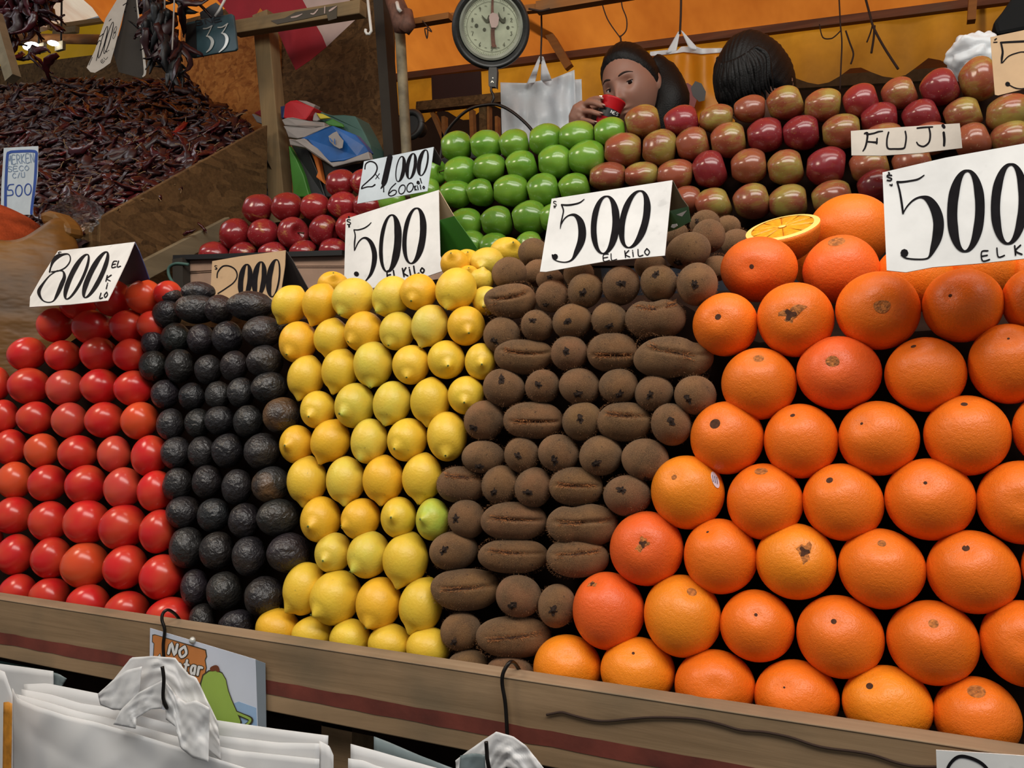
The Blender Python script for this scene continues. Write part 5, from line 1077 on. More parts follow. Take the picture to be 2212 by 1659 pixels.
Fy.sheet('print', [kG(*z) for z in ((1815, 700), (1850, 645), (1900, 665), (1935, 730), (1925, 800), (1880, 810), (1830, 760))], simple('grey_print', (58, 56, 54), .5), yb, t=.0006, lift=.001)
def blob(name, c, rad, mat, amp, k, seed, parent=None, res=(64, 44), loc=None):
    D, Fc = sphere(*res); r = np.array([1 + amp * (abs(nz(*(d * k + seed))) * 2 - .5) + amp * .5 * nz(*(d * k * 2.7 + seed)) for d in D])
    return obj(name, D * r[:, None] * np.array(rad) + np.array(c), Fc, mat, None, True) if parent is None else child(obj(name, D * r[:, None] * np.array(rad) + np.array(c), Fc, mat), parent)
p = onY(*kH(1840, 450), 1.86); d = depth(p); o = blob('plastic_bag', p, (60 * d / F, .05, 52 * d / F), M['bagw'], .20, 1.5, 4); tag(o, 'crumpled white plastic bag above the apples, upper right', 'bag')
Fk = Flat(kH(2100, 130), 2.0, (0, 1, 0)); o = Fk.sheet('black_bag', [kH(*z) for z in ((1970, 175), (2040, 90), (2110, -10), (2170, -260), (2350, -260), (2400, 240), (2210, 235), (2000, 275), (1985, 230))], M['chillid' if 0 else 'dullblack'], t=.05, bevel=.008); tag(o, 'black bag at the upper right corner', 'bag')

# ---------------------------------------------------------------- pile of shopping bags behind the red apples
def sheets(name, label, specs, Y, cat='bag', group='shopping bags piled behind the post'):
    g = empty(name, onY(*kK(*specs[0][1][0]), Y), label, cat, group)
    for i, (nm, poly, mat, dy, t) in enumerate(specs):
        mb = MB(); P = [onY(*kK(*z), Y + dy) for z in poly]; mb.prism([q + np.array([0, .012 * nz(q[0] * 9, q[2] * 9, i), 0]) for q in P], (0, 1, 0), t); mb.build(nm, M[mat], g, bevel=.003)
    return g
sheets('shopping_bag', 'blue printed shopping bag with white hem and pale logo', [
 ('blue_panel', [(730, 680), (900, 620), (1150, 530), (1250, 500), (1560, 620), (1700, 780), (1770, 880), (1600, 950), (1400, 1020), (1190, 1035), (1000, 850), (850, 700)], 'blue', 0, .03),
 ('white_hem', [(580, 690), (700, 705), (820, 685), (900, 760), (1000, 830), (1190, 1035), (1400, 1020), (1770, 880), (1795, 1000), (1600, 1030), (1240, 1112), (1100, 1020), (1000, 960), (830, 830), (590, 780)], 'greyp', -.004, .02),
 ('logo', [(1170, 650), (1235, 600), (1290, 575), (1330, 640), (1400, 720), (1385, 830), (1340, 842), (1260, 800), (1190, 730)], 'greyp', -.018, .002),
 ('logo_line', [(1205, 690), (1225, 690), (1262, 748), (1245, 752)], 'blue', -.020, .001), ('logo_line', [(1270, 690), (1285, 700), (1290, 790), (1272, 770)], 'blue', -.020, .001), ('logo_line', [(1325, 700), (1340, 705), (1352, 790), (1338, 780)], 'blue', -.020, .001)], 2.10)
sheets('shopping_bag', 'bright red plastic bag at the top of the bag pile', [('bag_body', [(500, 380), (505, 250), (520, 170), (600, 120), (690, 108), (800, 160), (940, 215), (870, 330), (820, 402), (650, 395)], 'redp', 0, .05), ('navy_edge', [(455, 205), (538, 188), (515, 300), (500, 385), (462, 385)], 'navy', .005, .04), ('white_rim', [(695, 108), (830, 120), (975, 180), (940, 230), (860, 190)], 'greyp', .01, .03)], 2.16)
sheets('shopping_bag', 'white and grey folded bag under the red one', [('upper_fold', [(470, 405), (560, 375), (640, 370), (850, 410), (1110, 445), (1120, 515), (930, 528), (700, 500), (520, 490)], 'greyp', .02, .03), ('lower_fold', [(500, 498), (740, 505), (980, 522), (1200, 478), (1100, 545), (950, 610), (830, 672), (720, 690), (570, 665), (535, 560)], 'greyp', 0, .03)], 2.12)
sheets('shopping_bag', 'pale bag scrap with a dark red corner left of the post', [('white_scrap', [(15, 320), (40, 310), (150, 360), (225, 400), (235, 470), (180, 470), (90, 440)], 'greyp', 0, .02), ('red_corner', [(60, 305), (200, 228), (225, 300), (222, 360), (150, 345)], 'redcloth', .01, .02)], 2.30)
sheets('mesh_sack', 'teal green mesh sack standing behind the blue bag', [('sack_body', [(830, 400), (950, 230), (1100, 300), (1220, 335), (1400, 330), (1560, 345), (1680, 560), (1790, 780), (1830, 1000), (1700, 1010), (1200, 900), (900, 700)], 'tealp', .04, .08), ('yellow_patch', [(1000, 310), (1090, 320), (1150, 350), (1205, 380), (1060, 402)], 'yellowp', .02, .01), ('green_patch', [(1100, 430), (1220, 385), (1380, 470), (1400, 520), (1240, 500), (1150, 480)], 'greenp', .02, .01), ('white_corner', [(940, 330), (965, 280), (1040, 400), (990, 425), (930, 420)], 'greyp', .02, .01)], 2.16, 'sack')
sheets('plastic_crate', 'dark crate with green and orange panels under the bags', [('green_panel', [(580, 790), (700, 1000), (800, 1230), (905, 1560), (650, 1560), (600, 1100)], 'greenp', 0, .02), ('dark_panel', [(600, 780), (870, 850), (1010, 1180), (1120, 1560), (905, 1560), (720, 1000)], 'blackp', .01, .05), ('orange_strip', [(880, 862), (945, 878), (1010, 1010), (1080, 1290), (1120, 1370), (980, 1260), (1010, 1190), (940, 1000)], 'ocloth', -.004, .02), ('grey_panel', [(1020, 980), (1240, 1115), (1700, 1030), (1500, 1240), (1300, 1560), (1120, 1560), (1060, 1200)], 'darkback', .02, .05)], 2.14, 'crate', None)

# ---------------------------------------------------------------- neighbouring stall: board partition, dried chilli heap, spice sack
pB = onY(217, 470, 1.50); Xc = pB[0]; nX = np.array([1., 0, 0]); pX = np.array([Xc, 0, 0])
def onX(px, py, dx=0): return onP(px, py, pX + nX * dx, nX)
tb = onX(578, 270); fb = onX(214, 545)
part_ = MB().prism([onX(217, 470), tb, tb - np.array([0, 0, .7]), onX(214, 545) - np.array([0, 0, .35]), onX(214, 545)], (-1, 0, 0), .018).build('partition', M['osb'], bevel=.002)
tag(part_, 'sloping chipboard partition beside the dried chilli heap', 'partition')
mb = MB().beam(onX(*kA(1120, 690), .06), onX(*kA(1830, 318), .06), .05, .02, (1, 0, 0)); tag(mb.build('wood_strip', M['greyw'], bevel=.002), 'greenish wooden strip rising behind the 800 card', 'strip')
mb = MB().beam(onX(*kA(765, 310), -.03), onX(*kA(780, 560), -.03), .06, .04, (1, 0, 0)); tag(mb.build('corner_stud', M['osb']), 'rough wooden stud at the front of the partition', 'post')
def plane3(a, b, c):
    n = np.cross(b - a, c - a); n /= n[2]; return lambda X, Y: a[2] - (n[0] * (X - a[0]) + n[1] * (Y - a[1]))
RA = onY(385, 162, 2.35); f1 = plane3(RA, onY(20, 166, 2.35), onY(190, 500, 1.46)); f2_ = plane3(RA, onX(225, 462), onX(566, 272)); bk = RA[2]
def hz(X, Y):
    a, b = f1(X, Y), f2_(X, Y); c = bk + .03 - 1.5 * (Y - (2.42 if X < RA[0] else 2.42 - .58 * (X - RA[0]) / (Xc - RA[0]))); m = min(a, b, c); k = .05
    s = -k * math.log(math.exp(-(a - m) / k) + math.exp(-(b - m) / k) + math.exp(-(c - m) / k)) + m
    return s + .03 * nz(X * 4, Y * 4) - .02
mb = MB(); nx_, ny_ = 100, 70; v = []
XL = -3.9
for j in range(ny_ + 1):
    for i in range(nx_ + 1):
        X = XL + (Xc - .02 - XL) * i / nx_; Y = 1.44 + 1.12 * j / ny_; v.append((X, Y, hz(X, Y) - .012 + .02 * nz(X * 22, Y * 22, 2)))
mb.add(v, [(j * (nx_ + 1) + i, j * (nx_ + 1) + i + 1, (j + 1) * (nx_ + 1) + i + 1, (j + 1) * (nx_ + 1) + i) for j in range(ny_) for i in range(nx_)])
def chilli_mesh(seed, L=.095, r=.0155):
    R = np.random.RandomState(seed); m = MB(); n = 9; pts = []; rr = []
    b1, b2 = R.uniform(-1.8, 1.8), R.uniform(-.8, .8)
    for i in range(n):
        t = i / (n - 1); a = b1 * t + b2 * math.sin(3 * t); pts.append((L * t * math.cos(a * .5), L * t * math.sin(a * .5), .004 * math.sin(5 * t + seed)))
        rr.append(r * (math.sin(math.pi * min(1, .12 + t * .88)) ** .6) * (1 - .55 * t) * (1 + .25 * R.uniform(-1, 1)) + .0006)
    m.tube(pts, rr, 8); v = np.array(m.v); v[:, 2] *= .5; v += R.normal(scale=.0015, size=v.shape); v -= np.array([L / 2, 0, 0]); m.v = [tuple(q) for q in v]
    s = MB(); s.tube([(-L / 2 + .002, 0, 0), (-L / 2 - .008, .002 * b1, .003), (-L / 2 - .016, .006 * b1, .006), (-L / 2 - .024, .012 * b1, .006)], [.0022, .0016, .0014, .0018], 5)
    return m, s
protos = []
for i in range(6):
    m_, s_ = chilli_mesh(i, rnd.uniform(.065, .095)); protos.append((m_, s_))
def march(px, py):
    r = ray(px, py); prev = None
    for t in np.arange(1.5, 5, .012):
        P = CAM + r * t
        if P[1] < 1.44 or P[1] > 2.54: continue
        if P[0] > Xc - .02 or P[0] < XL: continue
        g = P[2] - hz(P[0], P[1])
        if prev is not None and prev > 0 and g <= 0: return P
        prev = g
    return None
def normal(P):
    e = .02; return Vector((-(hz(P[0] + e, P[1]) - hz(P[0] - e, P[1])) / (2 * e), -(hz(P[0], P[1] + e) - hz(P[0], P[1] - e)) / (2 * e), 1)).normalized()
rc = random.Random(21)
def pose(P, lift=.008):
    n = normal(P); q1 = n.to_track_quat('Z', 'X'); q2 = Quaternion((0, 0, 1), rc.uniform(0, 6.28)); q3 = Quaternion((0, 1, 0), rc.uniform(-.45, .45)) @ Quaternion((1, 0, 0), rc.uniform(-.8, .8))
    return q1 @ q2 @ q3, V(P) + n * lift * rc.uniform(.5, 2.2)
# the smaller, unpickable rest of the heap is one object with the heap body
for _ in range(2300):
    X = rc.uniform(XL, Xc - .05); Y = rc.uniform(1.47, 2.53); P = np.array([X, Y, hz(X, Y)]); q_, loc = pose(P, .004); m_, s_ = protos[rc.randrange(6)]; Mx = q_.to_matrix() * 1.0; k_ = rc.uniform(.85, 1.25)
    mb.add([tuple(loc + Mx @ (Vector(a) * k_)) for a in m_.v], m_.f)
hp = mb.build('dried_chilli_heap', M['chillid'], smooth=True); tag(hp, 'heap of countless dark red dried chillies behind the partition', 'dried chillies', None, 'stuff')
cp = []
for i, (m_, s_) in enumerate(protos):
    for mat in (M['chilli'], M['chilli'], M['chillid'], M['chillir'] if i == 2 else M['chilli']):
        me = bpy.data.meshes.new('dried_chilli'); me.from_pydata(m_.v, [], m_.f); me.shade_smooth(); me.materials.append(mat)
        ms = bpy.data.meshes.new('stem'); ms.from_pydata(s_.v, [], s_.f); ms.shade_smooth(); ms.materials.append(M['cstem']); cp.append((me, ms))
n_ = 0; tries = 0
while n_ < 290 and tries < 3000:
    tries += 1
    y_ = 165 + 345 * rc.random() ** .8; x_ = rc.uniform(0, 560)
    P = march(x_, y_)
    if P is None: continue
    me, ms = cp[rc.randrange(len(cp))]; q_, loc = pose(P, .010)
    o = bpy.data.objects.new('dried_chilli', me); C.objects.link(o); o.location = loc; o.rotation_mode = 'QUATERNION'; o.rotation_quaternion = q_; k_ = rc.uniform(.85, 1.15); o.scale = (k_,) * 3
    tag(o, 'wrinkled dark red dried chilli lying loose on the big heap', 'chilli', 'dried chillies on the heap'); n_ += 1
    st_ = bpy.data.objects.new('stem', ms); C.objects.link(st_); st_.parent = o
# front board of the heap's bin, dark space behind the spice sack
tag(MB().box((XL, 1.40, 0), (Xc, 1.43, hz(-2.2, 1.46) - .03)).build('bin_front', M['board']), 'dark board holding the chilli heap behind the spice sack', 'board')
def bunch(name, label, spots, Y, mats, L, seed, stringp):
    g = empty(name, onY(*spots[0], Y), label, 'chilli bunch'); R = random.Random(seed)
    mb = MB().tube([onY(*z, Y) for z in stringp], .003, 6); mb.build('string', M['wstring'], g, smooth=True)
    ms_ = []
    for i in range(4):
        m_, s_ = chilli_mesh(40 + seed + i, L, L * .13); me = bpy.data.meshes.new('pod'); me.from_pydata(m_.v, [], m_.f); me.shade_smooth(); me.materials.append(M[mats[i % len(mats)]]); ms_.append(me)
    for (x, y), ang_ in spots_exp(spots, R):
        o = bpy.data.objects.new('pod', R.choice(ms_)); C.objects.link(o); o.parent = g
        p = V(onY(x, y, Y + R.uniform(-.04, .04))) - Vector(g.location); o.location = p; o.rotation_mode = 'QUATERNION'
        dr = Vector((math.sin(ang_), R.uniform(-.4, .4), -math.cos(ang_))).normalized(); o.rotation_quaternion = dr.to_track_quat('X', 'Z') @ Quaternion((1, 0, 0), R.uniform(0, 6.28)); k_ = R.uniform(.8, 1.3); o.scale = (k_, k_ * 1.2, k_ * 1.2)
def spots_exp(spots, R):
    out = []
    for s_ in spots[1:]:
        x, y, rx, ry, n, a0, a1 = s_
        for _ in range(n): out.append(((x + R.gauss(0, rx), y + R.gauss(0, ry)), math.radians(R.uniform(a0, a1))))
    return out
bunch('hanging_chilli_bunch', 'dark bunch of dried chillies hanging at the top left corner', [(70, 40), (50, 5, 30, 14, 36, -60, 60), (22, 45, 14, 18, 16, -70, 40), (72, 45, 18, 10, 14, -60, 60), (105, 20, 14, 10, 8, 20, 80), (82, 128, 12, 5, 6, -80, 80), (28, 120, 6, 12, 5, -30, 50), (10, 30, 14, 22, 10, -40, 30)], 1.95, ['chilli', 'chillid'], .10, 1, [(60, -60), (64, 20), (62, 60)])
bunch('hanging_chilli_bunch', 'black bunch of smoked chillies hanging right of the slanted card', [(350, 60), (330, 5, 18, 12, 20, -50, 50), (335, 50, 14, 22, 26, -50, 20), (350, 95, 12, 20, 20, -45, 30), (375, 118, 9, 16, 14, -20, 50), (392, 8, 14, 6, 6, 50, 85), (380, 145, 10, 10, 8, -30, 60)], 1.92, ['chillid', 'blackp'], .11, 9, [(355, -60), (356, 40), (360, 112)])
cord([(378, -40), (375, 40), (372, 108)], lambda x, y: (x, y), 1.86, .0025, 'thin grey string right of the black chilli bunch', 'wstring')
# slanted card over the chillies with its dark board
k = k9
F_ = Flat(k(1200, 450), 1.85, (-.75, 1, 0)); g = empty('price_card', F_.at(k(1200, 450)), 'slanted white card with 600 scribbles standing in the dried chillies', 'price sign', 'handwritten price cards')
F_.sheet('front_panel', [k(*z) for z in ((985, 770), (1080, 570), (1200, 210), (1340, -20), (1480, -140), (1440, 20), (1370, 290), (1300, 560), (1255, 715), (1180, 770), (1080, 828), (1030, 820))], M['greycard'], g)
ink = [pen(k, [(1100, 510, 7), (1125, 465, 8), (1150, 480, 7), (1125, 570, 8), (1095, 690, 7)]), zero(k, 1170, 480, 22, 180, .28, 8, 10, 6), zero(k, 1235, 430, 22, 180, .28, 8, 10, 6), pen(k, [(1130, 420, 8), (1180, 380, 9)]), pen(k, [(1010, 740, 6), (1050, 650, 7)]), pen(k, [(1240, 240, 6), (1265, 215, 7)]), pen(k, [(1400, 60, 9), (1450, 25, 9)])] + [zero(k, 1300 + 10 * i, 400 - 60 * i + 0, 12, 40, .3, 5, 5, 4) for i in range(2)] + word(k, 'EL', (1165, 720), (1235, 640), 30, 5) + word(k, 'K', (1215, 600), (1250, 560), 30, 5)
F_.ink('lettering', ink, M['ink'], g)
F_.p0 = F_.p0 + np.array([.0, .03, 0]); F_.n = np.array([.3, -1, 0.]) / np.hypot(.3, 1)
F_.sheet('dark_back_panel', [k(*z) for z in ((1455, -80), (1545, -80), (1600, 300), (1660, 820), (1610, 890), (1350, 820), (1290, 600), (1380, 290))], M['pipedark'], g)
F_.ink('pale_edge', [pen(k, [(1548, -80, 14), (1575, 180, 18), (1615, 480, 22), (1650, 800, 30), (1625, 870, 14)])], M['greycard'], g, lift=.002)
mb = pxbeam(k9(-60, 180), k9(150, 900), 1.75, 27, .03); tag(mb.build('slanted_post', M['greyw']), 'pale slanted wooden post at the left edge', 'post')
for a, b in (((1505, 385), (-.5, .3)), ((1610, 350), (.8, .2))):
    p = onX(*kA(*a), .075); o = bpy.data.objects.new('dried_chilli', cp[3][0]); C.objects.link(o); o.location = p + np.array([0, 0, .004]); o.scale = (.6,) * 3; o.rotation_euler = (0, b[0], b[1]); tag(o, 'dried chilli fallen on the greenish wooden strip, %s one' % ('lower' if a[0] < 1550 else 'upper'), 'chilli')
# glossy clear bag at the foot of the heap
p = onY(*kA(620, 160), 1.44); d = depth(p); o = blob('clear_bag', p + np.array([0, 0, -.02]), (52 * d / F, .05, 36 * d / F), M['clear'], .22, 2.4, 9, res=(72, 48)); tag(o, 'crumpled clear plastic bag at the foot of the chilli heap', 'bag')
# spice sack
c = onY(-8, 690, 1.24); zr = onY(20, 540, 1.12)[2]; R0 = onY(152, 600, 1.24)[0] - c[0]; zt_ = onY(20, 453, 1.24)[2]
sp = empty('spice_sack', (c[0], 1.42, .9), 'open amber plastic sack heaped with brick red ground spice', 'sack'); c0 = np.array([c[0], 1.24, 0]); n = 96; v = []; prof = [(.70, zr - .598), (.95, zr - .55), (1.06, zr - .38), (1.05, zr - .22), (.98, zr - .10), (.86, zr - .02), (.80, zr + .02), (.74, zr + .03), (.70, zr + .01), (.68, zr - .04)]
R0 *= .98
for j, (r, z) in enumerate(prof):
    for i in range(n):
        a = 2 * math.pi * i / n; w = 1 + .035 * nz(3 * math.cos(a), 3 * math.sin(a), j * .35) + .012 * math.sin(17 * a + j * .5) * (j > 3)
        flap = (.05 * max(0, math.cos(a - .35)) ** 4 + .012 * math.cos(a)) if 3 < j < 10 else 0
        v.append((c0[0] + R0 * r * w * math.cos(a), c0[1] + R0 * r * w * .70 * math.sin(a) , z + .012 * math.sin(5 * a + 1) * (j > 3) + flap))
mb = MB().add(v, [(j * n + i, j * n + (i + 1) % n, (j + 1) * n + (i + 1) % n, (j + 1) * n + i) for j in range(len(prof) - 1) for i in range(n)]); mb.build('sack_body', M['sack'], sp, smooth=True)
D, Fc = sphere(64, 40); r_ = np.array([1 + .05 * nz(*(q * 2.5)) for q in D]); vv = D * r_[:, None] * np.array([R0 * .80, R0 * .66, zt_ - zr + .01]) + np.array([c0[0] - .03, c0[1] - .01, zr - .005]); vv[:, 2] += .02 * np.sin(vv[:, 0] * 12)
child(obj('spice', vv, Fc, M['powder']), sp)
mb = MB(); kk_ = [kA(*z) for z in ((290, 215), (360, 195), (430, 215), (480, 260), (530, 330), (520, 420), (440, 380), (380, 330), (330, 330))]
P = [onY(x, y, 1.26) for x, y in kk_]; mb.prism(P, (0, 1, 0), .05); o = mb.build('twisted_flap', M['sack'], sp, bevel=.015)
tag(MB().box((c0[0] - .3, 1.02, 0), (c0[0] + .21, 1.38, zr - .60)).build('crate', M['board'], None), 'dark crate under the spice sack', 'crate')
# ---------------------------------------------------------------- bags, hooks and the notice on the rail
k5 = cr(0, 1209); k6 = cr(500, 1209)
def crinkle(Y, a=.006, fx=14, fy=5, s=0): return lambda u, w: Y + a * .45 * nz(u * fx * .6, w * fy * .6, s) + a * .7 * abs(nz(u * fx + w * 2.5, w * fy * .5, s + 5)) - a * .4 * abs(nz(u * fx * .5 - w * 3, w * fy * .9, s + 9))
def pk(pts, k=None): return [k(*p) if k else p for p in pts]
gA = empty('bag_pack', onY(352, 1480, .80), 'large pack of white plastic carrier bags on the left hook under the rail', 'plastic bags', 'packs of carrier bags under the rail')
def low(x0, x1, y=1900, n=5): return [(x0 + (x1 - x0) * i / (n - 1), y) for i in range(n)]
patch('bag_sheet', [(52, 1478), (101, 1476), (156, 1487), (212, 1498), (300, 1520), (400, 1545), (469, 1556), (600, 1575), (709, 1589)], low(50, 700), 60, 20, crinkle(.828, .004, 8, 3, 1), M['bag'], gA)
patch('bag_sheet', [(47, 1489), (109, 1500), (172, 1519), (219, 1526), (300, 1545), (400, 1572), (480, 1590), (600, 1604), (690, 1606)], low(45, 690), 60, 20, crinkle(.818, .005, 9, 3, 2), M['bag'], gA)
patch('bag_sheet', [(34, 1499), (100, 1516), (170, 1537), (240, 1552), (330, 1577), (430, 1604), (520, 1622), (690, 1640)], low(36, 680), 60, 20, crinkle(.806, .006, 9, 3, 3), M['bag'], gA)
patch('bag_sheet', [(27, 1487), (37, 1508), (78, 1525), (140, 1545), (203, 1559), (300, 1587), (400, 1618), (470, 1640), (560, 1668)], low(26, 600), 70, 30, crinkle(.790, .010, 6, 4, 4), M['bag'], gA)
patch('bag_edge', [(690, 1600), (712, 1612), (720, 1632)], low(690, 722, 1900, 3), 8, 12, crinkle(.822, .004, 4, 4, 5), M['bag'], gA)
patch('handle', pk([(900, 962), (1045, 778), (1220, 768), (1395, 782), (1500, 915), (1560, 935), (1670, 1160), (1735, 1300)], k5), pk([(930, 1190), (1050, 1160), (1200, 1080), (1300, 980), (1400, 1080), (1450, 1230), (1520, 1400), (1760, 1600)], k5), 50, 16, crinkle(.800, .008, 7, 3, 6), M['bag'], gA)
patch('handle', pk([(780, 1068), (900, 958), (1010, 880), (1130, 850)], k5), pk([(800, 1155), (900, 1195), (1010, 1200), (1100, 1120)], k5), 24, 12, crinkle(.790, .006, 5, 3, 7), M['bag'], gA)
patch('handle', pk([(903, 1312), (960, 1200), (1100, 1060), (1290, 962)], k5), pk([(1080, 1345), (1088, 1262), (1200, 1192), (1288, 1185)], k5), 24, 12, crinkle(.775, .006, 5, 3, 8), M['bag'], gA)
patch('handle', pk([(1312, 965), (1400, 1075), (1480, 1140), (1560, 1120), (1670, 1180)], k5), pk([(1322, 1270), (1400, 1330), (1440, 1500), (1540, 1580), (1660, 1610)], k5), 30, 18, crinkle(.772, .010, 6, 3, 9), M['bag'], gA)
gB = empty('bag_pack', onY(1052, 1640, .80), 'pack of white plastic bags on the right hook, cut by the frame bottom', 'plastic bags', 'packs of carrier bags under the rail')
patch('bag_sheet', pk([(1135, 1408), (1250, 1452), (1500, 1560), (1760, 1660), (2050, 1760)], k6), low(808, 1080), 30, 14, crinkle(.832, .004, 6, 3, 11), M['bag2'], gB)
patch('bag_sheet', pk([(950, 1468), (1150, 1522), (1350, 1580), (1600, 1650), (2050, 1760)], k6), low(757, 1080), 30, 14, crinkle(.815, .005, 6, 3, 12), M['bag'], gB)
patch('bag_sheet', pk([(930, 1582), (1050, 1600), (1150, 1640), (1500, 1740), (2050, 1820)], k6), low(751, 1080), 30, 14, crinkle(.803, .005, 6, 3, 13), M['bag'], gB)
patch('handle', pk([(-60, 1600), (30, 1530), (150, 1445), (265, 1370), (400, 1408), (500, 1480), (590, 1590), (660, 1680)], k7), pk([(-40, 1800), (60, 1790), (160, 1780), (260, 1700), (350, 1650), (430, 1700), (520, 1790), (640, 1850)], k7), 44, 14, crinkle(.798, .010, 7, 3, 14), M['bag'], gB)
patch('grey_fold', pk([(-20, 1560), (80, 1540), (175, 1552)], k7), pk([(-40, 1800), (80, 1790), (180, 1780)], k7), 12, 8, crinkle(.782, .004, 4, 3, 15), M['bag2'], gB)
gC = empty('bag_pack', onY(60, 1440, .84), 'translucent bag bundle at the left edge, under the rail', 'plastic bags', 'packs of carrier bags under the rail')
patch('bag_sheet', [(-60, 1425), (0, 1434), (60, 1442), (115, 1450)], [(-60, 1560), (0, 1560), (60, 1560), (117, 1560)], 20, 8, crinkle(.842, .003, 5, 3, 16), M['bag'], gC)
patch('bag_corner', [(112, 1452), (128, 1456), (144, 1466)], [(112, 1490), (126, 1486), (136, 1480)], 8, 6, crinkle(.846, .004, 5, 3, 17), M['bag2'], gC)
patch('bag_sheet', [(-60, 1412), (60, 1424), (125, 1442)], [(-60, 1450), (60, 1456), (124, 1462)], 14, 6, crinkle(.90, .003, 5, 3, 18), M['tealp'], gC)
gD = empty('bag_bundle', onY(4, 1500, .76), 'narrow plastic bag with an orange strip at the lower left corner', 'plastic bag')
patch('bag_sheet', [(-60, 1440), (-10, 1446), (9, 1449), (27, 1500)], [(-60, 1900), (-10, 1900), (9, 1900), (27, 1900)], 12, 20, crinkle(.768, .003, 3, 4, 19), M['bag'], gD)
patch('orange_strip', [(8, 1517), (17, 1516), (26, 1520)], [(3, 1900), (12, 1900), (20, 1900)], 4, 16, lambda u, w: .762, simple('amber_strip', (196, 130, 40), .5, .5, 40), gD)
def hook(k, over, down, tip, Y, label):
    g = empty('wire_hook', onY(*k(*over[0]), .865), label, 'hook', 'wire hooks over the rail')
    P = [np.array([onY(*k(*over[0]), .885)[0], .886, ZR - .005])] + [onY(*k(*p), y) for p, y in zip(over, (.884, .868, .852, .846)[:len(over)])] + [onY(*k(*p), .843) for p in down]
    last = P[-1]; tipP = [onY(*k(*p), Y) for p in tip]
    zb_ = min(last[2] - .02, tipP[-1][2]); P += [last * .5 + np.array([last[0], .84, zb_ + .012]) * .5, np.array([last[0], .84, zb_ + .012]), np.array([(last[0] + tipP[-1][0]) / 2, (.84 + Y) / 2, zb_ - .004]), tipP[-1] + np.array([0, .006, 0])] + tipP[::-1][1:]
    MB().tube([p for p in pathpts(P, 5)], .0022, 8).build('wire', M['wire'], g, smooth=True)
hook(k5, [(1425, 470), (1385, 425), (1335, 400), (1298, 428)], [(1290, 480), (1312, 560), (1300, 680), (1305, 790)], [(1292, 850), (1305, 950), (1300, 1100), (1300, 1195)], .766, 'dark wire hook over the rail above the large bag pack')
hook(k7, [(450, 882), (415, 828), (380, 815), (342, 858)], [(316, 920), (314, 1000), (338, 1150), (352, 1380)], [(185, 1450), (190, 1520), (196, 1600), (200, 1700)], .776, 'dark wire hook over the rail below the last kiwis')
FPo = Flat(k5(1600, 900), .8455, (0, 1, 0)); po = empty('notice', FPo.at(k5(1540, 640)), 'laminated NO Apretar notice with a green pear, pinned to the rail', 'notice')
FPo.sheet('paper', [k5(*p) for p in ((1195, 545), (1600, 665), (2035, 795), (2045, 1050), (2056, 1420), (1186, 1420), (1190, 900))], M['poster'], po, t=.0008)
FPo.sheet('clear_sleeve', [k5(*p) for p in ((2036, 796), (2112, 825), (2122, 1440), (2057, 1430))], M['sleeve'], po, t=.0005)
FPo.sheet('blue_print', [k5(*p) for p in ((1800, 1340), (1760, 1180), (1900, 1130), (2040, 1180), (2050, 1400), (1800, 1400))], M['skyb'], po, t=.0002, lift=.0003)
FPo.sheet('sign_outline', [k5(*p) for p in ((1212, 597), (1232, 594), (1640, 716), (1649, 770), (1636, 800), (1646, 860), (1632, 935), (1594, 992), (1212, 880), (1224, 665), (1210, 655))], M['pdark'], po, t=.0002, lift=.0006)
FPo.sheet('sign_board', [k5(*p) for p in ((1218, 604), (1234, 601), (1632, 724), (1641, 770), (1629, 800), (1639, 860), (1626, 930), (1590, 984), (1219, 872), (1230, 668), (1216, 652))], M['psign'], po, t=.0002, lift=.0009)
no = word(k5, 'NO', (1335, 745), (1495, 790), 88, 34, gap=1.25); ap = word(k5, 'Apretar', (1235, 858), (1622, 925), 104, 32, gap=1.3)
FPo.ink('lettering_outline', no + ap, M['pdark'], po, lift=.0013, smoothn=3)
no = word(k5, 'NO', (1335, 745), (1495, 790), 88, 20, gap=1.25); ap = word(k5, 'Apretar', (1235, 858), (1622, 925), 104, 19, gap=1.3)
FPo.ink('lettering', no + ap, M['ltext'], po, lift=.0017, smoothn=3)
pear = [(1592, 985), (1612, 915), (1660, 880), (1715, 872), (1770, 898), (1800, 950), (1820, 1040), (1850, 1120), (1890, 1210), (1925, 1290), (1930, 1400), (1680, 1400), (1650, 1250), (1600, 1090)]
cxp, cyp = 1740, 1130
FPo.sheet('pear_outline', [k5(*p) for p in pear], M['pdark'], po, t=.0002, lift=.0013)
FPo.sheet('pear', [k5(x + (cxp - x) * .07, y + (cyp - y) * .045) for x, y in pear], M['pgreen'], po, t=.0002, lift=.0017)
FPo.ink('pear_stem', [pen(k5, [(1690, 870, 40), (1720, 862, 44), (1735, 880, 30)])], M['pbrown'], po, lift=.002)
FPo.ink('pear_arm_outline', [pen(k5, [(1870, 1215, 34), (1930, 1240, 36), (1995, 1270, 38), (1985, 1300, 34), (1955, 1318, 26)])], M['pdark'], po, lift=.0014)
FPo.ink('pear_arm', [pen(k5, [(1870, 1215, 18), (1930, 1240, 20), (1990, 1270, 20), (1980, 1300, 18), (1958, 1315, 12)])], M['pgreen'], po, lift=.0019)
lathe([(.0045, 0), (.0048, .002), (.003, .005), (.0008, .006)], FPo.at(k5(1540, 640)), Vector((0, -1, 0)).to_track_quat('Z', 'Y').to_matrix(), 20).build('pin', M['silver'], po, smooth=True)

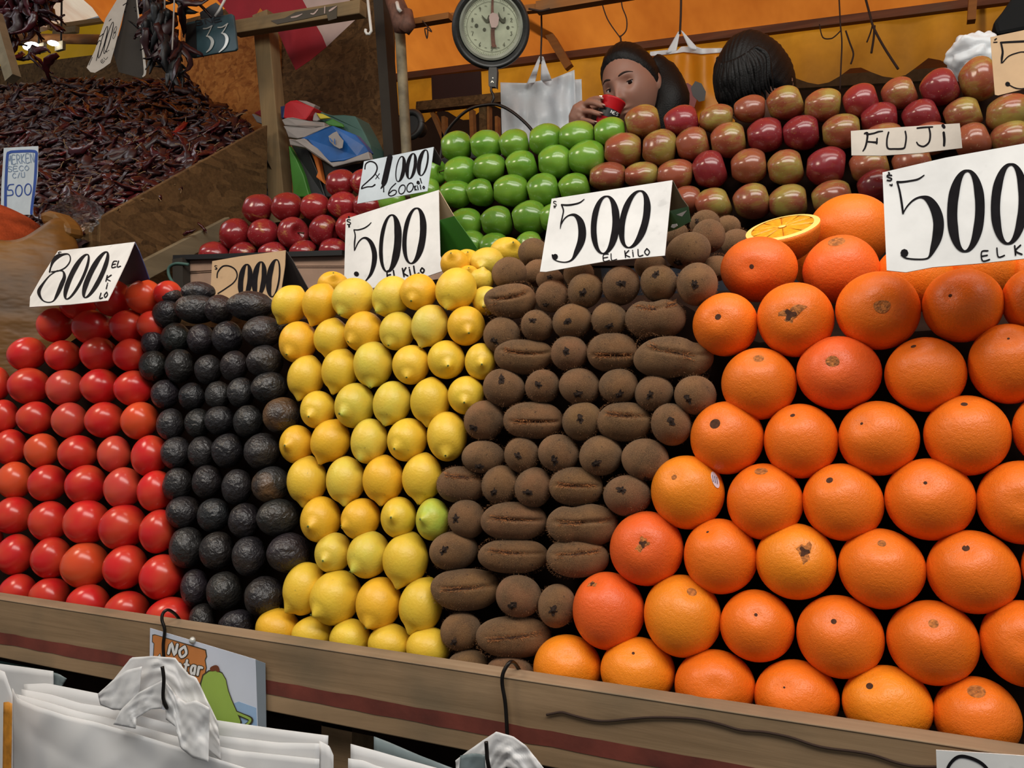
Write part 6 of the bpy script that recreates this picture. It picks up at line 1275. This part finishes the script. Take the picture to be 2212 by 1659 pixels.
# ---------------------------------------------------------------- people behind the raised shelf
struct(MB().box((-1.2, 2.06, 0), (2.6, 3.2, .66)).build('floor_platform', M['board']))
def headframe(px, py, Y, yaw, roll, pitch=0):
    p = onY(px, py, Y); aw = (p - CAM) / np.linalg.norm(p - CAM); aw[2] = 0; aw /= np.linalg.norm(aw); r_ = np.cross(aw, [0, 0, 1.])
    f = Vector(-aw); f.rotate(Quaternion((0, 0, 1), -yaw)); f = f.normalized(); u = Vector((0, 0, 1)); x = f.cross(u)   # x: towards image left
    f2_ = (f * math.cos(pitch) + u * math.sin(pitch)); u = (u * math.cos(pitch) - f * math.sin(pitch)); q = Quaternion(Vector(-aw), roll); f2_.rotate(q); u.rotate(q); x = f2_.cross(u)
    return p, np.column_stack([np.array(x), np.array(f2_), np.array(u)])
HS = np.array([.080, .099, .124])
def face_shape(D):
    x, y, z = D.T; P = D * HS; ax_ = np.abs(x); fr = np.clip(y, 0, 1) ** .5
    P[:, 0] *= np.where(z < 0, 1 - .30 * np.abs(z) ** 1.5, 1 - .05 * z); P[:, 1] *= np.where(y > 0, .97, 1.0)
    P[:, 1] += fr * (.024 * np.exp(-(x / .12) ** 2) * np.clip((.20 - z) / .40, 0, 1) ** 1.2 * (1 / (1 + np.exp((-.27 - z) / .022)))
        + .006 * np.exp(-((ax_ - .12) / .07) ** 2 - ((z + .21) / .05) ** 2)
        - .013 * np.exp(-((ax_ - .40) / .17) ** 2 - ((z - .07) / .12) ** 2) + .005 * np.exp(-((ax_ - .36) / .3) ** 2 - ((z - .26) / .07) ** 2)
        + .006 * np.exp(-((ax_ - .50) / .2) ** 2 - ((z + .2) / .2) ** 2) + .007 * np.exp(-(x / .24) ** 2 - ((z + .44) / .045) ** 2) + .007 * np.exp(-(x / .2) ** 2 - ((z + .54) / .04) ** 2)
        - .004 * np.exp(-(x / .26) ** 2 - ((z + .49) / .02) ** 2) + .012 * np.exp(-(x / .25) ** 2 - ((z + .8) / .14) ** 2))
    return P
def hair_cap(px0, Bm, thr, scale, seed, mat, nu=120, nv=90, streak=.015, ny=.80, nzz=.60):
    D, Fc = sphere(nu, nv); P = face_shape(D) * 1.0; keep = (ny * D[:, 1] - nzz * D[:, 2] + .10 * np.abs(D[:, 0]) ** 2 < thr) & (D[:, 2] > -.75)
    ph = np.arctan2(D[:, 0], D[:, 2]); k = scale + streak * np.sin(ph * 46 + 3 * D[:, 1]) * .25 + np.array([.02 * nz(d[0] * 6, d[1] * 1.5, d[2] * 6 + seed) for d in D])
    tt = (thr - (ny * D[:, 1] - nzz * D[:, 2] + .10 * np.abs(D[:, 0]) ** 2) + np.array([.03 * nz(d[0] * 14, d[1] * 14, seed) for d in D])) / .14; edge = np.sign(tt) * np.clip(np.abs(tt), 0, 1) ** .7; k = 1.0 + (k - 1.0) * np.where(edge > 0, edge, edge * .9)
    keep = (tt > -.9) & (D[:, 2] > -.75)
    P = P * k[:, None]; idx = {i: j for j, i in enumerate(np.where(keep)[0])}; f = [tuple(idx[i] for i in q) for q in Fc if all(keep[i] for i in q)]
    return (P[keep] @ Bm.T + px0), f
pw_, Bw = headframe(1366, 192, 2.32, math.radians(30), math.radians(9), math.radians(-14))
wm = empty('person', (pw_[0], pw_[1], .66), 'woman with dark pulled-back hair drinking from a red cup', 'person')
T_ = lambda P: np.asarray(P) @ Bw.T + pw_
bm_ = MB(); D, Fc = sphere(128, 96); bm_.add(T_(face_shape(D)), Fc)
for s_ in (1, -1):                         # ears
    D2, F2 = sphere(16, 12); bm_.add(T_(D2 * np.array([.009, .017, .030]) + np.array([s_ * .079, -.012, -.006])), F2)
nk = T_([0, -.02, -.07]); sh0 = np.array([pw_[0] + .02, pw_[1] + .06, pw_[2] - .26]); hip = np.array([pw_[0] + .02, pw_[1] + .08, 1.55]); 
bm_.tube([nk, (nk + sh0) / 2 + np.array([0, .0, .02]), sh0 + np.array([0, 0, .03])], [.052, .050, .062], 20)
bm_.tube([sh0 + np.array([0, 0, .05]), sh0 + np.array([0, 0, -.04]), sh0 + np.array([0, 0, -.2]), sh0 + np.array([0, 0, -.36]), hip + np.array([0, 0, -.02])], [.06, .125, .13, .105, .13], 24)
rS, lS = sh0 + np.array([-.155, .01, -.03]), sh0 + np.array([.155, .01, -.03])
Yc_ = 2.17
cupc = onY(*kL(835, 1085), Yc_)
wr = onY(*kL(205, 1520), Yc_ + .01); el_ = onY(1235, 420, 2.2)
bm_.tube([sh0 + np.array([-.06, 0, -.03]), rS, (rS + el_) / 2, el_, (el_ + wr) / 2, wr], [.05, .052, .042, .036, .034, .026], 16)
bm_.tube([sh0 + np.array([.06, 0, -.03]), lS, lS + np.array([.04, .02, -.26]), lS + np.array([.0, -.10, -.46]), lS + np.array([-.02, -.16, -.52])], [.05, .052, .038, .028, .022], 16)
hp_ = lambda x, y, dy: onY(*kL(x, y), Yc_ + dy)
bm_.tube([wr, hp_(235, 1400, .005), hp_(300, 1260, .0), hp_(380, 1150, .0)], [.024, .030, .031, .020], 14)
bm_.tube([hp_(240, 1440, 0), hp_(300, 1330, -.006), hp_(360, 1280, -.012)], [.020, .024, .015], 12)
FG = [((380, 1130, -.004), (440, 1078, -.016), (530, 1050, -.030), (595, 1048, -.037), (640, 1062, -.040)), ((300, 1180, -.010), (390, 1125, -.024), (500, 1125, -.036), (600, 1160, -.041), (672, 1180, -.042)),
      ((245, 1320, -.006), (330, 1272, -.022), (450, 1272, -.036), (560, 1305, -.041), (632, 1318, -.042)), ((230, 1430, -.002), (310, 1415, -.018), (420, 1432, -.032), (490, 1455, -.037), (535, 1465, -.038))]
for i, f_ in enumerate(FG): bm_.tube([hp_(*q) for q in pathpts(f_, 3)], [max(.0058, (.0088 if i < 3 else .0076) - .00018 * j) for j in range(len(pathpts(f_, 3)))], 10)
bm_.tube([hp_(260, 1330, .02), hp_(420, 1200, .045), hp_(600, 1120, .060), hp_(720, 1080, .052)], [.014, .0125, .0105, .009], 10)
c2 = lS + np.array([-.02, -.16, -.52])
for i in range(4): a0 = c2 + np.array([-.02 + .013 * i, -.02, -.02]); bm_.tube([a0, a0 + np.array([0, -.02, -.04]), a0 + np.array([0, -.01, -.075])], [.010, .009, .006], 8)
bm_.tube([c2, c2 + np.array([0, -.02, -.04])], [.024, .022], 10); bm_.tube([c2 + np.array([-.02, -.02, 0]), c2 + np.array([-.045, -.04, -.03])], [.010, .007], 8)
for s_ in (-1, 1): bm_.tube([hip + np.array([s_ * .07, 0, 0]), hip + np.array([s_ * .085, -.01, -.40]), hip + np.array([s_ * .09, .01, -.85]), hip + np.array([s_ * .09, -.06, -.87])], [.075, .052, .036, .03], 14)
bo = bm_.build('body', M['skin'], wm, smooth=True); mod(bo, 'REMESH', mode='VOXEL', voxel_size=.0028, use_smooth_shade=True); mod(bo, 'SMOOTH', factor=.5, iterations=2)
v_, f_ = hair_cap(pw_, Bw, .20, 1.085, 3, None); ho_ = child(obj('hair', v_, f_, M['hair']), wm); mod(ho_, 'SOLIDIFY', thickness=.004, offset=-1)
def strands(c_pts, rr, name, parent, seed, mat='hair'):
    m = MB(); m.tube([np.array(q, float) for q in pathpts(c_pts, 5)], [np.interp(i / (len(c_pts) * 5 - 5), np.linspace(0, 1, len(rr)), rr) for i in range(len(pathpts(c_pts, 5)))], 36)
    v = np.array(m.v); n_ = len(v); v += np.array([[.004 * nz(q[0] * 60, q[1] * 60, q[2] * 12 + seed)] * 3 for q in v]); m.v = [tuple(q) for q in v]; return m.build(name, M[mat], parent, smooth=True)
strands([T_([-.03, -.075, .05]), onY(1428, 175, 2.38), onY(1447, 215, 2.36), onY(1440, 262, 2.36), onY(1440, 330, 2.38)], [.05, .058, .056, .048, .03], 'gathered_hair', wm, 2)
for s_ in (1, -1):
    D2, F2 = sphere(24, 16); surf = face_shape(np.array([[s_ * .40, math.sqrt(1 - .16 - .0049), .07]]))[0]; ec = surf + np.array([0, -.0085, 0])
    e_ = child(obj('eye', T_(D2 * .0128 + ec), F2, M['eye']), wm)
    look = Bw.T @ (np.array(CAM) - T_(ec)); look /= np.linalg.norm(look); look = look * .8 + np.array([0, .35, -.02]); look /= np.linalg.norm(look)
    q_ = Vector(look).to_track_quat('Z', 'Y').to_matrix(); cd_, cf_ = capdirs(.50, 16, 3); cd_ = np.array([np.array(q_ @ Vector(a)) for a in cd_])
    child(obj('iris', T_(cd_ * .0131 + ec), cf_, M['iris']), wm)
    m = [i for i in range(len(D2)) if D2[i][2] > .20 or D2[i][1] < -.2]; ks = set(m); ff = [q for q in F2 if all(i in ks for i in q)]
    lid = obj('eyelid', T_(D2 * np.array([.0150, .0142, .0140]) + ec), ff, M['skin']); child(lid, wm)
    ks = set(i for i in range(len(D2)) if D2[i][2] < -.42); ff = [q for q in F2 if all(i in ks for i in q)]; child(obj('lower_lid', T_(D2 * .0140 + ec), ff, M['skin']), wm)
    P = []
    for t in np.linspace(0, 1, 9):
        xx = s_ * (.17 + .46 * t); zz = .262 + .055 * math.sin(math.pi * t * .85) - .03 * t; yy = math.sqrt(max(.01, 1 - xx * xx - zz * zz)); P.append(T_(face_shape(np.array([[xx, yy, zz]]))[0] + np.array([0, .0005, 0])))
    MB().tube(P, [.0012, .0024, .0028, .0029, .0027, .0024, .0019, .0013, .0007], 8).build('eyebrow', M['brow'], wm, smooth=True)
    P = [T_(ec + np.array([.0150 * math.sin(a) , .0142 * math.cos(a) * .98, .0026 + .001 * math.cos(a)])) for a in np.linspace(-1.0, 1.0, 9)]
    MB().tube(P, .0009, 6).build('eyelashes', M['brow'], wm, smooth=True)
P = T_(np.array([[0, .094, -.052]])); 
for f_ in FG:                              # fingernails
    a = hp_(*f_[-1]); b = hp_(*f_[-2]); d_ = (a - b) / np.linalg.norm(a - b); D2, F2 = sphere(12, 8); q_ = Vector(d_).to_track_quat('X', 'Z').to_matrix()
    v = np.array([np.array(q_ @ Vector(w_ * np.array([.0062, .0046, .0026]))) for w_ in D2]) + a + np.array([0, -.0045, .0015]); child(obj('fingernail', v, F2, M['nail']), wm)
mb = MB(); mb.tube([sh0 + np.array([0, 0, .025]), sh0 + np.array([0, 0, -.04]), sh0 + np.array([0, 0, -.2]), sh0 + np.array([0, 0, -.36]), hip + np.array([0, 0, -.04])], [.075, .135, .14, .118, .145], 24)
mb.tube([sh0 + np.array([-.06, 0, -.03]), rS, (rS + el_) / 2, el_, el_ + (wr - el_) * .4], [.06, .062, .052, .046, .042], 16); mb.tube([sh0 + np.array([.06, 0, -.03]), lS, lS + np.array([.04, .02, -.26]), lS + np.array([.01, -.08, -.42])], [.06, .062, .048, .038], 16)
so_ = mb.build('jumper', M['shirt'], wm, smooth=True); mod(so_, 'REMESH', mode='VOXEL', voxel_size=.007, use_smooth_shade=True)
def trousers(hip, g):
    mb = MB()
    for s_ in (-1, 1): mb.tube([hip + np.array([s_ * .05, 0, .04]), hip + np.array([s_ * .07, 0, -.05]), hip + np.array([s_ * .085, -.01, -.40]), hip + np.array([s_ * .09, .01, -.84])], [.10, .095, .066, .055], 16)
    o = mb.build('trousers', M['jeans'], g, smooth=True); mod(o, 'REMESH', mode='VOXEL', voxel_size=.008, use_smooth_shade=True)
trousers(hip, wm)
# the cup
aw = (cupc - CAM) / np.linalg.norm(cupc - CAM); r_ = np.cross(aw, [0, 0, 1]); r_ /= np.linalg.norm(r_); u_ = np.cross(r_, aw)
axd = r_ * -.40 - u_ * 1.0 - aw * .35; axd /= np.linalg.norm(axd); qm = Vector(tuple(axd)).to_track_quat('Z', 'Y').to_matrix()
cg = empty('cup', cupc, 'red paper cup with black band held to her mouth', 'cup'); Rr = .0345
lathe([(Rr * .93, .0), (Rr, -.001), (Rr * 1.02, .002), (Rr * .98, .004), (Rr * .72, .082), (Rr * .70, .083), (Rr * .68, .078), (Rr * .93, .006)], cupc, qm).build('cup_body', M['cupred'], cg, smooth=True)
band = lathe([(Rr * .985 - .26 * Rr * t + .0006, .004 + .078 * t) for t in np.linspace(.36, .66, 8)], cupc, qm); band.f = band.f[:-2]; bo2 = band.build('band', M['cupblack'], cg, smooth=True)
bpy.context.view_layer.update()
def ink_on(o, strokes, mat, lift, name, parent):
    off = Vector(o.location) + (Vector(o.parent.location) if o.parent else Vector()); mb = MB()
    for st in strokes:
        P = pathpts(st, 4) if len(st) > 2 else pathpts([st[0], [(a + b) / 2 for a, b in zip(*st)], st[1]], 3); v = []
        for i in range(len(P)):
            d = P[min(i + 1, len(P) - 1)][:2] - P[max(i - 1, 0)][:2]; L = np.hypot(*d) or 1; q = np.array([-d[1], d[0]]) / L * P[i][2] / 2
            for s in (1, -1):
                px, py = P[i][:2] + q * s; h, loc, nn, ix = o.ray_cast(V(CAM) - off, V(ray(px, py)).normalized())
                if not h: v = None; break
                v.append(loc + nn * lift + off)
            if v is None: break
        if v: mb.add(v, [(2 * i, 2 * i + 1, 2 * i + 3, 2 * i + 2) for i in range(len(v) // 2 - 1)])
    return mb.build(name, mat, parent) if mb.v else None
ink_on(bo2, word(kL, 'NES', (775, 1292), (908, 1352), 52, 10), M['ltext'], .0006, 'lettering', cg)

# second person, bent over behind the blush apples
p2, B2 = headframe(1634, 186, 2.14, math.radians(32), math.radians(-4), math.radians(-48))
p2m = empty('person', (p2[0], p2[1], .66), 'person with short black hair bending down behind the blush apples', 'person'); T2_ = lambda P: np.asarray(P) @ B2.T + p2
D, Fc = sphere(96, 64); bm_ = MB().add(T2_(face_shape(D)), Fc)
for s_ in (1, -1): D2, F2 = sphere(16, 12); bm_.add(T2_(D2 * np.array([.009, .017, .030]) + np.array([s_ * .079, -.012, -.006])), F2)
nk = T2_([0, -.03, -.075]); sh0 = np.array([nk[0] + .05, p2[1] + .20, p2[2] - .20]); hip = np.array([sh0[0] + .02, sh0[1] + .10, 1.50])
bm_.tube([nk, (nk + sh0) / 2, sh0], [.052, .052, .065], 18); bm_.tube([sh0, sh0 * .6 + hip * .4, hip], [.12, .13, .14], 20)
for s_ in (-1, 1):
    S = sh0 + np.array([s_ * .16, 0, -.02]); bm_.tube([sh0 + np.array([s_ * .05, 0, 0]), S, S + np.array([s_ * .03, -.04, -.26]), S + np.array([0, -.16, -.44])], [.05, .052, .038, .026], 14)
    hc = S + np.array([0, -.16, -.44]); bm_.tube([hc, hc + np.array([0, -.05, -.04])], [.026, .030], 10)
    for i in range(4): a0 = hc + np.array([-.022 + .015 * i, -.05, -.04]); bm_.tube([a0, a0 + np.array([0, -.03, -.02]), a0 + np.array([0, -.04, -.055])], [.010, .009, .0065], 8)
    bm_.tube([hc + np.array([-s_ * .02, -.02, -.02]), hc + np.array([-s_ * .05, -.05, -.04])], [.011, .008], 8)
    bm_.tube([hip + np.array([s_ * .07, 0, 0]), hip + np.array([s_ * .085, -.01, -.40]), hip + np.array([s_ * .09, .01, -.80]), hip + np.array([s_ * .09, -.06, -.82])], [.078, .055, .038, .03], 14)
b2o = bm_.build('body', M['skin'], p2m, smooth=True); mod(b2o, 'REMESH', mode='VOXEL', voxel_size=.0035, use_smooth_shade=True)
v_, f_ = hair_cap(p2, B2, .42, 1.12, 9, None, streak=.03); ho2 = child(obj('hair', v_, f_, M['hair']), p2m); mod(ho2, 'SOLIDIFY', thickness=.006, offset=-1)
for i in range(44):                        # fringe locks falling forward
    x = -.85 + 1.7 * i / 43; P = []
    for zz in (.80, .55, .25, .02 + .15 * nz(i * 3.1, 5)):
        xx = x * (1.0 if zz < .6 else .75) + .03 * nz(i * 2.3, zz * 3); yy = math.sqrt(max(.02, 1 - min(.95, xx * xx + zz * zz))); P.append(T2_(face_shape(np.array([[xx, yy, zz]]))[0] * (1.07 if zz > .6 else 1.12)))
    strands(P, [.006, .0065, .005, .001], 'fringe', p2m, i)
for s_ in (1, -1):
    D2, F2 = sphere(16, 12); surf = face_shape(np.array([[s_ * .40, .91, .07]]))[0]; child(obj('eye', T2_(D2 * .0125 + surf + np.array([0, -.0085, 0])), F2, M['eye']), p2m)
mb = MB().tube([sh0 + np.array([0, 0, .02]), sh0 * .6 + hip * .4, hip], [.13, .142, .152], 22)
for s_ in (-1, 1): S = sh0 + np.array([s_ * .16, 0, -.02]); mb.tube([sh0 + np.array([s_ * .05, 0, 0]), S, S + np.array([s_ * .03, -.04, -.26]), S + np.array([0, -.12, -.38])], [.06, .062, .048, .04], 14)
o = mb.build('jumper', M['shirt'], p2m, smooth=True); mod(o, 'REMESH', mode='VOXEL', voxel_size=.008, use_smooth_shade=True); trousers(hip, p2m)
